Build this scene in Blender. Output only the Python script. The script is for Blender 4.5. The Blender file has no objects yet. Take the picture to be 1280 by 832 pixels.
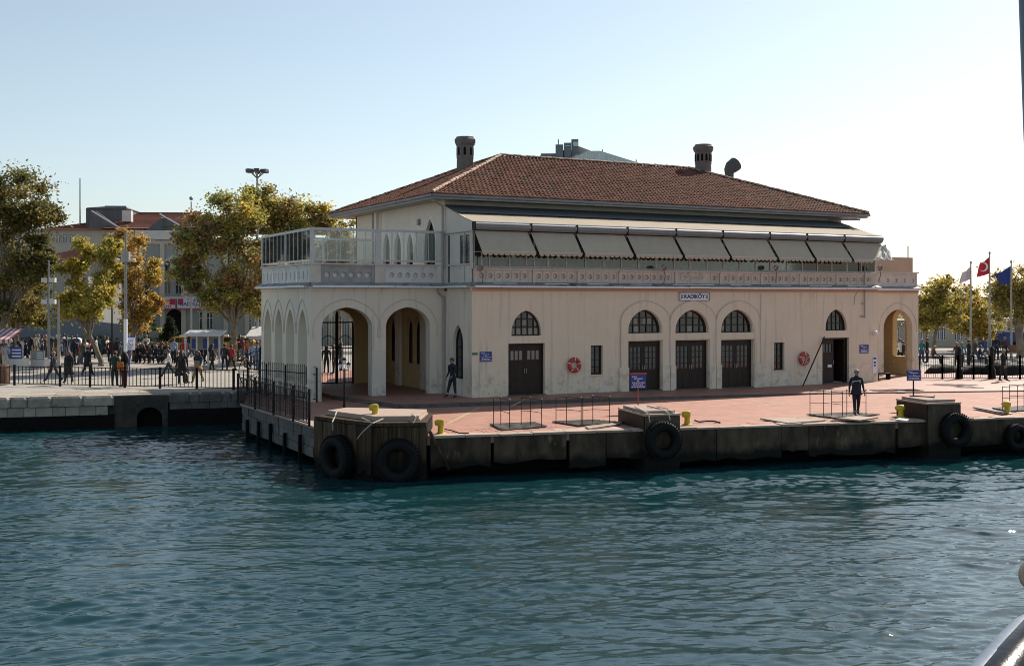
import bpy, bmesh, math, random
import numpy as np
from mathutils import Vector, Matrix
from mathutils.geometry import tessellate_polygon
random.seed(7)
rng = np.random.default_rng(11)
D2R = math.radians
scene = bpy.context.scene
COL = scene.collection
# ------------------------------------------------------------------ camera
F_PX = 1400.0
HZ = 374.0                       # image row of the horizon (photo 1280 x 832)
CAM_H = 4.6
SN, CS = math.sin(D2R(27.8)), math.cos(D2R(27.8))
L0, D0 = -1.80, 50.5             # main building corner seen from the camera: sideways, forward
CAM_ROT = -D2R(27.8)
RV = Vector((CS, -SN)); FV = Vector((SN, CS))
CX = -(L0*RV.x + D0*FV.x); CY = -(L0*RV.y + D0*FV.y)
cam_d = bpy.data.cameras.new('camera'); cam = bpy.data.objects.new('camera', cam_d); COL.objects.link(cam)
cam.location = (CX, CY, CAM_H)
cam.rotation_euler = (D2R(90), 0, -D2R(27.8))
cam_d.sensor_width = 36.0
cam_d.lens = 36.0*F_PX/1280.0
cam_d.shift_y = -(416.0-HZ)/1280.0
cam_d.clip_start = 0.1; cam_d.clip_end = 3000.0
scene.camera = cam
# ------------------------------------------------------------------ light
SUN_EL = 38.0
SH = Vector((0.92, 0.39)).normalized()
sun_dir = Vector((SH.x*math.cos(D2R(SUN_EL)), SH.y*math.cos(D2R(SUN_EL)), math.sin(D2R(SUN_EL))))
w = bpy.data.worlds.new('World'); scene.world = w; w.use_nodes = True
nt = w.node_tree; bg = nt.nodes['Background']
sky = nt.nodes.new('ShaderNodeTexSky'); sky.sky_type = 'NISHITA'; sky.sun_disc = False
sky.sun_elevation = D2R(SUN_EL); sky.sun_rotation = math.atan2(SH.x, SH.y)
sky.air_density = 1.0; sky.dust_density = 0.6; sky.ozone_density = 1.5; sky.altitude = 0
hsv = nt.nodes.new('ShaderNodeHueSaturation'); hsv.inputs['Saturation'].default_value = 0.70; hsv.inputs['Hue'].default_value = 0.487
nt.links.new(sky.outputs[0], hsv.inputs['Color'])
nt.links.new(hsv.outputs[0], bg.inputs[0]); bg.inputs[1].default_value = 0.053
sun_d = bpy.data.lights.new('sun', 'SUN'); sun_d.energy = 2.8; sun_d.angle = D2R(0.5); sun_d.color = (1.0, 0.90, 0.77)
sun = bpy.data.objects.new('sun', sun_d); COL.objects.link(sun)
sun.rotation_euler = sun_dir.to_track_quat('Z', 'Y').to_euler()
scene.view_settings.view_transform = 'Standard'
scene.view_settings.look = 'None'
scene.view_settings.exposure = 1.32
scene.view_settings.gamma = 1.0
scene.cycles.filter_width = 1.0
# ------------------------------------------------------------------ measuring helpers
def LD(l, d, z=0.0):             # metres right of / ahead of the ferry -> world point
    return Vector((CX+l*RV.x+d*FV.x, CY+l*RV.y+d*FV.y, z))
def G(px, py, z=0.0):            # photo point lying on the level z
    d = F_PX*(CAM_H-z)/(py-HZ); return LD((px-640)/F_PX*d, d, z)
def AT(px, d, z=0.0):
    return LD((px-640)/F_PX*d, d, z)
def ZAT(py, d): return CAM_H-(py-HZ)*d/F_PX
def FX(px, Y=0.0):
    k = (px-640)/F_PX
    return (k*(D0+CS*Y)-L0+SN*Y)/(CS-k*SN)
def dep(X, Y): return D0+SN*X+CS*Y
def FZ(px, py, Y=0.0): return ZAT(py, dep(FX(px, Y), Y))
def SY(px, X=0.0):
    k = (px-640)/F_PX
    return (L0+CS*X-k*(D0+SN*X))/(SN+k*CS)
def SZ(px, py, X=0.0): return ZAT(py, dep(X, SY(px, X)))
# ------------------------------------------------------------------ mesh collector
class MB:
    def __init__(s): s.v = []; s.f = []; s.mi = []; s.m = 0
    def add(s, vs, fs):
        n = len(s.v); s.v += [tuple(p) for p in vs]
        for f in fs: s.f.append(tuple(i+n for i in f)); s.mi.append(s.m)
        return s
    def box(s, x0, x1, y0, y1, z0, z1):
        return s.add([(x0,y0,z0),(x1,y0,z0),(x1,y1,z0),(x0,y1,z0),(x0,y0,z1),(x1,y0,z1),(x1,y1,z1),(x0,y1,z1)],
                     [(3,2,1,0),(4,5,6,7),(0,1,5,4),(1,2,6,5),(2,3,7,6),(3,0,4,7)])
    def bevbox(s, x0, x1, y0, y1, z0, z1, b):
        # box whose vertical edges and top edge are chamfered
        o = [(x0+b,y0),(x1-b,y0),(x1,y0+b),(x1,y1-b),(x1-b,y1),(x0+b,y1),(x0,y1-b),(x0,y0+b)]
        cx, cy = (x0+x1)/2, (y0+y1)/2
        def ins(p): return (p[0]+(b if p[0] < cx else -b)*0.8, p[1]+(b if p[1] < cy else -b)*0.8)
        vs = [(p[0],p[1],z0) for p in o]+[(p[0],p[1],z1-b) for p in o]+[(*ins(p),z1) for p in o]
        fs = [tuple(range(7,-1,-1)), tuple(range(16,24))]
        for k in range(8):
            j = (k+1) % 8
            fs += [(k,j,8+j,8+k),(8+k,8+j,16+j,16+k)]
        return s.add(vs, fs)
    def obox(s, c, ux, uy, sx, sy, z0, z1):     # oriented box: centre xy, half extents along ux, uy
        c = Vector(c[:2]); ux = Vector(ux); uy = Vector(uy)
        q = [c-ux*sx-uy*sy, c+ux*sx-uy*sy, c+ux*sx+uy*sy, c-ux*sx+uy*sy]
        return s.prism([(p.x,p.y) for p in q], z0, z1)
    def prism(s, poly, z0, z1):
        n = len(poly)
        vs = [(p[0],p[1],z0) for p in poly]+[(p[0],p[1],z1) for p in poly]
        fs = [tuple(range(n-1,-1,-1)), tuple(range(n,2*n))]
        fs += [(k,(k+1)%n,n+(k+1)%n,n+k) for k in range(n)]
        return s.add(vs, fs)
    def tube(s, pts, r, n=8, cap=True):
        pts = [Vector(p) for p in pts]
        rs = r if isinstance(r, (list,tuple)) else [r]*len(pts)
        vs = []; N = len(pts); prev = None
        for i, p in enumerate(pts):
            t = (pts[min(i+1,N-1)]-pts[max(i-1,0)]).normalized()
            if prev is None:
                a = Vector((0,0,1)) if abs(t.z) < 0.9 else Vector((1,0,0))
                u = t.cross(a).normalized()
            else:
                u = (prev-t*prev.dot(t)).normalized()
            prev = u; w_ = t.cross(u)
            for k in range(n):
                a = 2*math.pi*k/n
                vs.append(p+(u*math.cos(a)+w_*math.sin(a))*rs[i])
        fs = []
        for i in range(N-1):
            for k in range(n):
                j = (k+1) % n
                fs.append((i*n+k,i*n+j,(i+1)*n+j,(i+1)*n+k))
        if cap: fs += [tuple(range(n-1,-1,-1)), tuple(range((N-1)*n,N*n))]
        return s.add(vs, fs)
    def lathe(s, prof, c=(0,0,0), n=16, axis=None, closed=False):   # prof: (r, h); axis: (A, U, V) frame
        A, U, V = axis if axis else (Vector((0,0,1)), Vector((1,0,0)), Vector((0,1,0)))
        c = Vector(c); vs = []
        for r, h in prof:
            for k in range(n):
                a = 2*math.pi*k/n
                vs.append(c+A*h+(U*math.cos(a)+V*math.sin(a))*r)
        fs = []; m = len(prof)
        for i in range(m if closed else m-1):
            i2 = (i+1) % m
            for k in range(n):
                j = (k+1) % n
                fs.append((i*n+k,i*n+j,i2*n+j,i2*n+k))
        if not closed: fs += [tuple(range(n-1,-1,-1)), tuple(range((m-1)*n,m*n))]
        return s.add(vs, fs)
    def ball(s, c, rx, ry, rz, n=10, m=6, jit=0):
        vs = []; c = Vector(c)
        for i in range(m+1):
            th = math.pi*i/m
            for k in range(n):
                a = 2*math.pi*k/n; q = 1+random.uniform(-jit,jit)
                vs.append(c+Vector((rx*math.sin(th)*math.cos(a)*q, ry*math.sin(th)*math.sin(a)*q, rz*math.cos(th)*q)))
        fs = [(i*n+k,i*n+(k+1)%n,(i+1)*n+(k+1)%n,(i+1)*n+k) for i in range(m) for k in range(n)]
        return s.add(vs, fs)
    def plate(s, outline, holes, O, U, N, t):   # a slab with openings; (u, z) outlines, outward normal N
        O = Vector(O); U = Vector(U).normalized(); N = Vector(N).normalized(); Z = Vector((0,0,1))
        loops = [outline]+list(holes)
        tri = tessellate_polygon([[Vector((u,z,0)) for u,z in lp] for lp in loops])
        flat = [p for lp in loops for p in lp]; n = len(flat)
        vs = [O+U*u+Z*z for u,z in flat]+[O+U*u+Z*z-N*t for u,z in flat]
        fs = [tuple(q) for q in tri]+[tuple(i+n for i in reversed(q)) for q in tri]
        b = 0
        for lp in loops:
            m = len(lp)
            fs += [(b+k,b+(k+1)%m,n+b+(k+1)%m,n+b+k) for k in range(m)]
            b += m
        return s.add(vs, fs)
    def obj(s, name, mat, parent=None, smooth=False, kind=None, loc=None):
        off = Vector((0,0,0))
        if loc is not None: off = Vector(loc)
        p = parent; wl = Vector((0,0,0))
        while p is not None: wl += p.location; p = p.parent
        me = bpy.data.meshes.new(name)
        sub = off if loc is not None else wl
        me.from_pydata([(a-sub.x,b-sub.y,c-sub.z) for a,b,c in s.v], [], s.f)
        mats = mat if isinstance(mat, (list,tuple)) else [mat]
        for m_ in mats: me.materials.append(m_)
        if len(mats) > 1: me.polygons.foreach_set('material_index', s.mi)
        bm = bmesh.new(); bm.from_mesh(me); bmesh.ops.recalc_face_normals(bm, faces=bm.faces); bm.to_mesh(me); bm.free()
        if smooth: me.polygons.foreach_set('use_smooth', [True]*len(me.polygons))
        me.update()
        o = bpy.data.objects.new(name, me); COL.objects.link(o)
        if parent is not None: o.parent = parent
        if loc is not None: o.location = off-wl
        if kind: o['kind'] = kind
        return o
def smooth_angle(o, deg=40):
    me = o.data
    me.polygons.foreach_set('use_smooth', [True]*len(me.polygons))
    try: me.set_sharp_from_angle(angle=D2R(deg))
    except Exception: pass
    return o
def tag(o, label, cat, group=None):
    o['label'] = label; o['category'] = cat
    if group: o['group'] = group
    return o
def thing(name, label, cat, loc=(0,0,0), rz=0.0, group=None):
    o = bpy.data.objects.new(name, None); COL.objects.link(o)
    o.empty_display_size = 0.3
    o.location = loc; o.rotation_euler = (0,0,rz)
    return tag(o, label, cat, group)
def dup(root, loc=None, rz=None, label=None, group=None):
    r = root.copy(); COL.objects.link(r)
    if loc is not None: r.location = loc
    if rz is not None: r.rotation_euler = (0,0,rz)
    if label: r['label'] = label
    if group: r['group'] = group
    for ch in list(root.children):
        c = ch.copy(); COL.objects.link(c); c.parent = r
        for g in list(ch.children):
            d = g.copy(); COL.objects.link(d); d.parent = c
    return r
def piece(src, loc, parent, rot=(0,0,0), scale=(1,1,1), name=None):   # another piece sharing src's mesh
    c = bpy.data.objects.new(name or src.name.split('.')[0], src.data); COL.objects.link(c)
    c.parent = parent
    wl = Vector((0,0,0)); p = parent
    while p is not None: wl += p.location; p = p.parent
    c.location = Vector(loc)-wl; c.rotation_euler = rot; c.scale = scale
    return c
def arch(u0, u1, z0, zs, za, k=0.62, n=9):      # pointed arch outline, from the lower left corner round
    w_ = u1-u0; r = k*w_; c = u0+r; mid = (u0+u1)/2
    a1 = math.acos(max(-1,min(1,(mid-c)/r)))     # angle at the apex, from pi downwards
    hn = r*math.sin(a1)
    left = []
    for i in range(n+1):
        a = math.pi+(a1-math.pi)*i/n
        left.append((c+r*math.cos(a), zs+(za-zs)*r*math.sin(a)/hn))
    right = [(u0+u1-u, z) for u, z in reversed(left[:-1])]
    pts = [(u0,z0)] if z0 < zs-1e-4 else []
    pts += left+right
    if z0 < zs-1e-4: pts.append((u1,z0))
    return pts
def rect(u0, u1, z0, z1): return [(u0,z0),(u0,z1),(u1,z1),(u1,z0)]
# ------------------------------------------------------------------ materials
def mat(name, c1, c2=None, scale=4.0, rough=0.8, bump=0.0, bscale=None, metal=0.0, spec=0.5, detail=6.0, stretch=None, c3=None, s3=0.6, t3=0.55, trans=0.0, vary=0.0, attr=None):
    m = bpy.data.materials.new(name); m.use_nodes = True
    n = m.node_tree.nodes; l = m.node_tree.links; b = n['Principled BSDF']
    b.inputs['Roughness'].default_value = rough; b.inputs['Metallic'].default_value = metal
    b.inputs['Specular IOR Level'].default_value = spec
    b.inputs['Base Color'].default_value = (*c1,1)
    tc = n.new('ShaderNodeTexCoord'); geo = n.new('ShaderNodeNewGeometry')
    mp = n.new('ShaderNodeMapping'); l.new(geo.outputs['Position'], mp.inputs[0])
    if stretch: mp.inputs['Scale'].default_value = stretch
    col = None
    def noise(sc, det=detail, src=None):
        t = n.new('ShaderNodeTexNoise'); t.inputs['Scale'].default_value = sc; t.inputs['Detail'].default_value = det
        t.inputs['Roughness'].default_value = 0.62
        l.new((src or mp).outputs[0], t.inputs['Vector']); return t
    def mix(a, bcol, fac):
        x = n.new('ShaderNodeMix'); x.data_type = 'RGBA'
        if isinstance(a, tuple): x.inputs[6].default_value = (*a,1)
        else: l.new(a, x.inputs[6])
        if isinstance(bcol, tuple): x.inputs[7].default_value = (*bcol,1)
        else: l.new(bcol, x.inputs[7])
        l.new(fac, x.inputs[0]); return x.outputs[2]
    def ramp(src, a, b_):
        r = n.new('ShaderNodeMapRange'); r.inputs[1].default_value = a; r.inputs[2].default_value = b_
        l.new(src, r.inputs[0]); return r.outputs[0]
    if c2:
        t = noise(scale); col = mix(c1, c2, ramp(t.outputs[0], 0.35, 0.65))
    if c3:
        t3n = noise(s3, 8.0); col = mix(col if col else c1, c3, ramp(t3n.outputs[0], t3, t3+0.12))
    if vary > 0:
        oi = n.new('ShaderNodeObjectInfo')
        hv = n.new('ShaderNodeHueSaturation')
        if col: l.new(col, hv.inputs['Color'])
        else: hv.inputs['Color'].default_value = (*c1,1)
        r = n.new('ShaderNodeMapRange'); r.inputs[3].default_value = 1-vary; r.inputs[4].default_value = 1+vary
        l.new(oi.outputs['Random'], r.inputs[0]); l.new(r.outputs[0], hv.inputs['Value'])
        col = hv.outputs[0]
    if attr:
        at = n.new('ShaderNodeAttribute'); at.attribute_name = attr
        hv = n.new('ShaderNodeMix'); hv.data_type = 'RGBA'; hv.blend_type = 'MULTIPLY'; hv.inputs[0].default_value = 1.0
        if col: l.new(col, hv.inputs[6])
        else: hv.inputs[6].default_value = (*c1,1)
        l.new(at.outputs['Color'], hv.inputs[7]); col = hv.outputs[2]
    if col: l.new(col, b.inputs['Base Color'])
    if bump > 0:
        t = noise(bscale or scale*3); bp = n.new('ShaderNodeBump'); bp.inputs['Strength'].default_value = bump
        bp.inputs['Distance'].default_value = 0.05
        l.new(t.outputs[0], bp.inputs['Height']); l.new(bp.outputs[0], b.inputs['Normal'])
    if trans > 0: b.inputs['Transmission Weight'].default_value = trans
    m['_b'] = 1
    return m
def glass_mat(name, tint, refl, dirt):
    m = bpy.data.materials.new(name); m.use_nodes = True
    n = m.node_tree.nodes; l = m.node_tree.links
    out = n['Material Output']; n.remove(n['Principled BSDF'])
    tr = n.new('ShaderNodeBsdfTransparent'); tr.inputs[0].default_value = (*tint,1)
    gl = n.new('ShaderNodeBsdfGlossy'); gl.inputs['Roughness'].default_value = 0.03
    fr = n.new('ShaderNodeFresnel'); fr.inputs[0].default_value = 1.5
    ml = n.new('ShaderNodeMath'); ml.operation = 'MULTIPLY_ADD'; ml.inputs[1].default_value = 1.0; ml.inputs[2].default_value = refl
    l.new(fr.outputs[0], ml.inputs[0])
    df = n.new('ShaderNodeBsdfDiffuse'); df.inputs[0].default_value = (.7,.72,.72,1); m0 = n.new('ShaderNodeMixShader'); m0.inputs[0].default_value = dirt; l.new(tr.outputs[0], m0.inputs[1]); l.new(df.outputs[0], m0.inputs[2])
    mx = n.new('ShaderNodeMixShader'); l.new(ml.outputs[0], mx.inputs[0]); l.new(m0.outputs[0], mx.inputs[1]); l.new(gl.outputs[0], mx.inputs[2])
    l.new(mx.outputs[0], out.inputs[0])
    return m
def leaf_mat(name):
    m = bpy.data.materials.new(name); m.use_nodes = True
    n = m.node_tree.nodes; l = m.node_tree.links; b = n['Principled BSDF']
    b.inputs['Roughness'].default_value = 0.6; b.inputs['Specular IOR Level'].default_value = 0.25
    at = n.new('ShaderNodeAttribute'); at.attribute_name = 'tint'
    l.new(at.outputs['Color'], b.inputs['Base Color'])
    t = n.new('ShaderNodeBsdfTranslucent'); l.new(at.outputs['Color'], t.inputs[0])
    mx = n.new('ShaderNodeMixShader'); mx.inputs[0].default_value = 0.52
    l.new(b.outputs[0], mx.inputs[1]); l.new(t.outputs[0], mx.inputs[2]); l.new(mx.outputs[0], n['Material Output'].inputs[0])
    return m
def plaster(name, c, c2, stain, patch):
    # painted render: soft mottling, pale filler patches and grey scuffs with their own outlines low on the wall
    m = mat(name, c, c2, scale=0.7, rough=0.85, bump=0.12, bscale=9)
    n = m.node_tree.nodes; l = m.node_tree.links; b = n['Principled BSDF']
    cur = b.inputs['Base Color'].links[0].from_socket
    geo = n.new('ShaderNodeNewGeometry'); sx = n.new('ShaderNodeSeparateXYZ'); l.new(geo.outputs['Position'], sx.inputs[0])
    def band(lo, hi):
        r = n.new('ShaderNodeMapRange'); r.inputs[1].default_value = lo; r.inputs[2].default_value = hi; r.inputs[3].default_value = 1; r.inputs[4].default_value = 0
        l.new(sx.outputs[2], r.inputs[0]); return r.outputs[0]
    def layer(cur, sc, lo, hi, colr, zlo, zhi, strength, rot=0):
        t = n.new('ShaderNodeTexNoise'); t.inputs['Scale'].default_value = sc; t.inputs['Detail'].default_value = 9; t.inputs['Roughness'].default_value = 0.7
        mp = n.new('ShaderNodeMapping'); mp.inputs['Location'].default_value = (rot*3.1, rot, rot*7); l.new(geo.outputs['Position'], mp.inputs[0]); l.new(mp.outputs[0], t.inputs['Vector'])
        r = n.new('ShaderNodeMapRange'); r.inputs[1].default_value = lo; r.inputs[2].default_value = hi; l.new(t.outputs[0], r.inputs[0])
        mu = n.new('ShaderNodeMath'); mu.operation = 'MULTIPLY'; l.new(r.outputs[0], mu.inputs[0]); l.new(band(zlo, zhi), mu.inputs[1])
        m2 = n.new('ShaderNodeMath'); m2.operation = 'MULTIPLY'; l.new(mu.outputs[0], m2.inputs[0]); m2.inputs[1].default_value = strength
        x = n.new('ShaderNodeMix'); x.data_type = 'RGBA'; l.new(m2.outputs[0], x.inputs[0]); l.new(cur, x.inputs[6]); x.inputs[7].default_value = (*colr,1)
        return x.outputs[2]
    cur = layer(cur, 1.6, 0.54, 0.59, patch, 1.3, 1.9, 0.8, 1.0)
    cur = layer(cur, 2.6, 0.50, 0.66, stain, 0.9, 1.5, 0.95, 5.0)
    cur = layer(cur, 5.0, 0.59, 0.66, (0.10,0.10,0.09), 0.5, 1.0, 0.8, 2.0)
    # rain streaks below the cornice
    t = n.new('ShaderNodeTexNoise'); t.inputs['Scale'].default_value = 1.0; t.inputs['Detail'].default_value = 6
    mp = n.new('ShaderNodeMapping'); mp.inputs['Scale'].default_value = (4.5,4.5,0.28); l.new(geo.outputs['Position'], mp.inputs[0]); l.new(mp.outputs[0], t.inputs['Vector'])
    r = n.new('ShaderNodeMapRange'); r.inputs[1].default_value = 0.55; r.inputs[2].default_value = 0.75; r.inputs[4].default_value = 0.75; l.new(t.outputs[0], r.inputs[0])
    x = n.new('ShaderNodeMix'); x.data_type = 'RGBA'; l.new(r.outputs[0], x.inputs[0]); l.new(cur, x.inputs[6]); x.inputs[7].default_value = (*stain,1)
    l.new(x.outputs[2], b.inputs['Base Color'])
    return m
M = {}
M['wall'] = plaster('cream_plaster', (0.75,0.65,0.505), (0.70,0.605,0.47), (0.42,0.39,0.33), (0.70,0.66,0.58))
M['wall_wing'] = plaster('pale_plaster', (0.75,0.68,0.57), (0.70,0.635,0.53), (0.40,0.39,0.35), (0.68,0.66,0.62))
M['wall_up'] = mat('upper_plaster', (0.68,0.62,0.54), (0.63,0.58,0.50), 0.9, 0.85, 0.1, 8)
M['yellow'] = mat('ochre_plaster', (0.62,0.45,0.22), (0.55,0.39,0.19), 1.2, 0.85, 0.1, 8)
M['peach'] = mat('peach_band', (0.52,0.35,0.24), (0.47,0.33,0.24), 1.5, 0.85, 0.1)
M['parapet'] = mat('parapet_stone', (0.66,0.58,0.51), (0.56,0.50,0.44), 2.5, 0.85, 0.25, 10, c3=(0.42,0.38,0.35), s3=1.1, t3=0.60)
M['lead'] = mat('grey_ledge', (0.20,0.21,0.22), (0.33,0.34,0.35), 2.2, 0.7, 0.3, 12, c3=(0.08,0.085,0.09), s3=1.7, t3=0.53)
M['white'] = mat('white_paint', (0.88,0.88,0.88), (0.80,0.80,0.81), 3, 0.55, 0.05)
M['whitemetal'] = mat('white_metal', (0.62,0.60,0.57), (0.52,0.50,0.48), 5, 0.45)
M['greymetal'] = mat('grey_metal', (0.26,0.27,0.29), (0.20,0.21,0.23), 4, 0.45, 0.05, metal=0.3)
M['galv'] = mat('galvanised_metal', (0.33,0.35,0.37), (0.24,0.26,0.28), 6, 0.4, 0.05, metal=0.6)
M['pipe'] = mat('grey_pipe', (0.36,0.36,0.36), (0.28,0.28,0.28), 4, 0.6)
M['iron'] = mat('black_iron', (0.007,0.007,0.008), (0.012,0.012,0.012), 6, 0.55, 0.1, spec=0.25)
M['darkwood'] = mat('dark_brown_wood', (0.030,0.017,0.013), (0.018,0.012,0.010), 5, 0.5, 0.2, spec=0.3, stretch=(1,1,0.15))
M['glass'] = mat('dark_glass', (0.012,0.020,0.026), (0.022,0.036,0.044), 1.5, 0.04, 0.06, 3, spec=0.85)
M['paleglass'] = mat('pale_glass', (0.30,0.27,0.24), (0.22,0.20,0.18), 2.0, 0.2)
M['clear'] = glass_mat('clear_glass', (0.93,0.96,0.96), 0.02, 0.06)
M['smoke'] = glass_mat('window_glass', (0.70,0.75,0.77), 0.03, 0.03)
M['interior'] = mat('interior_plaster', (0.40,0.37,0.32), (0.34,0.31,0.27), 1, 0.9)
M['tile'] = mat('clay_roof_tile', (0.195,0.084,0.054), (0.13,0.060,0.041), 1.4, 0.85, 0.15, 25, attr='tint', c3=(0.11,0.08,0.06), s3=0.8, t3=0.56, spec=0.12)
M['ridge'] = mat('pale_ridge_tile', (0.44,0.33,0.25), (0.30,0.19,0.13), 3, 0.85, 0.2, vary=0.25)
M['fabric_grey'] = mat('grey_awning_cloth', (0.50,0.405,0.30), (0.455,0.37,0.275), 0.8, 0.9, 0.10, stretch=(2.5,2.5,0.5), vary=0.07)
M['fabric_tan'] = mat('tan_awning_cloth', (0.38,0.315,0.235), (0.34,0.285,0.215), 1.0, 0.9, 0.05)
M['fabric_pale'] = mat('worn_white_cloth', (0.70,0.66,0.58), (0.6,0.55,0.48), 2, 0.9, 0.2)
M['band'] = mat('awning_box', (0.24,0.245,0.25), (0.18,0.185,0.19), 3, 0.55, stretch=(8,8,0.6))
M['chimney'] = mat('chimney_stone', (0.22,0.185,0.165), (0.15,0.13,0.12), 4, 0.9, 0.4, 14)
M['red_pave'] = mat('red_paving', (0.42,0.205,0.148), (0.35,0.168,0.123), 0.9, 0.8, 0.1, 20, c3=(0.33,0.21,0.165), s3=0.5, t3=0.60)
def brick_joints(m, ang, bw, bh, joint, dark):
    n = m.node_tree.nodes; l = m.node_tree.links; b = n['Principled BSDF']; cur = b.inputs['Base Color'].links[0].from_socket
    geo = n.new('ShaderNodeNewGeometry'); mp = n.new('ShaderNodeMapping'); mp.vector_type = 'TEXTURE'; mp.inputs['Rotation'].default_value = (0,0,ang); l.new(geo.outputs['Position'], mp.inputs[0])
    bt = n.new('ShaderNodeTexBrick'); bt.inputs['Scale'].default_value = 1.0; bt.inputs['Brick Width'].default_value = bw; bt.inputs['Row Height'].default_value = bh; bt.inputs['Mortar Size'].default_value = joint; bt.inputs['Mortar Smooth'].default_value = 0.3
    bt.inputs['Color1'].default_value = (1.08,1.05,1.03,1); bt.inputs['Color2'].default_value = (0.86,0.87,0.88,1); bt.inputs['Mortar'].default_value = (*dark,1); l.new(mp.outputs[0], bt.inputs['Vector'])
    x = n.new('ShaderNodeMix'); x.data_type = 'RGBA'; x.blend_type = 'MULTIPLY'; x.inputs[0].default_value = 1.0; l.new(cur, x.inputs[6]); l.new(bt.outputs[0], x.inputs[7]); l.new(x.outputs[2], b.inputs['Base Color'])
brick_joints(M['red_pave'], CAM_ROT+math.atan(0.275), 0.42, 0.21, 0.012, (0.62,0.60,0.58))
M['floor_tile'] = mat('dark_red_floor', (0.36,0.18,0.135), (0.29,0.145,0.11), 1.0, 0.6, 0.06, 14, c3=(0.40,0.26,0.20), s3=0.4, t3=0.58)
brick_joints(M['floor_tile'], 0.0, 0.40, 0.40, 0.012, (0.6,0.58,0.56))
M['yellow_line'] = mat('worn_yellow_line', (0.45,0.36,0.16), (0.34,0.24,0.15), 4, 0.8)
M['kerb'] = mat('kerb_stone', (0.13,0.115,0.105), (0.08,0.072,0.068), 3, 0.85, 0.3)
M['coping'] = mat('quay_coping', (0.45,0.33,0.27), (0.36,0.27,0.225), 2.2, 0.85, 0.3, 16, vary=0.18, c3=(0.25,0.20,0.17), s3=1.5, t3=0.6)
M['quay_conc'] = mat('stained_quay_face', (0.105,0.080,0.054), (0.040,0.031,0.022), 1.8, 0.9, 0.8, 6, stretch=(1.3,1.3,0.55), vary=0.25, c3=(0.22,0.175,0.12), s3=1.7, t3=0.62, spec=0.2)
def tide(m, z0, z1, dark):
    n = m.node_tree.nodes; l = m.node_tree.links; b = n['Principled BSDF']; cur = b.inputs['Base Color'].links[0].from_socket
    geo = n.new('ShaderNodeNewGeometry'); sx = n.new('ShaderNodeSeparateXYZ'); l.new(geo.outputs['Position'], sx.inputs[0]); t = n.new('ShaderNodeTexNoise'); t.inputs['Scale'].default_value = 1.6; t.inputs['Detail'].default_value = 7; l.new(geo.outputs['Position'], t.inputs['Vector'])
    a = n.new('ShaderNodeMath'); a.operation = 'MULTIPLY_ADD'; a.inputs[1].default_value = 0.7; l.new(t.outputs[0], a.inputs[0]); l.new(sx.outputs[2], a.inputs[2])
    r = n.new('ShaderNodeMapRange'); r.inputs[1].default_value = z0+.35; r.inputs[2].default_value = z1+.35; l.new(a.outputs[0], r.inputs[0])
    x = n.new('ShaderNodeMix'); x.data_type = 'RGBA'; l.new(r.outputs[0], x.inputs[0]); x.inputs[6].default_value = (*dark,1); l.new(cur, x.inputs[7]); l.new(x.outputs[2], b.inputs['Base Color'])
tide(M['quay_conc'], -0.98, -0.68, (0.012,0.013,0.011))
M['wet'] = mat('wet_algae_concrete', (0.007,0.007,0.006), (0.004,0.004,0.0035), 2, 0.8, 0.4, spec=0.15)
M['timber'] = mat('weathered_timber', (0.115,0.078,0.048), (0.040,0.028,0.018), 3.0, 0.9, 0.8, 9, stretch=(3.4,3.4,0.20), vary=0.35, spec=0.2)
tide(M['timber'], -0.95, -0.55, (0.016,0.015,0.012))
M['stone'] = mat('pale_quay_stone', (0.40,0.35,0.285), (0.27,0.24,0.20), 2.6, 0.9, 0.5, 9, vary=0.16, c3=(0.13,0.12,0.10), s3=1.8, t3=0.60)
M['greyblock'] = mat('grey_quay_block', (0.14,0.135,0.125), (0.075,0.073,0.068), 2.5, 0.9, 0.5, 9, vary=0.18)
M['darkstone'] = mat('dark_wet_stone', (0.060,0.052,0.043), (0.028,0.025,0.021), 2.2, 0.9, 0.5, 8, c3=(0.10,0.09,0.075), s3=1.6, t3=0.62)
M['rubber'] = mat('black_rubber', (0.005,0.0055,0.0065), (0.009,0.009,0.010), 5, 0.7, 0.25, spec=0.2)
M['yellow_paint'] = mat('yellow_bollard_paint', (0.55,0.42,0.02), (0.45,0.33,0.02), 6, 0.5, 0.15, c3=(0.20,0.14,0.04), s3=5, t3=0.62)
M['rope'] = mat('pale_rope', (0.55,0.51,0.42), (0.40,0.36,0.29), 20, 0.9, 0.3)
M['plate'] = mat('gangway_plate', (0.06,0.055,0.05), (0.10,0.09,0.075), 5, 0.6, 0.2)
M['plank'] = mat('pale_gangway_board', (0.40,0.31,0.24), (0.32,0.25,0.19), 4, 0.85, 0.3)
M['sign_blue'] = mat('blue_sign_face', (0.018,0.045,0.24), (0.015,0.04,0.20), 3, 0.4)
M['sign_red'] = mat('red_frame', (0.30,0.055,0.045), None, 3, 0.5)
M['letter'] = mat('white_lettering', (0.72,0.73,0.76), None, 3, 0.5)
M['navy'] = mat('navy_lettering', (0.012,0.018,0.075), None, 3, 0.5)
M['plate_white'] = mat('enamel_plate', (0.78,0.80,0.86), (0.72,0.74,0.81), 3, 0.35)
M['buoy'] = mat('orange_red_ring', (0.46,0.045,0.03), (0.36,0.035,0.025), 5, 0.5)
M['plaza'] = mat('plaza_paving', (0.36,0.33,0.29), (0.28,0.26,0.235), 1.1, 0.9, 0.15, 5, c3=(0.22,0.21,0.20), s3=0.35, t3=0.55)
M['asphalt'] = mat('asphalt', (0.06,0.06,0.06), (0.045,0.045,0.046), 2, 0.9, 0.2)
M['bark'] = mat('bark', (0.12,0.095,0.07), (0.24,0.20,0.155), 3.0, 0.9, 0.5, 8)
M['leaf'] = leaf_mat('autumn_leaf')
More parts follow.
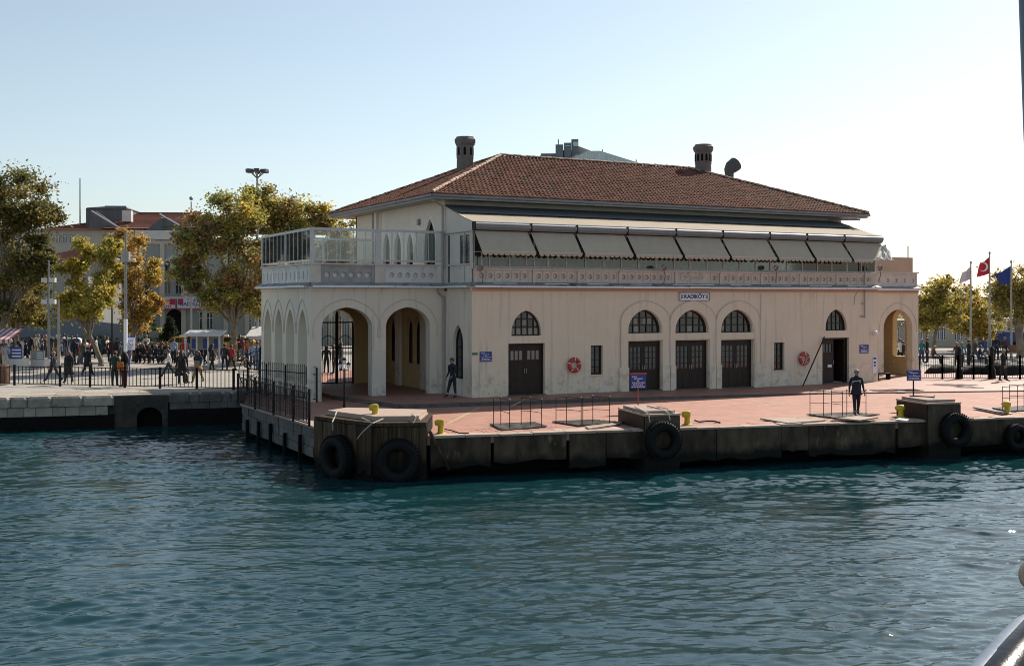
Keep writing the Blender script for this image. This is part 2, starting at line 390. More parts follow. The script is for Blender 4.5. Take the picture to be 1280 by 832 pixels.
M['greenstone'] = mat('grey_green_render', (0.30,0.31,0.285), (0.26,0.27,0.25), 0.6, 0.9, 0.1)
M['creamhouse'] = mat('cream_render', (0.50,0.46,0.38), (0.44,0.41,0.34), 0.7, 0.9, 0.1)
M['orangehouse'] = mat('orange_render', (0.46,0.24,0.12), (0.40,0.21,0.11), 0.9, 0.9, 0.1)
M['slategrey'] = mat('grey_cladding', (0.13,0.13,0.135), (0.09,0.09,0.095), 1.2, 0.8, 0.1, stretch=(3,3,0.15))
M['farred'] = mat('far_red_roof', (0.23,0.085,0.058), (0.17,0.066,0.045), 2.5, 0.9, 0.2)
M['bluedark'] = mat('dark_blue_tile', (0.03,0.05,0.085), (0.05,0.07,0.11), 3, 0.4)
M['towergrey'] = mat('tower_cladding', (0.13,0.16,0.19), (0.10,0.125,0.15), 1, 0.6)
M['towerpink'] = mat('tower_render', (0.42,0.36,0.33), (0.36,0.31,0.29), 0.5, 0.9)
M['towerglass'] = mat('green_tinted_glazing', (0.42,0.52,0.54), (0.34,0.45,0.48), 0.6, 0.15)
M['hull'] = mat('dark_blue_gloss', (0.004,0.006,0.011), (0.010,0.014,0.022), 9, 0.22, 0.06, 18, spec=0.06)
M['polegrey'] = mat('grey_gloss', (0.17,0.20,0.235), (0.12,0.145,0.18), 6, 0.4, 0.1)
M['tanwood'] = mat('varnished_tan', (0.50,0.36,0.25), (0.42,0.30,0.21), 8, 0.35)
M['deck'] = mat('ferry_deck', (0.12,0.14,0.13), (0.09,0.11,0.10), 4, 0.7)
M['banner_white'] = mat('banner_white', (0.62,0.58,0.60), None, 3, 0.7)
M['banner_red'] = mat('banner_red', (0.45,0.02,0.06), None, 3, 0.7)
M['banner_blue'] = mat('banner_blue', (0.03,0.06,0.32), None, 3, 0.7)
M['flag_red'] = mat('red_flag_cloth', (0.55,0.02,0.03), (0.48,0.02,0.03), 3, 0.8)
M['flag_blue'] = mat('blue_flag_cloth', (0.025,0.05,0.24), (0.02,0.04,0.19), 3, 0.8)
M['flag_white'] = mat('white_flag_cloth', (0.62,0.56,0.60), (0.52,0.47,0.51), 2, 0.8)
M['green_sign'] = mat('green_board', (0.03,0.16,0.12), None, 3, 0.6)
M['taxi'] = mat('taxi_yellow', (0.50,0.26,0.02), (0.45,0.22,0.02), 2, 0.35)
M['carwhite'] = mat('car_white', (0.62,0.63,0.64), None, 2, 0.35)
M['carblue'] = mat('car_dark_blue', (0.02,0.04,0.10), None, 2, 0.35)
M['concrete_pole'] = mat('concrete_pole', (0.40,0.38,0.34), (0.32,0.30,0.27), 4, 0.9, 0.2)
M['wicker'] = mat('brown_wicker', (0.24,0.13,0.075), (0.14,0.075,0.045), 14, 0.9, 0.6, stretch=(1,1,3))
M['evergreen'] = M['leaf']
# ================================================================== SETTING: water and ground
ZW = -1.4
WAVE = 0.036
def build_water():
    l = np.arange(-34, 26.01, 0.095); d = np.concatenate([np.arange(9, 30, 0.052), np.arange(30, 58.01, 0.068)])
    LL, DD = np.meshgrid(l.astype(np.float32), d.astype(np.float32))
    H = np.zeros_like(LL); r = np.random.default_rng(5)
    warp = (np.sin(0.13*LL+0.21*DD)*1.4+np.sin(0.31*LL-0.17*DD+1.3)*0.7).astype(np.float32)
    gust = 0.82+0.30*np.sin(0.17*LL+0.48*DD+warp)*np.sin(0.11*LL-0.2*DD+1)+0.22*np.sin(0.61*LL-0.29*DD+2*warp)
    for i in range(120):
        lam = 0.20*(10.0)**(r.random()**1.8) if i < 110 else 1.1+1.9*r.random()
        k = 2*math.pi/lam
        a0 = D2R(98)+r.normal()*D2R(19 if lam > .8 else 26)      # travel direction, mostly towards the ferry
        slope = WAVE*(0.6+0.8*r.random())*(1.0 if lam < 1.2 else 0.6)
        amp = slope/k
        if i >= 110: a0 = D2R(116)+r.normal()*D2R(5)
        ph = r.random()*6.283
        env = 0.6+0.4*np.sin(LL*r.normal()*0.5+DD*r.normal()*0.5+r.random()*6)
        q = k*(math.cos(a0)*LL+math.sin(a0)*DD)+ph+warp*min(1.6,k*0.16)
        sh = 0.5+0.5*np.sin(q)
        H += amp*env*gust*(2*sh**1.7-0.9)
    edge = np.minimum.reduce([LL-l[0], l[-1]-LL, DD-d[0], d[-1]-DD])
    H *= np.clip(edge/3.0, 0, 1)
    nx, ny = len(l), len(d)
    X = CX+LL*RV.x+DD*FV.x; Y = CY+LL*RV.y+DD*FV.y
    V = np.stack([X, Y, ZW+H], -1).reshape(-1, 3)
    idx = np.arange(nx*ny).reshape(ny, nx)
    Q = np.stack([idx[:-1,:-1], idx[:-1,1:], idx[1:,1:], idx[1:,:-1]], -1).reshape(-1, 4)
    # calm water beyond the modelled waves: four sheets that meet the patch edge to edge
    B = 900.0
    def p(a, b): q = LD(a, b, ZW); return (q.x, q.y, q.z)
    ext = [p(-B,-B),p(B,-B),p(B,B),p(-B,B),p(l[0],d[0]),p(l[-1],d[0]),p(l[-1],d[-1]),p(l[0],d[-1])]
    n0 = len(V)
    V = np.vstack([V, np.array(ext)])
    E = np.array([(0,1,5,4),(1,2,6,5),(2,3,7,6),(3,0,4,7)])+n0
    Q = np.vstack([Q, E])
    me = bpy.data.meshes.new('water')
    me.vertices.add(len(V)); me.vertices.foreach_set('co', V.astype(np.float32).ravel())
    me.loops.add(Q.size); me.loops.foreach_set('vertex_index', Q.astype(np.int32).ravel())
    me.polygons.add(len(Q)); me.polygons.foreach_set('loop_start', np.arange(0, Q.size, 4, dtype=np.int32))
    me.polygons.foreach_set('use_smooth', np.ones(len(Q), dtype=bool))
    me.update(calc_edges=True); me.validate()
    m = bpy.data.materials.new('sea_water'); m.use_nodes = True
    n = m.node_tree.nodes; k = m.node_tree.links; b = n['Principled BSDF']
    b.inputs['Base Color'].default_value = (0.006, 0.036, 0.042, 1)
    b.inputs['Roughness'].default_value = 0.03; b.inputs['IOR'].default_value = 1.5
    geo = n.new('ShaderNodeNewGeometry'); mp = n.new('ShaderNodeMapping'); mp.vector_type = 'TEXTURE'
    mp.inputs['Rotation'].default_value = (0,0,-D2R(27.8)+D2R(8)); mp.inputs['Scale'].default_value = (1.7,0.6,1)
    k.new(geo.outputs['Position'], mp.inputs[0])
    def nz(sc, det, dist=0.3):
        t = n.new('ShaderNodeTexNoise'); t.inputs['Scale'].default_value = sc; t.inputs['Detail'].default_value = det
        t.inputs['Distortion'].default_value = dist; t.inputs['Roughness'].default_value = 0.55
        k.new(mp.outputs[0], t.inputs['Vector']); return t
    def bump(src, strength, distn, prev=None):
        q = n.new('ShaderNodeBump'); q.inputs['Strength'].default_value = strength; q.inputs['Distance'].default_value = distn
        k.new(src.outputs[0], q.inputs['Height'])
        if prev: k.new(prev.outputs[0], q.inputs['Normal'])
        return q
    b1 = bump(nz(3.4, 5), 1.0, 0.008)
    b2 = bump(nz(7.5, 3, 0.6), 1.0, 0.0025, b1)
    k.new(b2.outputs[0], b.inputs['Normal'])
    me.materials.append(m)
    o = bpy.data.objects.new('water', me); COL.objects.link(o); o['kind'] = 'structure'
    return o
build_water()

# ---- the quay: its front edge seen from the ferry is the line d = 38.3 + 0.275 l
EM = 0.275; EC = 38.3
def E(px):
    k = (px-640)/F_PX; d = EC/(1-EM*k); return (k*d, d)
ED = Vector((1, EM)).normalized(); EN = Vector((EM, -1)).normalized()    # along the edge / out to the water, in (l, d)
def EL(l, out=0.0, z=0.0):                                             # point at sideways l on the edge, moved out to the water
    return LD(l+EN.x*out, EC+EM*l+EN.y*out, z)
qpoly_ld = [(-12.9,54.6),(-11.7,48.8),(-6.96,40.1),(-6.2,39.2),(-4.6,38.0),(-2.85,EC-EM*2.85),(62,EC+EM*62),(62,78),(-13.2,78)]
qpoly = [tuple(LD(a,b).xy) for a,b in qpoly_ld]
mb = MB(); mb.prism(qpoly, -0.28, 0.0)
quay = mb.obj('quay', M['red_pave'], kind='structure')
# the dark wall standing back under the deck
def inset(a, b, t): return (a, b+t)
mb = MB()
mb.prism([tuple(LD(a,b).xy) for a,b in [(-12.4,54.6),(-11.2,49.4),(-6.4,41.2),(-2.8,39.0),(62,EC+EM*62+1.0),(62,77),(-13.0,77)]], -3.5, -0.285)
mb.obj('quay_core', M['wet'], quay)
# fascia panels along the front, each with its own size and set
l = -2.75
while l < 46:
    wd = random.choice([1.1,1.6,2.1,2.6,1.35])
    if l+wd > 46: break
    mb = MB()
    a = LD(l,EC+EM*l); h = random.choice([0.95,1.05,1.15,1.0,0.9])
    if 0.3 < l < 3.2: h += 0.22
    out = random.uniform(0.03,0.10)
    q = [EL(l+0.012,out), EL(l+wd*0.964-0.012,out), EL(l+wd*0.964-0.012,-0.18), EL(l+0.012,-0.18)]
    # slightly ragged lower edge
    n = 5; top = -0.055
    front = [q[0].lerp(q[1], i/n) for i in range(n+1)]; back = [q[3].lerp(q[2], i/n) for i in range(n+1)]
    zb = [-h+random.uniform(-0.07,0.07) for i in range(n+1)]
    vs = [(p.x,p.y,top) for p in front]+[(p.x,p.y,z) for p,z in zip(front,zb)]+[(p.x,p.y,top) for p in back]+[(p.x,p.y,z) for p,z in zip(back,zb)]
    m_ = n+1; fs = []
    for i in range(n):
        fs += [(i,i+1,m_+i+1,m_+i),(2*m_+i+1,2*m_+i,3*m_+i,3*m_+i+1),(i+1,i,2*m_+i,2*m_+i+1),(m_+i,m_+i+1,3*m_+i+1,3*m_+i)]
    fs += [(0,m_,3*m_,2*m_),(n,2*m_+n,3*m_+n,m_+n)]
    mb.add(vs, fs)
    mb.obj('fascia_panel', M['quay_conc'], quay, loc=(a.x,a.y,-0.5))
    l += wd*0.964+ (0.10 if random.random() < 0.25 else 0.0)
# coping slabs on the edge
l = -2.7
while l < 46:
    wd = random.uniform(0.75,1.5)
    mb = MB(); dz = random.uniform(0.005,0.05); g = 0.014
    c = [EL(l+g,0.10), EL(l+wd-g,0.10), EL(l+wd-g,-0.42+random.uniform(-.05,.05)), EL(l+g,-0.42+random.uniform(-.05,.05))]
    mb.prism([(p.x,p.y) for p in c], -0.05, dz)
    o = mb.obj('coping_slab', M['coping'], quay, loc=(c[0].x,c[0].y,0))
    l += wd
# second row of wider slabs behind the coping at the left part
l = -2.5
while l < 18:
    wd = random.uniform(1.6,2.6)
    c = [EL(l+.012,-0.445), EL(l+wd-.012,-0.445), EL(l+wd-.012,-1.05), EL(l+.012,-1.05)]
    mb = MB(); mb.prism([(p.x,p.y) for p in c], -0.05, random.uniform(0.006,0.022))
    mb.obj('edge_slab', M['coping'] if random.random() < 0.5 else M['red_pave'], quay, loc=(c[0].x,c[0].y,0))
    l += wd
# left face of the quay: courses of grey blocks
A_ = LD(-11.7,48.8); B_ = LD(-6.96,40.1)
dv = (B_-A_); ln = dv.length; dv.normalize(); nv = Vector((dv.y,-dv.x,0)); 
if nv.dot(RV.to_3d()) > 0: nv = -nv
for row in range(3):
    z1 = -0.02-row*0.36; s = 0.0 if row % 2 == 0 else -0.35
    while s < ln:
        wd = random.uniform(0.72,1.15); a = max(s,0); b = min(s+wd, ln)
        if b-a > 0.15:
            o_ = random.uniform(0.03,0.09)
            pa = A_+dv*(a+0.012)+nv*o_; pb = A_+dv*(b-0.012)+nv*o_
            mb = MB(); mb.prism([(pa.x,pa.y),(pb.x,pb.y),(pb.x-nv.x*.3,pb.y-nv.y*.3),(pa.x-nv.x*.3,pa.y-nv.y*.3)], z1-0.345, z1)
            mb.obj('stone_block', M['greyblock'], quay, loc=(pa.x,pa.y,z1))
        s += wd
mb = MB()
c0 = A_-nv*0.0; 
pa = A_+nv*0.14; pb = B_+nv*0.14
mb.prism([(pa.x,pa.y),(pb.x,pb.y),(pb.x-nv.x*.55,pb.y-nv.y*.55),(pa.x-nv.x*.55,pa.y-nv.y*.55)], -0.015, 0.06)
mb.obj('edge_kerb', M['coping'], quay)
for s in (1.2,2.9,4.6,6.5,8.4):
    p = A_+dv*s+nv*0.16
    mb = MB(); mb.obox((p.x,p.y), dv.xy, nv.xy, 0.06, 0.06, -2.4, -0.45+random.uniform(-.1,.1))
    mb.obj('fender_post', M['wet'], quay, loc=(p.x,p.y,-1))
# ---- raised platform in front of the doors, dying out to the right
P = [LD(-8.35,51.9),LD(-4.7,47.2),LD(5.14,50.7),LD(14.4,54.3),LD(25.6,56.0),LD(50,60)]
mb = MB()
def pz(v):
    X = v.x; t = min(max((X-6)/10,0),1); return 0.16*(1-t)+0.045*t
top = [(p.x,p.y,pz(p)) for p in P]
backl = [LD(-8.6,54.0),]
extra = [LD(50,76),LD(-11.0,70),LD(-9.3,54.0)]
top += [(p.x,p.y,pz(p)) for p in extra]
# break the top along X so the fall is smooth
bmq = bmesh.new(); vs = [bmq.verts.new(p) for p in top]; bmq.faces.new(vs)
for xc in (6.0,8.5,11,13.5,16.0):
    gm = bmq.verts[:]+bmq.edges[:]+bmq.faces[:]
    bmesh.ops.bisect_plane(bmq, geom=gm, plane_co=(xc,0,0), plane_no=(1,0,0))
for v in bmq.verts: v.co.z = pz(v.co)
ext = bmesh.ops.extrude_face_region(bmq, geom=bmq.faces[:])
for g in ext['geom']:
    if isinstance(g, bmesh.types.BMVert): g.co.z = -0.02
bmesh.ops.recalc_face_normals(bmq, faces=bmq.faces)
me = bpy.data.meshes.new('platform'); bmq.to_mesh(me); bmq.free(); me.materials.append(M['floor_tile'])
platform = bpy.data.objects.new('platform', me); COL.objects.link(platform); platform['kind'] = 'structure'
# kerb stones along its edge
for i in range(len(P)-1):
    a, b = P[i], P[i+1]; n = max(1,int((b-a).length/1.25)); t = (b-a).normalized(); nn = Vector((t.y,-t.x,0))
    for k in range(n):
        p = a.lerp(b,k/n); q = a.lerp(b,(k+1)/n)
        za = pz(p)+0.006; zb = pz(q)+0.006; g = t*0.008
        ps = [p+g+nn*0.07,q-g+nn*0.07,q-g-nn*0.12,p+g-nn*0.12]
        zz = [za,zb,zb,za]
        mb = MB(); mb.add([(v.x,v.y,-0.01) for v in ps]+[(v.x,v.y,z) for v,z in zip(ps,zz)], [(3,2,1,0),(4,5,6,7),(0,1,5,4),(1,2,6,5),(2,3,7,6),(3,0,4,7)])
        mb.obj('kerb_stone', M['kerb'], platform, loc=(p.x,p.y,0))
# worn yellow guide lines
def strip(pts, wd, z, m, parent):
    mb = MB()
    for a, b in zip(pts[:-1], pts[1:]):
        t = (b-a).normalized(); nn = Vector((t.y,-t.x,0))*wd/2
        f = z if callable(z) else (lambda v: z)
        q = [a+nn,b+nn,b-nn,a-nn]; mb.add([(v.x,v.y,f(v)) for v in q], [(0,1,2,3)])
    return mb.obj('painted_line', m, parent)
zf = lambda v: pz(v)+0.005
strip([Vector((-5.4,0.2,0)),Vector((-1.2,-0.75,0)),Vector((5.8,-1.3,0)),Vector((5.9,-1.33,0))], 0.11, zf, M['yellow_line'], platform)
strip([G(560,529),G(600,509)], 0.14, 0.0045, M['yellow_line'], quay)
strip([G(655,500,.16),G(640,512)], 0.12, zf, M['yellow_line'], platform)
strip([G(885,508),G(945,503)], 0.16, 0.0045, M['yellow_line'], quay)
strip([G(945,508),G(1000,501)], 0.14, 0.0045, M['yellow_line'], quay)
# wet patches near the right wing
def blotch(c, rx, ry, z, name, m, parent, n=22):
    mb = MB(); pts = []
    for k in range(n):
        a = 2*math.pi*k/n; q = 1+random.uniform(-.3,.25)
        v = Vector(c)+RV.to_3d()*math.cos(a)*rx*q+FV.to_3d()*math.sin(a)*ry*q; pts.append((v.x,v.y,z))
    mb.add(pts, [tuple(range(n))]); return mb.obj(name, m, parent)
M['damp'] = mat('damp_paving', (0.15,0.075,0.06), (0.20,0.10,0.08), 2, 0.22, 0.05)
for px, py, rx, ry in ((1116,488,1.3,1.0),(1135,487,0.7,.6),(1190,481,1.2,.8),(1212,484,.8,.5)):
    c = G(px,py,0.05); blotch(c, rx, ry, (pz(c) if py < 489 else 0)+0.005, 'damp_patch', M['damp'], platform)
# ---- mainland: one sheet to the horizon with its sea wall
pA = (-23.4,51.2); pB = (-12.8,54.3)
sl = (pB[1]-pA[1])/(pB[0]-pA[0])
mb = MB()
land = [(-420, pA[1]+sl*(-420-pA[0])+0), (-12.6,54.36), (-12.6,77.0), (62.0,77.0), (62.0,60), (420,150), (900,900),(-900,900)]
land = [(-80,pA[1]+sl*(-80-pA[0])+.7),(-12.75,55.02),(-12.75,70.0),(61.9,70.0),(61.9,58.0),(700,120),(900,1400),(-900,1400),(-900,30)]
mb.prism([tuple(LD(a,b).xy) for a,b in land], -3.0, 0.03)
ground = mb.obj('ground', M['plaza'], kind='structure')
def WL(l, out=0, z=0):        # along the sea wall
    d = pA[1]+sl*(l-pA[0]); n = Vector((sl,-1)).normalized(); return LD(l+n.x*out, d+n.y*out, z)
# promenade strip, one kerb step above the plaza sheet
mb = MB(); mb.prism([tuple(p.xy) for p in (WL(-60),WL(-12.8),WL(-12.8,-6.4),WL(-60,-6.4))], -0.30, 0.10)
prom = mb.obj('promenade', M['plaza'], kind='structure')
def wall_block(l0, l1, z0, z1, out, name, m, bev=0.03, depth=0.55):
    mb = MB(); U = (WL(l1)-WL(l0)); L_ = U.length; ang = math.atan2(U.y,U.x)
    mb.bevbox(0.006, L_-0.006, -out, depth-out, z0, z1, bev)
    R = Matrix.Rotation(ang,3,'Z'); c = WL(l0)
    mb.v = [tuple(R@Vector((x,y,0))+Vector((c.x,c.y,z))) for x,y,z in mb.v]
    return mb.obj(name, m, prom, loc=(c.x,c.y,z1))
def lpx(px): 
    k = (px-640)/F_PX; d = (pA[1]-sl*pA[0])/(1-sl*k); return k*d
px_caps = [-320,-286,-250,-214,-178,-140,-104,-66,-30,13,35,65,104,143]
for a, b in zip(px_caps[:-1], px_caps[1:]):
    wall_block(lpx(a), lpx(b), -0.36, 0.115+random.uniform(-.015,.015), 0.14+random.uniform(-.02,.02), 'cap_stone', M['stone'], 0.10, 0.9)
for a, b in zip([-320,-270,-222,-170,-120,-70,-24,9,30,45,66,82,100,120], [-270,-222,-170,-120,-70,-24,9,30,45,66,82,100,120,135]):
    wall_block(lpx(a), lpx(b), -0.80, -0.385, 0.04+random.uniform(-.02,.03), 'wall_stone', M['stone'], 0.025)
for a, b in ((210,238),(238,250),(250,278),(278,290),(290,309)):
    wall_block(lpx(a), lpx(b), -0.30, 0.11+random.uniform(-.02,.02), 0.10+random.uniform(-.02,.02), 'cap_stone', M['greyblock'], 0.08, 0.9)
for a, b in ((212,240),(240,262),(262,285),(285,309)):
    wall_block(lpx(a), lpx(b), -0.62, -0.31, 0.05, 'wall_stone', M['greyblock'], 0.02)
# culvert mouth between them and the dark foot of the wall
mb = MB()
u0, u1 = 0, (WL(lpx(210))-WL(lpx(143))).length
U = (WL(lpx(210))-WL(lpx(143))).normalized(); Nn = Vector((U.y,-U.x,0))
hole = arch(1.0, 2.15, -2.6, -1.0, -0.50, 0.5)
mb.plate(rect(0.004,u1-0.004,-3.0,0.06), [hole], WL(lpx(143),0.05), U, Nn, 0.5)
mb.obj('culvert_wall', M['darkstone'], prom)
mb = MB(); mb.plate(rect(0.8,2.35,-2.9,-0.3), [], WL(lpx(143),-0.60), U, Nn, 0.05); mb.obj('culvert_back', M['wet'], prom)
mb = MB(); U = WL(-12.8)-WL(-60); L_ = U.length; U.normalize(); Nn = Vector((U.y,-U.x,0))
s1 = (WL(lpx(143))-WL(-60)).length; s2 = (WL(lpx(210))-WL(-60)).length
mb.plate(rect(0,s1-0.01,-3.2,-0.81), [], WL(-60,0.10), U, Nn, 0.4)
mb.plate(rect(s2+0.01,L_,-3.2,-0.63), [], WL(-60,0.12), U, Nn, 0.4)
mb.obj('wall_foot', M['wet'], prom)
# large paving slabs along the promenade edge
l = -32.0
while l < -13.4:
    wd = random.uniform(1.0,1.7)
    for r0, r1 in ((-0.78,-1.75),(-1.76,-2.9)):
        c = [WL(l+.015,r0),WL(min(l+wd,-13)-.015,r0),WL(min(l+wd,-13)-.015,r1),WL(l+.015,r1)]
        mb = MB(); mb.prism([(p.x,p.y) for p in c], 0.05, 0.105+random.uniform(0,.03))
        mb.obj('paving_slab', M['stone'], prom, loc=(c[0].x,c[0].y,.1))
    l += wd
# road strip in front of the theatre
mb = MB(); mb.prism([tuple(LD(a,b).xy) for a,b in ((-160,88),(-30,92),(60,94),(200,110),(200,118),(60,100.5),(-30,98),(-160,95))], -0.02, 0.034)
mb.obj('road', M['asphalt'], kind='structure')
# ================================================================== THE FERRY TERMINAL
T = thing('ferry_terminal', 'cream two storey ferry terminal with red tiled hip roof, grey awnings and arched side wing', 'building', (12.5,7.5,0))
XR = FX(1097.5); YU = 3.0; XW = -6.57; YW = 11.2; YB = 15.3; XU = 25.2
ZC = 5.08                                  # underside of the cornice
UX, UY = Vector((1,0,0)), Vector((0,1,0))
NF, NL, NR, NB = Vector((0,-1,0)), Vector((-1,0,0)), Vector((1,0,0)), Vector((0,1,0))
zg = lambda X: pz(Vector((X,0,0)))
doors = [(635.5,681,429,495,639.3,676.5,388,419.6,'panel'),(785.5,827,426,489.5,785.5,826.5,387,416.3,'glazed'),
         (844.4,885.5,425,487.5,844.4,885,387.3,415.9,'glazed'),(901.5,941.5,424.5,486,901.5,940.5,387,415.4,'glazed'),
         (1028,1061.5,422,480.5,1032,1058.5,386.5,413,'open')]
slits = [(738.5,753.5,431.5,468),(967.5,980.5,428,462.5)]
holes = []
D_ = []
for a,b,yt,yb,la,lb,lt,lbm,kind in doors:
    x0,x1 = FX(a),FX(b); zt = FZ((a+b)/2,yt); zb = zg((x0+x1)/2)+0.02
    holes.append(rect(x0,x1,zb,zt))
    u0,u1 = FX(la),FX(lb); zl = FZ((la+lb)/2,lbm); za = FZ((la+lb)/2,lt)
    lun = arch(u0,u1,zl,zl+(za-zl)*0.12,za,0.60,9); holes.append(lun)
    D_.append((x0,x1,zb,zt,u0,u1,zl,za,lun,kind))
S_ = []
for a,b,yt,yb in slits:
    x0,x1 = FX(a),FX(b); z0 = FZ((a+b)/2,yb); z1 = FZ((a+b)/2,yt)
    holes.append(rect(x0,x1,z0,z1)); S_.append((x0,x1,z0,z1))
mb = MB(); mb.plate(rect(0,XR,-0.25,ZC), holes, (0,0,0), UX, NF, 0.36)
mb.obj('front_wall', M['wall'], T)
# side and back walls of the ground floor
y0,y1 = SY(579.5),SY(566); 
lanc = arch(min(y0,y1)+0.05,max(y0,y1),SZ(572,473),SZ(572,430),SZ(572,405.5),1.05,8)
mb = MB(); mb.plate(rect(0.36,YU,-0.25,ZC), [lanc], (0,0,0), UY, NL, 0.4); mb.obj('side_wall', M['wall_wing'], T)
lan_in = []
for py0 in (3.75,5.9,6.9,9.3):
    lan_in.append(arch(py0,py0+0.85,1.35,2.75,3.75,1.0,7))
mb = MB(); mb.plate(rect(YU+.01,YW,-0.25,ZC), lan_in, (0.0,0,0), UY, NL, 0.4); mb.obj('passage_wall', M['yellow'], T)
mb = MB()
mb.plate(rect(YW+.01,YB,-0.25,ZC), [], (0,0,0), UY, NL, 0.4)
mb.plate(rect(0.0,XR,-0.25,ZC), [], (0,YB,0), UX, NB, 0.36)
mb.plate(rect(0.36,YB-.36,-0.25,ZC), [], (XR,0,0), UY, NR, 0.36)
mb.obj('rear_wall', M['wall'], T)
for (a,b,s) in ((5.0,5.6,0),(8.3,8.9,0)):
    mb = MB(); mb.box(-0.16,-0.003,a,b,0.1,ZC-.02); mb.obj('pilaster', M['wall_wing'], T)
mb = MB(); mb.box(0.4,XR-.36,0.36,YB-.36,0.0,0.1); mb.obj('hall_floor', M['interior'], T)
mb = MB(); mb.plate(rect(0.42,XR-.4,0.1,ZC), [], (0,4.5,0), UX, NF, 0.1); mb.obj('partition', M['interior'], T)
# lancet glazing of the side walls
def lancet(Y0, Y1, z0, zs, za, X, name='lancet_window', k=1.05, parent=T, bars=True):
    mb = MB(); o = arch(Y0-.03,Y1+.03,z0-.03,zs,za+.04,k,8); i = arch(Y0+.06,Y1-.06,z0+.06,zs,za-.10,k,8)
    mb.plate(o, [i], (X+0.16,0,0), UY, NL, 0.06)
    if bars:
        m_ = (Y0+Y1)/2; mb.box(X+.17,X+.21,m_-.02,m_+.02,z0,za-.12)
        for q in range(1,4):
            zz = z0+(zs-z0)*q/3.3; mb.box(X+.172,X+.205,Y0+.05,Y1-.05,zz-.015,zz+.015)
    fr = mb.obj(name, M['darkwood'], parent)
    mb = MB(); mb.plate(o, [], (X+.20,0,0), UY, NL, 0.02); mb.obj('pane', M['glass'], fr)
    return fr
lancet(min(y0,y1)+0.05,max(y0,y1),SZ(572,473),SZ(572,430),SZ(572,405.5),0)
for py0 in (3.75,5.9,6.9,9.3): lancet(py0,py0+0.85,1.35,2.75,3.75,0,k=1.0)
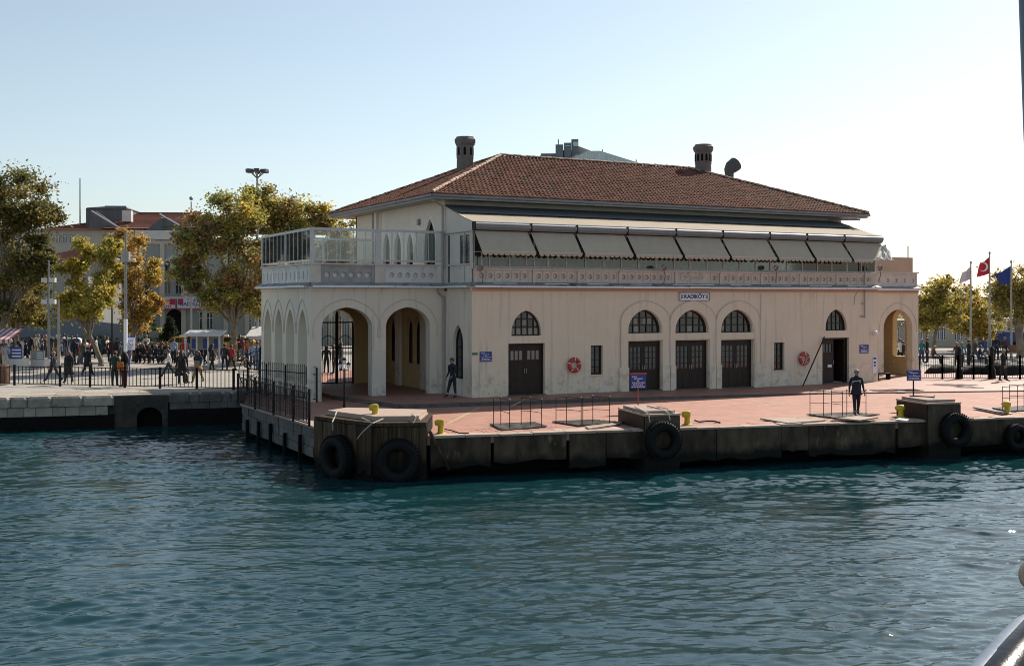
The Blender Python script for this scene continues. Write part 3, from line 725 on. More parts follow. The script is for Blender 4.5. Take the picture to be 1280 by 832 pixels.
# ---- doors
for i,(x0,x1,zb,zt,u0,u1,zl,za,lun,kind) in enumerate(D_):
    mb = MB(); yb = 0.16
    mb.box(x0,x0+.08,yb,yb+.09,zb,zt); mb.box(x1-.08,x1,yb,yb+.09,zb,zt); mb.box(x0+.08,x1-.08,yb,yb+.09,zt-.09,zt)
    door = mb.obj('door', M['darkwood'], T)
    mid = (x0+x1)/2
    for s,(a,b) in enumerate(((x0+.085,mid-.006),(mid+.006,x1-.085))):
        if kind == 'open' and s == 1: continue
        h0,h1 = zb+.01,zt-.1; H = h1-h0; W = b-a; yf = yb+.02
        mb = MB(); st = 0.10
        if kind in ('panel','open'): cols = 3; g0,g1 = h0+H*0.70,h0+H*0.90; rows = 1
        else: cols = 3; g0,g1 = h0+H*0.43,h0+H*0.92; rows = 4
        gx0,gx1 = a+st,b-st
        cw = (gx1-gx0)/cols; ch = (g1-g0)/rows
        hl = [rect(gx0+c*cw+.02,gx0+(c+1)*cw-.02,g0+r_*ch+.015,g0+(r_+1)*ch-.015) for c in range(cols) for r_ in range(rows)]
        mb.plate(rect(a,b,h0,h1), hl, (0,yf,0), UX, NF, 0.05)
        # raised panels below the glass
        top = g0-0.08; n = 2
        if kind in ('panel','open'):
            mb.bevbox(gx0,gx1,yf-.02,yf,h0+.12,h0+(top-h0)*.42,0.01); 
            mb.bevbox(gx0,gx1,yf-.02,yf,h0+(top-h0)*.5,top,0.01)
        else:
            for c in range(2):
                for r_ in range(2):
                    w_ = (gx1-gx0)/2
                    mb.bevbox(gx0+c*w_+.03,gx0+(c+1)*w_-.03,yf-.02,yf,h0+.12+r_*(top-h0-.1)/2,h0+.05+(r_+1)*(top-h0-.1)/2,0.01)
        leaf = mb.obj('door_leaf', M['darkwood'], door)
        mb = MB(); mb.box(gx0-.02,gx1+.02,yf+.03,yf+.045,g0-.01,g1+.01)
        mb.obj('glazing', M['paleglass'] if (kind == 'panel') else M['glass'], door)
        mb = MB(); hx = (b-.05 if s == 0 else a+.05)
        mb.tube([(hx,yf-.05,zb+1.0),(hx,yf-.05,zb+1.22)],0.016,6); mb.box(hx-.012,hx+.012,yf-.05,yf,zb+1.02,zb+1.05); mb.box(hx-.012,hx+.012,yf-.05,yf,zb+1.18,zb+1.21)
        mb.obj('handle', M['galv'], door)
    if kind == 'open':
        mb = MB(); mb.box(mid-.45,mid-.17,yb-.025,yb+.01,zb+.86,zb+1.0); mb.obj('notice', M['letter'], door)
        mb = MB(); mb.box(x1-.15,x1-.1,0.27,1.15,zb,zt-.1); mb.obj('door_leaf', M['darkwood'], door)
    # step under the door
    mb = MB(); mb.box(x0-.05,x1+.05,-0.05,0.30,-0.05,zb+.015); mb.obj('threshold', M['kerb'], T)
    # fanlight
    mb = MB(); W = u1-u0
    inner = [((p[0]-(u0+u1)/2)*0.90+(u0+u1)/2, (p[1]-zl)*0.90+zl+0.05) for p in lun]
    mb.plate(lun, [inner], (0,0.15,0), UX, NF, 0.07)
    nb = 5
    for q in range(1,nb):
        x = u0+W*q/nb; t = abs((x-(u0+u1)/2)/(W/2)); ht = zl+(za-zl)*max(0.25,(1-t**2.1)**0.8)-.06
        mb.box(x-.022,x+.022,0.16,0.20,zl+.03,ht)
    for q in (0.34,0.66):
        z = zl+(za-zl)*q; hw = W/2*math.sqrt(max(0,1-(q*0.98)**2))-.05
        mb.box((u0+u1)/2-hw,(u0+u1)/2+hw,0.163,0.195,z-.022,z+.022)
    fan = mb.obj('fanlight', M['darkwood'], T)
    mb = MB(); mb.plate(lun, [], (0,0.205,0), UX, NF, 0.02); mb.obj('pane', M['glass'], fan)
    # pale panes: brightness seen through the fanlights, put in as colour
    pl = {0:[(0,0),(1,0),(2,0),(3,0),(4,0),(0,1),(4,1),(2,1.1),(1,2),(3,1.9)],1:[(0.75,1),(2.35,1),(3.0,1),(1,0)],2:[(2,0),(2.2,2)],3:[(0,0.2)],4:[]}[i]
    mb = MB()
    for c,r_ in pl:
        x = u0+W*(c+.12)/nb; z = zl+(za-zl)*(0.34*r_)+.06
        sq = 1.0 if not (i == 0 and c in (0,4) and r_ >= 1) else 0.6
        if c == 0 and r_ >= 1: x += W/nb*.35
        mb.box(x,x+W/nb*.72*sq,0.196,0.2045,z,z+(za-zl)*0.25)
    if pl: mb.obj('lit_pane', M['paleglass'], fan)
for x0,x1,z0,z1 in S_:
    mb = MB(); mb.plate(rect(x0,x1,z0,z1), [rect(x0+.07,x1-.07,z0+.07,z1-.07)], (0,0.14,0), UX, NF, 0.06)
    mb.box((x0+x1)/2-.02,(x0+x1)/2+.02,0.15,.19,z0+.06,z1-.06)
    for q in (1,2,3): z = z0+(z1-z0)*q/4; mb.box(x0+.06,x1-.06,0.152,.188,z-.015,z+.015)
    f = mb.obj('window', M['darkwood'], T)
    mb = MB(); mb.box(x0+.05,x1-.05,.19,.205,z0+.05,z1-.05); mb.obj('pane', M['glass'], f)
    mb = MB(); mb.box(x0-.04,x1+.04,-0.05,0.13,z0-.06,z0-.005); mb.obj('sill', M['wall_up'], f)
# raised surround of the three middle doors
outer = [(775.4,836.8),(837,894.4),(894.6,950.2)]
for (pa,pb),dd in zip(outer, D_[1:4]):
    x0,x1,zb,zt,u0,u1,zl,za,lun,kind = dd
    o0,o1 = FX(pa)+.012,FX(pb)-.012; z0 = 1.30; zs = FZ((pa+pb)/2,402); zq = FZ((pa+pb)/2,375.8)
    oc = arch(o0,o1,z0,zs,zq,0.58,14)
    notch = [(x1+.05,z0),(x1+.05,zt+.05),(x0-.05,zt+.05),(x0-.05,z0)]
    hol = [((p[0]-(u0+u1)/2)*1.04+(u0+u1)/2, (p[1]-zl)*1.03+zl-.01) for p in lun]
    mb = MB(); mb.plate(oc+notch, [hol], (0,-0.05,0), UX, NF, 0.048)
    mb.obj('door_surround', M['wall'], T)
    mb = MB(); arcp = oc[1:-1]
    mb.tube([(x,-0.055,z) for x,z in oc], 0.022, 6); mb.obj('arch_moulding', M['parapet'], T)
    for a,b in ((o0-.10 if pa < 800 else o0+.0,x0-.01),(x1+.01,o1+(.08 if pb > 940 else 0))):
        mb = MB(); mb.box(a,b,-0.085,-0.003,0.0,z0-.004); mb.obj('plinth', M['wall'], T)
# plain joint between the two building stages and a slim pilaster line
for px,y0,y1 in ((951,367,405),):
    x = FX(px); mb = MB(); mb.tube([(x,-.01,FZ(px,y0)),(x,-.01,FZ(px,y1))],0.015,5); mb.obj('cable', M['pipe'], T)
# ---- cornice, gutter edge and balustrade of the front terrace
def cornice(p0, p1, N, wall_z=ZC, ext=0.0, white=True, par=T, nseg=None):
    # band, ledge and pale edge along p0 -> p1 (z ignored), projecting along N
    p0 = Vector(p0); p1 = Vector(p1); U = (p1-p0).normalized(); L = (p1-p0).length
    def bar(n0, n1, z0, z1, a=0.0, b=0.0):
        m_ = MB(); q = [p0+U*a+N*n0, p1-U*b+N*n0, p1-U*b+N*n1, p0+U*a+N*n1]; m_.prism([(v.x,v.y) for v in q], z0, z1); return m_
    bar(-0.30,0.035,ZC-.10,ZC+.055).obj('cornice_band', M['peach'] if white else M['wall_wing'], par)
    bar(-0.30,0.30,ZC+.06,ZC+.11).obj('ledge', M['parapet'], par)
    mq = MB(); 
    a0, b0 = p0+N*0.30, p1+N*0.30; c0, d0 = p1-N*0.02, p0-N*0.02
    zz = ZC+.113
    mq.add([(a0.x,a0.y,zz),(b0.x,b0.y,zz),(c0.x,c0.y,zz),(d0.x,d0.y,zz),(a0.x,a0.y,zz+.06),(b0.x,b0.y,zz+.06),(c0.x,c0.y,zz+.19),(d0.x,d0.y,zz+.19)],
           [(3,2,1,0),(4,5,6,7),(0,1,5,4),(1,2,6,5),(2,3,7,6),(3,0,4,7)])
    mq.obj('ledge_flashing', M['lead'], par)
    n = max(1,int(L/1.25)); 
    for k in range(n):
        a = L*k/n+.012; b = L*(k+1)/n-.012
        m_ = MB(); q = [p0+U*a+N*0.305, p0+U*b+N*0.305, p0+U*b+N*0.35, p0+U*a+N*0.35]; dz = random.uniform(-.006,.006)
        m_.prism([(v.x,v.y) for v in q], ZC+.06+dz, ZC+.135+dz); m_.obj('gutter_strip', M['white'], par)
cornice((-0.0,0,0),(XR,0,0),NF)
cornice((0,YU-.36,0),(0,0.0,0),NL,white=False)
cornice((XR,0,0),(XR,YU,0),NR)
roun = [[602.5,613.5,624,634.6,645.6,655.8],[674,684.3,694.6,704.6,714.6],[728,738,747.7,757.3,767],[780,790,799.4,809,818,826.5,835.5],[850,893],
        [907,916.5,926,935.5,944],[957.5,966,975,983,992],[1006,1014,1022,1030.5,1038.5],[1051,1059.5,1068,1077,1085.5]]
bays = [593,665.5,721.5,773.5,843.5,899.5,950.5,999,1045,1096.5]
ZP0, ZP1 = 5.27, 6.02
for gi,(rl,a,b) in enumerate(zip(roun,bays[:-1],bays[1:])):
    x0,x1 = FX(a)+.01,FX(b)-.01
    cs = [FX(p,-.02) for p in rl] if gi != 4 else [FX(893,-.02)]
    hl = []; zc = 5.68; rr = 0.125
    for c in cs: hl.append([(c+rr*math.cos(-2*math.pi*k/14), zc+rr*math.sin(-2*math.pi*k/14)) for k in range(14)])
    mb = MB(); mb.plate(rect(x0+.16,x1,ZP0,ZP1-.08), hl, (0,0.02,0), UX, NF, 0.10)
    pan = mb.obj('balustrade_panel', M['parapet'], T)
    mb = MB(); mb.box(x0+.17,x1-.01,0.125,0.18,ZP0,ZP1-.09); mb.obj('panel_back', M['parapet'], pan)
    mb = MB()
    for c in cs:   # square sunk frames round the roundels: thin raised fillets
        for u in (-.21,.21): mb.box(c+u-.008,c+u+.008,-0.012,0.015,zc-.2,zc+.2)
        mb.ball((c-.03,0.11,zc),0.085,0.05,0.085,8,5)
    mb.obj('roundel_frame', M['parapet'], pan)
    mb = MB(); mb.box(x0,x0+.15,-0.03,0.20,ZP0-.02,ZP1-.085); mb.obj('balustrade_pier', M['parapet'], T)
    mb = MB(); mb.box(x0,x1,-0.07,0.24,ZP1-.082,ZP1); mb.obj('balustrade_coping', M['parapet'], T)
# carved inscription, in relief strokes (right to left script)
def relief(strokes, X0, Z0, s, y, r, name, m, parent):
    mb = MB()
    for st in strokes: mb.tube([(X0+u*s,y,Z0+v*s) for u,v in st], r, 5)
    return mb.obj(name, m, parent)
xa,xb = FX(850.5),FX(880); s = (xb-xa)/10.0
ins = [[(9.8,1.6),(9.7,.8),(9.2,.6),(8.9,1.2),(9.2,1.7),(9.6,1.4)],[(9.6,.7),(8.6,.3),(7.6,.5),(7.7,1.4)],[(7.6,.5),(7.2,.6)],[(9.4,2.4),(9.1,2.3)],
       [(8.4,2.8),(8.2,.9)],[(7.4,1.0),(6.8,1.7),(6.0,1.6),(5.9,.9),(6.6,.7),(7.2,.9)],[(5.9,.9),(5.2,.5),(4.6,.0),(4.2,-.2)],[(6.6,2.6),(6.4,2.5)],
       [(4.9,1.8),(4.4,1.2),(4.9,.8),(5.3,1.2),(4.9,1.7)],[(4.6,.9),(3.8,.1),(3.0,.0)],[(4.6,3.0),(3.2,2.4),(3.6,1.5),(3.0,1.0),(2.2,1.0)],
       [(2.6,1.4),(2.1,1.8),(1.7,1.3),(2.3,.9),(1.9,.3),(1.0,.1),(.2,.4),(.1,1.0),(.5,1.5)],[(.2,3.2),(.2,1.9)],[(1.2,2.7),(1.0,2.6)]]
relief(ins, xa, 5.52, s, -0.0, 0.032, 'carved_inscription', M['parapet'], T)
for a,b in ((616,645),(681,710),(734,760),(788,814),(840.5,892),(913,938),(963,988),(1011,1039),(1059,1083)):
    x0,x1 = FX(a,-.1),FX(b,-.1); mb = MB(); mb.box(x0,x1,-0.16,-0.06,5.27,5.34); mb.obj('strip_light', M['white'], T)
# ---- enclosed terrace behind the balustrade: windows, side panels, lean-to
edges = [FX(592.5,.12)]+[FX(p,.12) for p in (612,637,658,668,685,708,732,755,777,798.5,820,843,862.5,884,905,925,945,963,984,1003,1022,1040,1059,1077,1094)]
ZW0,ZW1 = 6.03,7.66
for a,b in zip(edges[:-1],edges[1:]):
    mb = MB(); mb.plate(rect(a,b-.002,ZW0,ZW1), [rect(a+.035,b-.037,ZW0+.09,ZW1-.05)], (0,0.12,0), UX, NF, 0.07)
    f = mb.obj('terrace_window', M['whitemetal'], T)
    mb = MB(); mb.box(a+.02,b-.022,0.15,0.158,ZW0+.07,ZW1-.03); mb.obj('pane', M['smoke'], f)
mb = MB(); mb.box(0.0,XR-.1,0.02,YU+.3,5.0,5.25); mb.obj('terrace_floor', M['interior'], T)
ZLe, ZLw = 8.12, 9.07
mb = MB()
mb.plate([(0.15,5.25),(0.15,7.70),(YU,7.70),(YU,5.25)], [rect(0.30,1.35,5.9,7.55),rect(2.45,2.7,5.4,7.6)], (0.02,0,0), UY, NL, 0.06)
mb.obj('end_screen', M['wall_up'], T)
mb = MB(); mb.box(0.05,0.07,0.28,2.8,5.4,7.6); mb.obj('end_glazing', M['glass'], T)
mb = MB(); mb.plate([(-0.1,7.74),(-0.1,ZLe-.03),(YU,ZLw-.03),(YU,7.74)], [], (-0.02,0,0), UY, NL, 0.05); mb.obj('gable_cloth', M['wall_up'], T)
mb = MB(); mb.tube([(-0.04,-0.12,7.71),(-0.04,YU,7.71)],0.04,6); mb.tube([(-0.02,-.05,6.0),(-0.02,-.05,7.7)],0.04,6); mb.tube([(-0.02,.8,5.3),(-0.02,.8,7.7)],0.025,6); mb.tube([(-.02,-.03,6.75),(.5,-.03,6.75)],.02,6); mb.tube([(.45,-.08,6.0),(.45,-.08,7.0)],0.02,6)
mb.obj('end_post', M['whitemetal'], T)
# lean-to cloth in nine bays with seams
flap_px = [592.5,661,718,781,841.6,900,958.5,1005,1051.5,1096]
FXs = [FX(p,-.1) for p in flap_px]; FXs[0] = -0.03; FXs[-1] = XR+.05
for a,b in zip(FXs[:-1],FXs[1:]):
    mb = MB(); n = 6; vs = []; a2,b2 = a+.006,b-.006
    for r_ in range(n+1):
        t = r_/n; Y = -0.12+(YU+.12)*t; z = ZLe+(ZLw-ZLe)*t-0.05*math.sin(math.pi*t)
        vs += [(a2,Y,z),(b2,Y,z)]
    N_ = len(vs); vs += [(x,y,z-.03) for x,y,z in vs]
    fs = [(2*i,2*i+1,2*i+3,2*i+2) for i in range(n)]+[(N_+2*i+1,N_+2*i,N_+2*i+2,N_+2*i+3) for i in range(n)]
    fs += [(0,N_,N_+1,1)]
    for i in range(n): fs += [(2*i,2*i+2,N_+2*i+2,N_+2*i),(2*i+1,N_+2*i+1,N_+2*i+3,2*i+3)]
    mb.add(vs, fs); mb.obj('leanto_sheet', M['fabric_tan'], T)
    # rolled box in front
    mb = MB(); prof = [(-0.12,ZLe+.0),(-0.30,ZLe-.03),(-0.40,ZLe-.12),(-0.40,ZLe-.27),(-0.30,7.735),(-0.10,7.735),(-0.10,ZLe-.01)]
    a3,b3 = a+.03,b-.03; m_ = len(prof)
    mb.add([(a3,y,z) for y,z in prof]+[(b3,y,z) for y,z in prof], [tuple(range(m_)),tuple(range(2*m_-1,m_-1,-1))]+[(k,m_+k,m_+(k+1)%m_,(k+1)%m_) for k in range(m_)])
    mb.obj('awning_box', M['band'], T)
    mb = MB(); mb.box(a+.0,b,-0.24,-0.18,7.70,7.733); mb.box(a-.02,a+.02,-0.41,-0.09,7.72,ZLe-.02); mb.obj('awning_rail', M['iron'], T)
    mb = MB(); mb.tube([(a+.03,-.30,ZLe-.03),(b-.03,-.30,ZLe-.03)],0.022,6); mb.obj('front_bead', M['white'], T)
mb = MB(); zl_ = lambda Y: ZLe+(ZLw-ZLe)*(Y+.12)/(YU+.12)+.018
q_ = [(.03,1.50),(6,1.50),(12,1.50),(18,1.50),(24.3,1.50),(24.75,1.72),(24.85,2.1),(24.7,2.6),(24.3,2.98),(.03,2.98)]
mb.add([(x,y,zl_(y)) for x,y in q_]+[(x,y,zl_(y)+.02) for x,y in q_],[tuple(range(len(q_)-1,-1,-1)),tuple(range(len(q_),2*len(q_)))]+[(k,(k+1)%len(q_),len(q_)+(k+1)%len(q_),len(q_)+k) for k in range(len(q_))]); mb.obj('leanto_overlay', mat('dark_grey_overlay',(.115,.125,.13),(.09,.10,.105),1.5,.6,.05,stretch=(3,.3,1)), T)  # thin dark grey overlay above the back half of the tan sheets
mb = MB(); mb.box(-0.02,XR-.02,-0.10,0.10,7.67,7.705); mb.obj('head_rail', M['whitemetal'], T)
mb = MB(); mb.plate([(-0.1,7.74),(-0.1,ZLe-.03),(YU,ZLw-.03),(YU,7.74)], [], (XR,0,0), UY, NR, 0.04); mb.obj('gable_cloth', M['fabric_pale'], T)
mb = MB(); mb.plate(rect(0.15,YU,5.25,7.7), [rect(.3,1.4,6.1,7.5),rect(1.55,2.8,6.1,7.5)], (XR-.05,0,0), UY, NR, 0.06); mb.obj('end_screen', M['whitemetal'], T)
# nine hanging awning flaps
def flap(a, b, last=False):
    mb = MB(); nx = 16; ny = 8; vs = []
    a2,b2 = a+.03,b-.11
    dy_ = random.uniform(-.025,.02); ph_ = random.uniform(0,6)
    def P_(u, t, k=1.0): return (a2+(b2-a2)*u, -0.20-(0.80+dy_)*t+.012*math.sin(u*9+ph_)*t+.01*math.sin(u*23+t*4+ph_), 7.69-0.96*t-0.018*math.sin(math.pi*t)*(0.7+.3*math.sin(2.3*u+a*3))*k)
    for j in range(ny+1):
        for i in range(nx+1): vs.append(P_(i/nx,j/ny))
    fs = [(j*(nx+1)+i,j*(nx+1)+i+1,(j+1)*(nx+1)+i+1,(j+1)*(nx+1)+i) for j in range(ny) for i in range(nx) if not (last and (i+.5)/nx > 1.02-0.52*max(0,(j+.5)/ny-.12))]
    n0 = len(vs); vs += [(x,y+.012,z-.010) for x,y,z in vs]; fs += [tuple(n0+q for q in reversed(f)) for f in fs]
    mb.add(vs, fs)
    o = mb.obj('awning_flap', M['fabric_grey'], T, smooth=True)
    mv = MB(); n = max(6,int((b2-a2)/0.26)); top = []; bot = []
    y0 = -1.005; zt = 6.725
    for i in range(n*5+1):
        u = i/(n*5); x = a2+(b2-a2)*u; k = abs(math.sin(math.pi*u*n)); top.append((x,y0,zt)); bot.append((x,y0-.01+.012*math.sin(9*u),zt-.08-.085*math.sqrt(k)))
    m_ = len(top); mv.add(top+bot, [(i,i+1,m_+i+1,m_+i) for i in range(m_-1) if not (last and i > m_*.5)])
    mv.obj('valance', M['fabric_grey'], o)
    mr = MB(); mr.tube([(a2,-1.0,6.73),(b2,-1.0,6.73)],0.022,6); mr.obj('front_bar', M['whitemetal'], o)
    for x in (a2-.02,b2+.03):
        mr = MB(); mr.tube([(x,-.18,7.70),(x,-1.0,6.72)],0.012,5); mr.obj('awning_arm', M['iron'], o)
    if last:       # the torn, folded back corner of the last one
        mc = MB(); r = random.Random(3); n = 8; vs = []
        for j in range(n+1):
            for i in range(n+1):
                t = .12+.90*j/n; e = 1.04-0.50*max(0,t-.12); u = e+(1.10-e)*i/n
                x,y,z = P_(u,t); w_ = math.sin(math.pi*i/n)*.10+.02; vs.append((x+r.uniform(-.03,.03),y-w_*.8+.05*math.sin(i*1.9+j*.8),z+w_*.4+.04*math.sin(i*2.3-j*1.1)))
        mc.add(vs,[(j*(n+1)+i,j*(n+1)+i+1,(j+1)*(n+1)+i+1,(j+1)*(n+1)+i) for j in range(n) for i in range(n)]); mc.obj('torn_cloth', M['fabric_pale'], o)
    return o
for i,(a,b) in enumerate(zip(FXs[:-1],FXs[1:])): flap(a+.02,b, i == 8)
# ---- upper storey
up_h = []
for pa,pb,yt,yb in ((479,487,291,327.5),(493,501,291,327.5),(508.5,516,292,327.5),(453,463,289,327.5),(530.5,544,274,329)):
    y0,y1 = sorted((SY(pa),SY(pb))); za = SZ((pa+pb)/2,yt); z0 = 5.95 if pb-pa < 12 else 5.75
    up_h.append((y0,y1,z0,za-(y1-y0)*1.0,za))
mb = MB(); mb.plate(rect(YU,YB,5.0,9.42), [arch(a,b,c,d,e,1.05,8) for a,b,c,d,e in up_h], (0,0,0), UY, NL, 0.3)
mb.obj('upper_wall', M['wall_up'], T)
for a,b,c,d,e in up_h:
    lancet(a,b,c,d,e,0,'upper_window')
    mb = MB(); o = arch(a-.16,b+.16,c,d,e+.30,1.05,9); mb.tube([(-0.012,y,z) for y,z in o],0.03,5); mb.obj('window_moulding', M['white'], T)
mb = MB(); mb.plate(rect(0.3,XU,5.0,9.42), [rect(1.2+3.0*k,3.4+3.0*k,5.3,7.6) for k in range(8)], (0,YU,0), UX, NF, 0.3)
mb.plate(rect(0.0,XU,5.0,9.42), [], (0,YB,0), UX, NB, 0.3); mb.plate(rect(YU+.3,YB-.3,5.0,9.42), [], (XU,0,0), UY, NR, 0.3)
mb.obj('upper_rear_wall', M['wall_up'], T)
mb = MB()
for k in range(8): mb.box(1.15+3.0*k,3.45+3.0*k,YU+.12,YU+.14,5.25,7.65)
mb.obj('inner_glazing', M['glass'], T)
y = SY(473); mb = MB(); mb.box(-0.22,-.003,y-.2,y+.2,5.2,9.3); mb.obj('pilaster', M['wall_up'], T)
y = SY(528); mb = MB(); mb.box(-0.05,-.003,SY(447),SY(475)-.2,5.2,9.28); mb.obj('pilaster', M['wall_up'], T)
mb = MB(); mb.box(-.12,-.01,SY(524.5)-.12,SY(524.5)+.1,SZ(524.5,281.5),SZ(524.5,274)); mb.obj('wall_lamp', M['greymetal'], T)
mb = MB()
for px in (471.5,): mb.tube([(-0.26,SY(px),9.3),(-0.26,SY(px),5.4)],0.05,6)
mb.tube([(-0.9,2.3,9.36),(-0.9,2.3,9.22),(-0.16,YU-.12,9.0),(-0.16,YU-.12,5.35),(-0.40,YU-.12,5.12),(-0.40,YU-.14,4.9),(-.12,YU-.14,4.7),(-.12,YU-.14,0.1)],0.055,8)
mb.obj('drainpipe', M['pipe'], T)
# ---- roof
EX0,EX1,EY0,EY1,ZE = -1.05,26.25,2.0,16.7,9.5
RX0,RX1,RY,ZR = 6.25,19.0,9.35,12.47
mb = MB()
mb.add([(EX0,EY0,ZE),(EX1,EY0,ZE),(EX1,EY1,ZE),(EX0,EY1,ZE),(RX0,RY,ZR),(RX1,RY,ZR)], [(0,1,5,4),(1,2,5),(2,3,4,5),(3,0,4)])
mb.obj('roof_boarding', M['darkwood'], T)
mb = MB(); mb.box(EX0+.06,EX1-.06,EY0+.06,EY1-.06,9.30,9.40); mb.obj('soffit', mat('soffit_boards', (0.34,0.30,0.26), (0.28,0.25,0.22), 2, 0.85, stretch=(0.3,6,1)), T)
for nm,q in (('fascia',((EX0,EX1,EY0,EY0+.05),(EX0,EX1,EY1-.05,EY1),(EX0,EX0+.05,EY0+.052,EY1-.052),(EX1-.05,EX1,EY0+.052,EY1-.052))),):
    for x0,x1,y0,y1 in q:
        mb = MB(); mb.box(x0,x1,y0,y1,9.27,9.42); mb.obj(nm, M['pipe'], T)
mb = MB(); hr = 0.07
for p,q in (((EX0-.08,EY0-.08),(EX1+.08,EY0-.08)),((EX1+.08,EY0-.08),(EX1+.08,EY1)),((EX0-.08,EY0-.08),(EX0-.08,EY1))):
    mb.tube([(*p,9.42),(*q,9.42)],hr,8)
mb.obj('gutter', M['greymetal'], T)
mb = MB(); mb.tube([(XR-1.2,YU-.4,9.16),(XR+.35,YU-1.3,9.12),(XR+.35,YU-1.3,9.34)],0.05,6); mb.obj('spout', M['greymetal'], T)
def tile_slope(P0, P1, R0, R1, name):
    # P0->P1 eave, R0->R1 the upper edge (may coincide); staggered rows of curved tiles
    P0,P1,R0,R1 = map(Vector,(P0,P1,R0,R1)); U = (P1-P0).normalized(); L = (P1-P0).length
    mid = (R0+R1)/2; up = (mid-P0)-U*((mid-P0).dot(U)); S = up.length; V = up.normalized(); N = U.cross(V).normalized()
    if N.z < 0: N = -N
    a0 = (R0-P0).dot(U); a1 = (R1-P0).dot(U)
    tw, th = 0.235, 0.335; rows = int(S/th)+1
    vs = []; fs = []; cols = []; r = random.Random(name)
    for j in range(rows):
        v0 = j*th-.05; v1 = min(v0+th+.05, S); t = max(0,v0)/S; lo = a0*t; hi = L+(a1-L)*t
        off = (tw/2 if j % 2 else 0.0)
        k = int((lo-off)/tw)-1
        while off+k*tw < hi:
            u0 = off+k*tw; k += 1
            if u0+tw*.5 < lo or u0+tw*.5 > hi: continue
            uu0,uu1 = max(u0,lo),min(u0+tw,hi)
            jz = r.uniform(-.008,.012); n = len(vs)
            prof = (0.0,0.032,0.040,0.022,0.0)
            for vv,hh in ((v0,0.036+jz),(v1,0.010+jz)):
                for q in range(5): 
                    u = uu0+(uu1-uu0)*q/4; p = P0+U*u+V*vv+N*(prof[q]+hh); vs.append((p.x,p.y,p.z))
            for q in range(5):
                u = uu0+(uu1-uu0)*q/4; p = P0+U*u+V*v0+N*(-0.005); vs.append((p.x,p.y,p.z))
            for q in range(4): fs += [(n+q,n+q+1,n+6+q,n+5+q),(n+10+q,n+11+q,n+q+1,n+q)]
            b = r.choice((0.62,0.8,0.95,1.05,1.2,1.0,0.9)); wv = r.uniform(-.05,.08)
            cols += [(b+wv,b,b-wv*.6,1)]*15
    me = bpy.data.meshes.new(name); me.from_pydata(vs, [], fs); me.materials.append(M['tile'])
    at = me.color_attributes.new('tint','FLOAT_COLOR','POINT'); at.data.foreach_set('color', np.array(cols,dtype=np.float32).ravel())
    me.update(); o = bpy.data.objects.new('roof_tiles', me); COL.objects.link(o); o.parent = T; o.location = -T.location; o['kind'] = 'stuff'
    return o
A0,A1,A2,A3 = (EX0-.06,EY0-.06,ZE),(EX1+.06,EY0-.06,ZE),(EX1+.06,EY1,ZE),(EX0-.06,EY1,ZE); B0,B1 = (RX0,RY,ZR),(RX1,RY,ZR)
tile_slope(A0,A1,B0,B1,'front'); tile_slope(A3,A0,B0,B0,'left'); tile_slope(A1,A2,B1,B1,'right'); tile_slope(A2,A3,B1,B0,'back')
mb = MB(); n = 7
for i,(x,rr) in enumerate(((0,0.115),(0.43,0.095))):
    mb.v += [(x,rr*math.cos(math.pi*k/(n-1)),rr*math.sin(math.pi*k/(n-1))-.02) for k in range(n)]
mb.f = [(k,k+1,n+k+1,n+k) for k in range(n-1)]+[tuple(range(n)),tuple(range(2*n-1,n-1,-1))]; mb.mi = [0]*len(mb.f)
rt0 = mb.obj('ridge_tile', M['ridge'], T, loc=(0,0,0)); first = True
for a,b in ((A0,B0),(A3,B0),(A1,B1),(A2,B1),(B0,B1)):
    a,b = Vector(a),Vector(b); dv_ = b-a; L = dv_.length; n = int(L/0.40); 
    q = dv_.to_track_quat('X','Z').to_euler()
    for k in range(n):
        p = a+dv_*(k/n)+Vector((0,0,0.075+random.uniform(-.012,.012)))
        e = (q[0]+random.uniform(-.05,.05), q[1]+random.uniform(-.02,.02), q[2]+random.uniform(-.05,.05))
        if first:
            rt0.location = p-T.location; rt0.rotation_euler = e; first = False
        else: piece(rt0, p, T, e)
# chimneys with pierced heads
def chimney(c, zb, zt, r, n, name_rot=0):
    H = zt-zb; mb = MB(); pr = [(r*1.02,-0.8),(r,0),(r*.96,H*.40),(r*1.0,H*.43),(r*1.0,H*.76),(r*1.12,H*.80),(r*1.22,H*.86),(r*1.22,H*.93),(r*1.05,H*.96),(r*1.0,H),(r*.6,H)]
    A,U,V = Vector((0,0,1)),Vector((math.cos(name_rot),math.sin(name_rot),0)),Vector((-math.sin(name_rot),math.cos(name_rot),0))
    mb.lathe(pr,(c[0],c[1],zb),n,(A,U,V))
    o = mb.obj('chimney', M['chimney'], T)
    if n > 10: smooth_angle(o,35)
    m2 = MB(); K = 8 if n <= 8 else 12
    for k in range(K):
        a = name_rot+2*math.pi*(k+.5)/K; nn = Vector((math.cos(a),math.sin(a),0)); tt = Vector((-nn.y,nn.x,0)); w_ = r*.13
        ap = r*(math.cos(math.pi/8) if n <= 8 else 1.0)
        m2.plate(arch(-w_,w_,H*.50,H*.64,H*.72,.6,4), [], Vector((c[0],c[1],zb))+nn*(ap+.012), tt, nn, 0.05)
    m2.obj('smoke_opening', M['wet'], o)
    return o
ch1 = (4.4,10.0); d1 = dep(*ch1); chimney(ch1, 11.45, ZAT(171.5,d1), 0.50, 8, D2R(-27.8)+math.pi/8)
ch2 = (19.85,9.0); d2 = dep(*ch2); chimney(ch2, 11.9, ZAT(181,d2), 0.50, 20, 0)
mb = MB(); c = Vector((21.75,8.9,0)); zc = ZAT(226,dep(c.x,c.y))
path = [(c.x,c.y,zc-.5),(c.x,c.y,zc+.42),(c.x+.02,c.y,zc+.62),(c.x+.16,c.y-.02,zc+.84),(c.x+.48,c.y-.03,zc+1.06)]
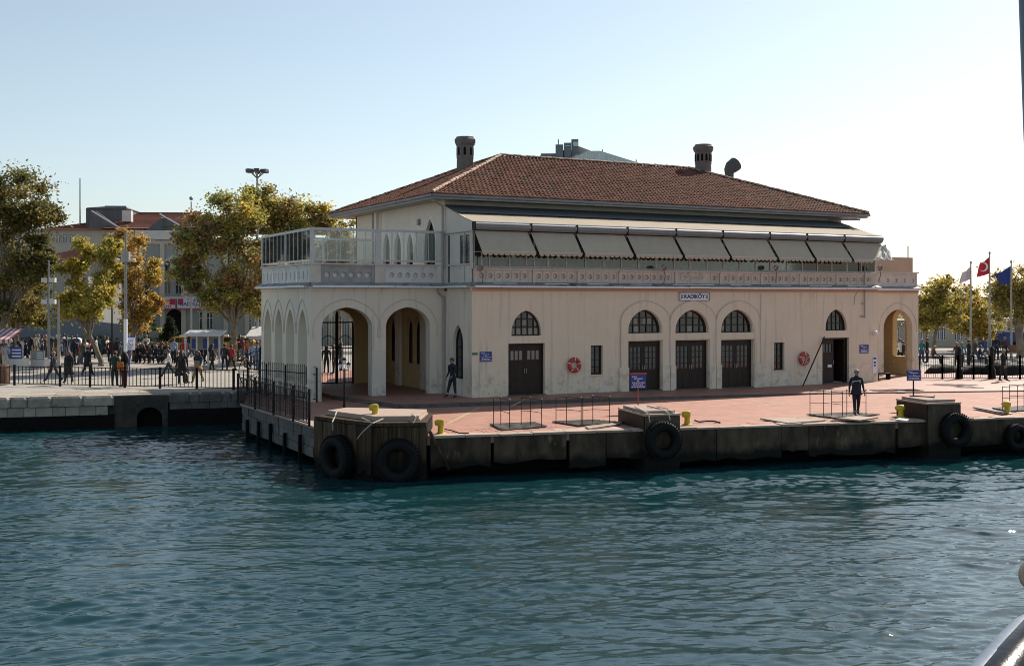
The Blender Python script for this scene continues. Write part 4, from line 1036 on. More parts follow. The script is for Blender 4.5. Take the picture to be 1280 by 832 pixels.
mb.tube(path,[0.27,0.27,0.34,0.42,0.44],14); mb.obj('roof_cowl', M['slategrey'], T, smooth=False)
# ---- left wing with its arcade
a1 = (FX(402,YU),FX(465,YU)); a2 = (FX(482.5,YU),FX(537.5,YU))
zap = FZ(434,384,YU); zsp = FZ(434,409,YU)
h1 = arch(a1[0],a1[1],-0.25,zsp,zap,0.56,14); h2 = arch(a2[0],a2[1],-0.25,zsp,zap,0.56,14)
# wall outline with the openings cut from the floor
out = [(XW,-0.25),(XW,ZC),(0,ZC),(0,-0.25)]+list(reversed(h2))+list(reversed(h1))
mb = MB(); mb.plate(out, [], (0,YU,0), UX, NF, 0.5); mb.obj('arcade_wall', M['wall_wing'], T)
for h,(a,b) in ((h1,a1),(h2,a2)):
    o = arch(a-.40,b+.40 if b < -1.5 else b+.35,zsp-.5,zsp-.1,zap+.38,0.56,14)
    mb = MB(); mb.tube([(x,YU-.012,z) for x,z in o],0.025,5); mb.obj('arch_moulding', M['parapet'], T)
mb = MB()
lo = []
for k in range(4):
    y0 = YU+0.55+k*1.93; lo.append(arch(y0,y0+1.32,0.75,2.9,4.15,0.95,9))
mb.plate(rect(YU+.5,YW,-0.25,ZC), lo, (XW,0,0), UY, NL, 0.5); mb.obj('lancet_wall', M['wall_wing'], T)
for k in range(4):
    y0 = YU+0.55+k*1.93; o = arch(y0-.26,y0+1.58,3.0,3.1,4.6,0.95,9); mb = MB(); mb.tube([(XW-.012,y,z) for y,z in o],0.025,5); mb.obj('arch_moulding', M['parapet'], T)
    mb = MB(); mb.plate(lo[k], [], (XW+.44,0,0), UY, NL, 0.05); mb.obj('blind_panel', M['wall_wing'], T)
g0,g1 = FX(398,YW),FX(440,YW)
zgap = FZ(420,387,YW)
hg = arch(g0,g1,-0.25,zgap-.9,zgap,0.5,10)
outg = [(XW+.5,-0.25),(XW+.5,ZC),(-.02,ZC),(-.02,-0.25)]+list(reversed(hg))
mb = MB(); mb.plate(outg, [], (0,YW,0), UX, NB, 0.4); mb.obj('gate_wall', M['yellow'], T)
gate = MB()
n = 13
gate.box(g0,g1,YW-.25,YW-.20,0.18,0.24); gate.box(g0,g1,YW-.25,YW-.20,2.0,2.06); gate.box(g0,g1,YW-.25,YW-.20,3.35,3.42)
gate.box((g0+g1)/2-.05,(g0+g1)/2+.05,YW-.26,YW-.19,.16,zgap-.1); gate.box(g0+.0,g0+.06,YW-.26,YW-.19,.16,3.4); gate.box(g1-.08,g1,YW-.26,YW-.19,.16,3.4)
go = gate.obj('gate', M['iron'], T)
for k in range(1,n):
    x = g0+(g1-g0)*k/n; mb = MB(); mb.tube([(x,YW-.225,0.2),(x,YW-.225,zgap-.15-abs(k-n/2)*.14)],0.016,5); mb.obj('gate_bar', M['iron'], go)
mb = MB()
for sgn in (0,1):
    xs = g0 if sgn == 0 else (g0+g1)/2; ww = (g1-g0)/2
    mb.tube([(xs+ww*t/8,YW-.225,2.35+.35*math.sin(math.pi*t/8)) for t in range(9)],0.02,5)
mb.obj('gate_scroll', M['iron'], go)
mb = MB(); mb.box(XW+.05,-.01,YU+.05,YW-.05,4.93,5.07); mb.obj('wing_ceiling', M['wall_wing'], T)
mb = MB(); mb.box(a1[1]+.02,a2[0]-.02,YU-.014,YU-.004,0.75,2.25); mb.obj('filler_patch', M['wall_up'], T)
cornice((XW,YU,0),(-.02,YU,0),NF,white=False); cornice((XW,YW,0),(XW,YU,0),NL,white=False)
# parapet of the wing
ZQ0,ZQ1 = 5.27,6.22
def parapet_run(p0, p1, N, panels, style):
    p0 = Vector(p0); p1 = Vector(p1); U = (p1-p0).normalized(); L = (p1-p0).length; zc = (ZQ0+ZQ1)/2-.03
    for i,(a,b,c,m_) in enumerate(panels):
        hl = []
        if style == 'round':
            for k in range(c):
                u = a+.32+(b-a-.64)*k/(c-1); hl.append([(u+.13*math.cos(-2*math.pi*q/12),zc+.13*math.sin(-2*math.pi*q/12)) for q in range(12)])
        else:
            for k in range(c):
                u = a+.30+(b-a-.6)*k/(c-1); hl.append(rect(u-.06,u+.06,zc-.2,zc+.17))
        mb = MB(); mb.plate(rect(a+.13,b-.13,ZQ0+.12,ZQ1-.16), hl, p0-N*0.03, U, N, 0.10)
        pan = mb.obj('parapet_panel', m_, T)
        mb = MB(); mb.plate(rect(a,b,ZQ0,ZQ1-.06), [rect(a+.13,b-.13,ZQ0+.12,ZQ1-.16)], p0, U, N, 0.18); mb.obj('panel_frame', m_, pan)
        mb = MB(); mb.plate(rect(a+.1,b-.1,ZQ0+.1,ZQ1-.1), [], p0-N*.15, U, N, 0.05); mb.obj('panel_back', M['white'] if style == 'round' and i == 0 else m_, pan)
    for k in range(max(1,int(L/1.6))):
        n = max(1,int(L/1.6)); mb = MB(); q0 = p0+U*(L*k/n+.004); q1 = p0+U*(L*(k+1)/n-.004)
        q = [q0+N*.07,q1+N*.07,q1-N*.25,q0-N*.25]; mb.prism([(v.x,v.y) for v in q], ZQ1-.057, ZQ1+.01); mb.obj('parapet_coping', M['parapet'], T)
M['parapet_dark'] = mat('weathered_parapet', (0.42,0.40,0.38), (0.30,0.29,0.28), 2.2, 0.9, 0.3, 10)
M['parapet_pale'] = mat('pale_parapet', (0.70,0.69,0.66), (0.60,0.59,0.57), 2.2, 0.9, 0.2, 10, c3=(0.42,0.42,0.42), s3=1.4, t3=0.62)
W_ = -XW
parapet_run((XW,YU,0),(0,YU,0),NF,[(FX(401,YU)-XW,FX(468,YU)-XW,6,M['parapet_dark']),(FX(482,YU)-XW,FX(547,YU)-XW,6,M['parapet_pale'])],'round')
for a,b in ((0,FX(401,YU)-XW-.01),(FX(468,YU)-XW+.01,FX(482,YU)-XW-.01)):
    mb = MB(); mb.box(XW+a,XW+b,YU-.03,YU+.2,ZQ0,ZQ1-.06); mb.obj('parapet_pier', M['parapet'], T)
parapet_run((XW,YW,0),(XW,YU,0),NL,[(0.1+k*2.0,2.0+k*2.0,3,M['parapet_pale']) for k in range(4)],'slot')
parapet_run((-.3,YW,0),(XW,YW,0),NB,[(0.1,3.0,4,M['parapet_pale']),(3.2,6.2,4,M['parapet_pale'])],'slot')
# return of the front terrace parapet between wing and front
parapet_run((0,YU-.4,0),(0,0.25,0),NL,[(0.25,2.3,5,M['parapet_pale'])],'slot')
# glass wind screen of the wing terrace
ZG0,ZG1 = 6.34,7.80
def screen(p0, p1, posts, thin, parent):
    p0 = Vector(p0); p1 = Vector(p1); U = (p1-p0).normalized(); L = (p1-p0).length
    def along(u, z): v = p0+U*u; return (v.x,v.y,z)
    N = Vector((U.y,-U.x,0))
    mb = MB()
    for z,h in ((ZG0,0.035),(ZG1-.09,0.06)):
        q = [p0+N*.03,p1+N*.03,p1-N*.03,p0-N*.03]; mb.prism([(v.x,v.y) for v in q], z, z+h*2)
    s = mb.obj('wind_screen', M['whitemetal'], parent)
    for u,wd in posts:
        c = p0+U*u; mb = MB(); mb.obox((c.x,c.y),U.xy,N.xy,wd,0.05,ZQ1,ZG1+.035); mb.obj('screen_post', M['whitemetal'], s)
    for u in thin:
        c = p0+U*u; mb = MB(); mb.obox((c.x,c.y),U.xy,N.xy,.016,0.02,ZG0+.07,ZG1-.09); mb.obj('mullion', M['whitemetal'], s)
    mb = MB(); q = [p0+N*.004,p1+N*.004,p1-N*.004,p0-N*.004]; mb.prism([(v.x,v.y) for v in q], ZG0+.06, ZG1-.08); mb.obj('glass_sheet', M['clear'], s)
    return s
fu = lambda px: FX(px,YU)-XW
screen((XW,YU+.05,0),(-.05,YU+.05,0),[(0.09,.09),(fu(473),.13),(W_-.1,.05)],[fu(p) for p in (410,426,442,457.5,490.5,505.5,521,536)],T)
screen((XW+.05,YW,0),(XW+.05,YU+.1,0),[(0.05,.05),(4.2,.05)],[0.7+.68*k for k in range(11) if abs(0.7+.68*k-4.2) > .2],T)
screen((-.3,YW-.05,0),(XW+.1,YW-.05,0),[(3.0,.05)],[0.75,1.5,2.25,3.75,4.5,5.25],T)
# ---- right wing
XA,XB = XR+.0,FX(1148,YU)
ra,rb = FX(1104.5,YU),FX(1140.5,YU); zra = FZ(1124,386.5,YU); zrs = zra-1.15
hr_ = arch(ra,rb,-0.25,zrs,zra,0.58,12)
out = [(XA,-0.25),(XA,ZC),(XB,ZC),(XB,-0.25)]+list(reversed(hr_))
mb = MB(); mb.plate(out, [], (0,YU,0), UX, NF, 0.45); mb.obj('arcade_wall', M['wall'], T)
o = arch(ra-.35,rb+.35,zrs-.2,zrs,zra+.4,0.58,12); mb = MB(); mb.tube([(x,YU-.012,z) for x,z in o],0.025,5); mb.obj('arch_moulding', M['parapet'], T)
YE = 5.35
mb = MB(); mb.plate(rect(XA,XB,-0.25,ZC), [], (0,YE,0), UX, NF, 0.3); mb.obj('inner_wall', M['yellow'], T)
hl = [arch(3.66,4.66,1.12,3.3,3.95,.62,8)]+[[(y_+.10*math.cos(-k*math.pi/5),.74+.10*math.sin(-k*math.pi/5)) for k in range(10)] for y_ in (3.75,4.15,4.55)]
mb = MB(); mb.plate(rect(YU+.45,YE+.3,-0.25,ZC), hl, (XB,0,0), UY, NR, 0.40); mb.obj('end_wall', M['yellow'], T)
mb = MB(); mb.box(XR+.003,XR+.05,YU+.45,YE,0,ZC-.02); mb.obj('passage_wall', M['yellow'], T)
mb = MB(); mb.box(XA+.02,XB-.02,YU+.02,YE+.28,4.95,5.08); mb.obj('wing_ceiling', M['wall_wing'], T)
cornice((XA,YU,0),(XB,YU,0),NF); cornice((XB,YU,0),(XB,YE+.3,0),NR)
parapet_run((XA,YU,0),(XB,YU,0),NF,[(2.2,XB-XA-.1,6,M['parapet'])],'round'); parapet_run((XB,YU,0),(XB,YE,0),NR,[(.1,2.2,4,M['parapet'])],'round')
bx0,bx1 = FX(1100,5.2),FX(1141,5.2)
mb = MB(); mb.box(XU+.1,bx1,5.2,5.3,5.2,FZ(1120,321.5,5.2)); mb.box(bx1-.1,bx1,5.303,9,5.2,FZ(1120,321.5,5.2)-.004); mb.obj('terrace_screen', M['peach'], T)
mb = MB(); mb.tube([(FX(1135,6),6,7),(FX(1135,6),6,8.0)],0.04,6); mb.obj('vent_pipe', M['pipe'], T)
# fittings on the front
x = FX(1081,-.08); mb = MB(); mb.tube([(x,-.08,FZ(1081,330)+.3),(x,-.08,FZ(1081,397))],0.035,6); mb.box(x-.28,x+.03,-.07,-.003,FZ(1081,396),FZ(1081,396)+.06); mb.box(x-.2,x+.03,-.07,-.003,FZ(1081,380),FZ(1081,380)+.05); mb.obj('wall_pipe', M['pipe'], T)
x = FX(1068,-.02); mb = MB(); mb.tube([(FX(1071),-.02,ZC-.1),(x,-.02,ZC-.4),(x,-.02,FZ(1068,381))],0.014,5); mb.obj('cable', M['pipe'], T)
# floodlights on short arms along the parapet
def flood(X, Y, z, nm='floodlight'):
    mb = MB(); mb.tube([(X+.25,Y+.1,z-.75),(X+.22,Y-.1,z-.4),(X+.02,Y-.25,z-.05)],0.025,6); o = mb.obj('lamp_arm', M['greymetal'], T)
    mb = MB(); mb.lathe([(0.03,-.2),(0.10,-.16),(0.16,0.0),(0.17,.03),(0.13,.03),(0.11,-.02)],(X-.02,Y-.3,z),12,(Vector((-.3,-.8,-.4)).normalized(),Vector((1,0,0)),Vector((0,-.4,.8)).normalized())); mb.obj('lamp_head', M['galv'], o)
for px in (599,828,968,1098): flood(FX(px,-.3),-.15,FZ(px,335,-.3))
mb = MB(); mb.ball((FX(1094.5,-.2),-.2,FZ(1094.5,416)),.14,.14,.14,10,7); mb.box(FX(1090.5),FX(1093),-.15,-.003,FZ(1092,418.5),FZ(1092,417)); mb.obj('globe_lamp', M['plate_white'], T)

# chairs standing behind the terrace windows
def terrace_chair(x, y, rz):
    c = thing('chair','white chair standing behind the upper terrace windows','chair',(x,y,5.25),rz,'white chairs behind the terrace windows')
    for nm,bx in (('seat',(-.21,.21,-.2,.2,.43,.47)),('backrest',(-.21,.21,.17,.2,.62,1.08))):
        m_ = MB(); m_.bevbox(*bx,.012); q = m_.obj(nm,M['white']); q.parent = c
    for sx in (-.18,.18):
        for sy in (-.17,.17):
            m_ = MB(); m_.box(sx-.015,sx+.015,sy-.015,sy+.015,0,.43 if sy < 0 else .64); q = m_.obj('leg',M['white']); q.parent = c
    return c
ch0 = terrace_chair(0.9,.62,.2)
for k in range(1,26): dup(ch0,(0.9+k*.97+random.uniform(-.2,.2),random.uniform(.5,1.0),5.25),random.uniform(-2,2))
# ================================================================== THINGS ON THE QUAY
def text_mesh(txt, size, name, m, parent, M4, extrude=0.004, bold=0.0):
    cu = bpy.data.curves.new('lettering','FONT'); cu.body = txt; cu.size = size; cu.extrude = extrude; cu.align_x = 'CENTER'; cu.align_y = 'CENTER'; cu.offset = bold
    o = bpy.data.objects.new('tmp', cu); COL.objects.link(o); dg = bpy.context.evaluated_depsgraph_get()
    me = bpy.data.meshes.new_from_object(o.evaluated_get(dg)); bpy.data.objects.remove(o); bpy.data.curves.remove(cu)
    me.transform(M4); me.name = name; me.materials.clear(); me.materials.append(m)
    q = bpy.data.objects.new(name, me); COL.objects.link(q); q.parent = parent; return q
# ---- fender blocks with planked fronts
def planks(root, a, b, z0, z1, nrm, wd=0.26, m='timber'):
    a = Vector(a); b = Vector(b); L = (b-a).length; t = (b-a).normalized(); n = max(1,round(L/wd))
    for k in range(n):
        p = a+t*(L*k/n+.008); q = a+t*(L*(k+1)/n-.008); o_ = random.uniform(.05,.09)
        pp = [p+nrm*o_,q+nrm*o_,q-nrm*.02,p-nrm*.02]; mb = MB()
        mb.prism([(v.x,v.y) for v in pp], z0+random.uniform(-.12,.10), z1-random.uniform(0,.03))
        mb.obj('plank', M[m], root, loc=(p.x,p.y,z0))
def tyre(c, nrm, R, wd, label, group='tyre fenders along the quay'):
    # c centre, nrm outward (horizontal)
    root = thing('tyre_fender', label, 'tyre', c, 0, group)
    A = Vector(nrm).normalized(); U = Vector((0,0,1)); V = A.cross(U)
    prof = []; r0 = R*0.48; rt = (R-r0)/2; rc = r0+rt
    for k in range(14):
        a = 2*math.pi*k/14; ca, sa = math.cos(a), math.sin(a)
        sg = lambda x,p: math.copysign(abs(x)**p,x)
        prof.append((rc+rt*sg(ca,.75), wd/2*sg(sa,.75)))
    mb = MB(); mb.lathe(prof, c, 36, (A,U,V), closed=True)
    body = mb.obj('tyre_body', M['rubber'], root); smooth_angle(body, 50)
    mb = MB(); n = 40
    for k in range(n):
        a = 2*math.pi*k/n
        d = U*math.cos(a)+V*math.sin(a); tn = -U*math.sin(a)+V*math.cos(a)
        for s in (-1,1):
            cc = Vector(c)+d*(R-.005)+A*(s*wd*.24)
            e = [tn*.028*R,d*.035*R,(A+tn*.35*s).normalized()*wd*.20]
            vs = [cc+e[0]*x+e[1]*y+e[2]*z for z in (-1,1) for x,y in ((-1,-1),(1,-1),(1,1),(-1,1))]
            mb.add(vs, [(3,2,1,0),(4,5,6,7),(0,1,5,4),(1,2,6,5),(2,3,7,6),(3,0,4,7)])
    o = mb.obj('tread', M['rubber'], root); o['kind'] = 'stuff'
    return root
def bollard(c, rz, label, h=0.62):
    root = thing('mooring_bollard', label, 'bollard', c, rz, 'yellow mooring bollards along the quay edge')
    mb = MB(); mb.lathe([(.26,0),(.26,.03),(.17,.06),(.145,.12),(.135,h*.6),(.15,h*.72),(.17,h*.8)],(0,0,0),16)
    o = mb.obj('post', M['yellow_paint'], None, smooth=False); smooth_angle(o,40); o.parent = root
    # lipped head leaning to the land side
    mb = MB(); mb.tube([(.14,0,h*.86),(.02,0,h*.86),(-.17,0,h*.84),(-.27,0,h*.80)],[.15,.175,.155,.11],12)
    o = mb.obj('head', M['yellow_paint'], None); smooth_angle(o,50); o.parent = root
    root.scale = (.74,.74,.74)
    return root
def rope(pts, r, label, m='rope'):
    mb = MB(); mb.tube(pts, r, 6); return tag(mb.obj('rope', M[m]), label, 'rope')
# corner block
cb = [(-6.95,39.5),(-4.62,37.25),(-2.85,37.42),(-2.85,40.2),(-6.2,40.9)]
CB = thing('fender_block', 'large dark timber corner fender block with slab top at the left quay end', 'fender block', LD(-4.8,39,0), 0, 'fender blocks on the quay edge')
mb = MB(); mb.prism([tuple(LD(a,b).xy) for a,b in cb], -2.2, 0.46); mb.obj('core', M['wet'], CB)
mb = MB(); mb.prism([tuple(LD(a+(0.0),b-.10 if b < 40 else b).xy) for a,b in cb], 0.38, 0.50); mb.obj('cap', M['timber'], CB)
sl_ = [(-6.5,39.75),(-4.6,37.75),(-3.1,37.85),(-3.0,40.1),(-6.0,40.8)]
mb = MB(); mb.prism([tuple(LD(a,b).xy) for a,b in sl_], 0.503, 0.56); mb.prism([tuple(LD(a*1.0-.05,b+.05).xy) for a,b in sl_], 0.562, 0.66); mb.obj('top_slab', M['coping'], CB)
a_,b_,c_ = LD(*cb[0]),LD(*cb[1]),LD(*cb[2])
def outn(a,b): t = (b-a).normalized(); n = Vector((t.y,-t.x,0)); return n if n.dot(FV.to_3d()) < 0 else -n
nA,nB = outn(a_,b_),outn(b_,c_)
planks(CB,a_,b_,-1.15,0.37,nA); planks(CB,b_,c_,-1.35,0.37,nB)
mb = MB(); mb.tube([c_+Vector((0,0,.2))+RV.to_3d()*.1, c_+RV.to_3d()*.75+Vector((0,0,-1.1))],0.06,6); mb.obj('brace', M['timber'], CB)
kA = a_.lerp(b_,0.52)+nA*.32; kB = b_.lerp(c_,0.46)+nB*.32
tyre((kA.x,kA.y,ZAT(567,39.0)),nA,0.75,.44,'big black tyre on the left face of the corner fender block')
tyre((kB.x,kB.y,ZAT(573,37.6)),nB,0.73,.44,'big black tyre low on the right face of the corner fender block')
# the two boxes further along the edge
def box_block(px0, px1, ztop, dp, label, red=False):
    l0,l1 = E(px0)[0],E(px1)[0]
    q = [EL(l0,.22),EL(l1,.22),EL(l1,-dp),EL(l0,-dp)]
    root = thing('fender_block', label, 'fender block', q[0].lerp(q[2],.5), 0, 'fender blocks on the quay edge')
    mb = MB(); mb.prism([(v.x,v.y) for v in q], -1.9, ztop); mb.obj('core', M['quay_conc'], root)
    n = EN.x*RV.to_3d()+EN.y*FV.to_3d()
    mb = MB(); pp = [q[0]+n*.06,q[1]+n*.06,q[1]-n*.02,q[0]-n*.02]; mb.prism([(v.x,v.y) for v in pp],-1.3,ztop-.02); mb.obj('front_slab', M['quay_conc'], root)
    sd = (q[0]-q[1]).normalized()
    mb = MB(); pp = [q[0]+sd*.012+n*.0,q[3]+sd*.012,q[3]+sd*.04,q[0]+sd*.04]; mb.prism([(v.x,v.y) for v in pp],0.02,ztop-.02); mb.obj('side_board', M['sign_red'] if red else M['darkwood'], root)
    mb = MB(); pp = [v+(v-q[0].lerp(q[2],.5)).normalized()*.06 for v in q]; mb.prism([(v.x,v.y) for v in pp],ztop-.004,ztop+.06); mb.obj('cap', M['coping'], root)
    ce = q[0].lerp(q[2],.5); pp = [ce.lerp(v,.86) for v in q]; mb = MB(); mb.prism([(v.x,v.y) for v in pp],ztop+.065,ztop+.16); mb.obj('top_slab', M['coping'], root)
    return q,n
q2,n2 = box_block(803,846,.50,2.3,'square fender block with roped lid in the middle of the quay edge')
q3,n3 = box_block(1155,1195,.62,1.7,'square fender block with dark side at the right, near the blue sign on a post')
c = q2[0].lerp(q2[1],.42)+n2*.34; tyre((c.x,c.y,ZAT(550,dep(c.x,c.y))),n2,.66,.42,'black tyre on the front of the middle square fender block')
c = q3[0].lerp(q3[1],.70)+n3*.34; tyre((c.x,c.y,ZAT(537,dep(c.x,c.y))),n3,.64,.42,'black tyre on the front of the right square fender block')
l_ = E(1263)[0]; c = EL(l_,.35); tyre((c.x,c.y,ZAT(546,dep(c.x,c.y))),n3,.50,.36,'smaller black tyre hung on the quay wall at the far right')
# ropes over the blocks
def rp(px,py,z): return G(px,py,z)
rope([rp(419,519,.68),rp(421,514,.75),rp(416,527,.50)-FV.to_3d()*.1,rp(418,536,.2)-FV.to_3d()*.35],.022,'pale rope looped over the left part of the corner block')
rope([rp(452,522,.6),rp(467,528,.52)-FV.to_3d()*.12,rp(484,521,.6)],.022,'pale rope crossed over the front of the corner block below the bollard')
rope([rp(466,528,.52)-FV.to_3d()*.15,rp(455,538,.25)-FV.to_3d()*.35,rp(449,546,.0)-FV.to_3d()*.5],.016,'thin rope hanging down the planks of the corner block')
rope([rp(515,517,.7),rp(520,521,.68),rp(517,528,.5)-FV.to_3d()*.1],.022,'pale rope end lying over the right part of the corner block')
ce = lambda q,u,v,z: (q[0].lerp(q[1],u).lerp(q[3].lerp(q[2],u),v))+Vector((0,0,z))
rope([ce(q2,.1,.5,.70),ce(q2,.02,.2,.69),ce(q2,.08,-.03,.60),ce(q2,.10,-.06,.3)],.025,'pale rope over the left edge of the middle square block')
rope([ce(q2,.55,.6,.70),ce(q2,.62,.25,.69),ce(q2,.66,-.03,.60),ce(q2,.68,-.06,.35)],.025,'pale rope over the centre of the middle square block')
rope([ce(q2,.75,.5,.70),ce(q2,.80,.2,.69),ce(q2,.83,-.03,.60)],.02,'short rope end over the right edge of the middle square block')
rope([ce(q3,.2,.8,.82),ce(q3,.6,.4,.82),ce(q3,.9,.7,.83)],.025,'dark rope lying on top of the right square block','rubber')
# bollards
p = G(551,543); bollard((p.x,p.y,.02),CAM_ROT,'yellow bollard standing between the corner block and the first gangway')
p = G(859,531.5); bollard((p.x,p.y,.02),CAM_ROT,'yellow bollard just right of the middle square fender block')
p = G(1126,522.5); bollard((p.x,p.y,.02),CAM_ROT,'yellow bollard just left of the right square fender block',.60)
p = G(1259,517); bollard((p.x,p.y,.02),CAM_ROT,'yellow bollard near the right edge, beside the last gangway',.58)
p = LD(-4.72,38.6); r_ = bollard((p.x,p.y,.62),CAM_ROT,'low yellow bollard head on top of the corner fender block',.40)
rope([rp(868,525,.1),rp(874,527,.05),rp(882,526,.05),rp(892,526,.05),rp(900,528,.04)],.03,'dark mooring chain lying right of the yellow bollard','iron')
rope([rp(556,536,.06),rp(566,538,.05),rp(574,541,.05),rp(586,541,.06)],.02,'dark rope lying on the quay beside the leftmost yellow bollard','iron')
# gangways: a low ramp with tubular hand rails
def gangway(rails, plate_px, label, ht=0.95):
    ps = [G(x,y,.0) for x,y in plate_px]; c = sum(ps,Vector((0,0,0)))/len(ps)
    root = thing('gangway', label, 'gangway', c, 0, 'boarding gangways on the quay')
    mb = MB(); 
    vs = [(v.x,v.y,.022) for v in ps]+[(v.x,v.y,.06) for v in ps]; n = len(ps)
    mb.add(vs,[tuple(range(n-1,-1,-1)),tuple(range(n,2*n))]+[(k,(k+1)%n,n+(k+1)%n,n+k) for k in range(n)])
    mb.obj('ramp', M['plate'], root)
    mb = MB(); a,b = ps[0].lerp(ps[-1],.5),ps[1].lerp(ps[2],.5)
    for k in range(6):
        p = a.lerp(b,(k+.5)/6); q = [ps[0].lerp(ps[1],(k+.4)/6),ps[0].lerp(ps[1],(k+.6)/6),ps[-1].lerp(ps[-2],(k+.6)/6),ps[-1].lerp(ps[-2],(k+.4)/6)]
        mb.prism([(v.x,v.y) for v in q],.061,.075)
    mb.obj('tread_bar', M['plate'], root)
    for pts in rails:
        g = [G(x,y,.1) for x,y in pts]; mb = MB()
        for p in g: mb.tube([(p.x,p.y,.05),(p.x,p.y,.1+ht)],.014,6)
        mb.tube([(p.x,p.y,.1+ht*.98) for p in g],.013,6); mb.tube([(p.x,p.y,.1+ht*.50) for p in g],.011,6)
        mb.obj('hand_rail', M['iron'], root)
        mb = MB()
        for p in g[1:]: mb.ball((p.x,p.y,.12+ht),.03,.03,.03,8,5)
        mb.obj('knob', M['galv'], root)
    return root
gangway([[(617,531),(626,529.5),(637,533.5)],[(651.5,529.5),(663,530),(677,532.5)]],[(612,531),(628,539),(684,534),(668,529)],'black gangway with two short hand rails, leftmost on the quay')
gangway([[(695,529),(708,528),(726.5,530)],[(728.5,529),(741,527.5),(762,528.5)]],[(690,528),(722,533),(779,529),(740,526)],'black gangway with joined hand rails, left of the middle square block')
gangway([[(1012.5,518.5),(1029.5,518.5),(1053,521)],[(1039.5,517.5),(1058.5,518),(1082.5,518)]],[(1008,519),(1047,524),(1100,519),(1062,517)],'black gangway with the walking man on it')
gangway([[(1253,512),(1272,511),(1290,512)],[(1262,509),(1280,509),(1296,510)]],[(1240,511),(1262,515),(1310,512),(1288,508)],'black gangway cut off by the right edge of the photo')
# loose boards beside them
def board(pts, z, label, m='plank', th=.05):
    ps = [G(x,y,z) for x,y in pts]; mb = MB(); mb.prism([(v.x,v.y) for v in ps], z-th*.5, z+th*.5); return tag(mb.obj('board', M[m]), label, 'board', 'loose boards on the quay edge')
board([(1045,522.5),(1075,525.5),(1098,522),(1068,520)],.12,'pale board lying in front of the walking man')
board([(950,523),(985,529),(1032,525.5),(1022,522)],.055,'long pale board lying left of the walking man')
board([(770,531),(779,527.5),(732,533),(736,536)],.055,'pale board leaning toward the middle square block')
board([(1216,509),(1254,516.5),(1258,515.5),(1222,508.5)],.08,'dark plank lying left of the far right bollard','plate')
board([(1119,524.5),(1133,526),(1136,524),(1124,523)],.10,'small white slab at the foot of a bollard on the right','letter')
# ---- notices
def sign_board(C, U, N, wd, ht, name, label, m_face, lines, post=None, frame=None, cat='sign', title=None):
    C = Vector(C); U = Vector(U).normalized(); N = Vector(N).normalized(); Z = Vector((0,0,1))
    base = Vector((C.x,C.y,post if post is not None else C.z))
    root = thing(name, label, cat, base)
    mb = MB(); mb.plate(rect(-wd/2,wd/2,-ht/2,ht/2), [], C, U, N, .03); mb.obj('face', m_face, root)
    if frame:
        mb = MB(); mb.plate(rect(-wd/2-.02,wd/2+.02,ht/2+.003,ht/2+.06), [], C+N*.01, U, N, .05); mb.obj('top_bar', frame, root)
    mb = MB(); r = random.Random(label)
    for k,(a,b) in enumerate(lines):
        z = ht*(.36-.72*k/(max(1,len(lines)-1))); h = ht*.030
        x = -wd/2+wd*a
        while x < -wd/2+wd*b:
            l_ = min(r.uniform(.05,.14)*wd, -wd/2+wd*b-x)
            if l_ > .02: mb.plate(rect(x,x+l_,z-h,z+h), [], C+N*.004, U, N, .003)
            x += l_+.03*wd
    if lines: mb.obj('lettering', M['letter'] if m_face != M['letter'] else M['banner_blue'], root)
    if post is not None:
        mb = MB(); p = C-N*.05; mb.tube([(p.x,p.y,post),(p.x,p.y,C.z+ht*.3)],.03,8); mb.box(p.x-.18,p.x+.18,p.y-.18,p.y+.18,post-.01,post+.02); mb.obj('post', frame or M['iron'], root)
    return root
LN = [(.08,.40),(.22,.78),(.42,.58),(.10,.92),(.16,.84),(.06,.95)]
CN = -FV.to_3d()*.9+Vector((0,-.35,0)); CN.normalize(); CU = Vector((-CN.y,CN.x,0))
if CU.dot(RV.to_3d()) < 0: CU = -CU
p = G(798,511,0); d_ = 47.5; c = AT(798,45.5,ZAT(476.8,45.5)); sign_board(c,CU,CN,20*45.5/1400,17.5*45.5/1400,'notice_sign','blue notice with red top bar on a red post before the glazed doors',M['sign_blue'],LN,0.0,M['sign_red'])
c = AT(1142.5,46.8,ZAT(469,46.8)); sign_board(c,CU,CN,18.5*46.8/1400,13.5*46.8/1400,'notice_sign','blue notice with white lines on a dark post at the right block',M['sign_blue'],LN,0.0,None)
sign_board((FX(607),-.035,FZ(607,445.5)),UX,NF,FX(614.3)-FX(599.5),.45,'wall_sign','blue notice fixed on the wall left of the panelled door',M['sign_blue'],LN)
sign_board((FX(1079.8),-.035,FZ(1079.8,436)),UX,NF,FX(1085.5)-FX(1074.5),.46,'wall_sign','blue notice fixed on the wall right of the open door',M['sign_blue'],LN)
sign_board((FX(593.5),-.03,FZ(594,442)),UX,NF,.26,.10,'wall_sign','tiny dark green plate at the left corner of the front wall',M['green_sign'],[])
kx = FX(867.3); kw = FX(886.2)-FX(847.8); kz = FZ(867,370.6)
K = sign_board((kx,-.05,kz),UX,NF,kw,.42,'name_plate','white enamel name plate reading KADIKÖY above the middle arch',M['plate_white'],[])
mb = MB(); mb.plate(rect(-kw/2,kw/2,-.21,.21),[rect(-kw/2+.03,kw/2-.03,-.182,.182)],(kx,-.06,kz),UX,NF,.02); mb.obj('border', M['slategrey'], K)
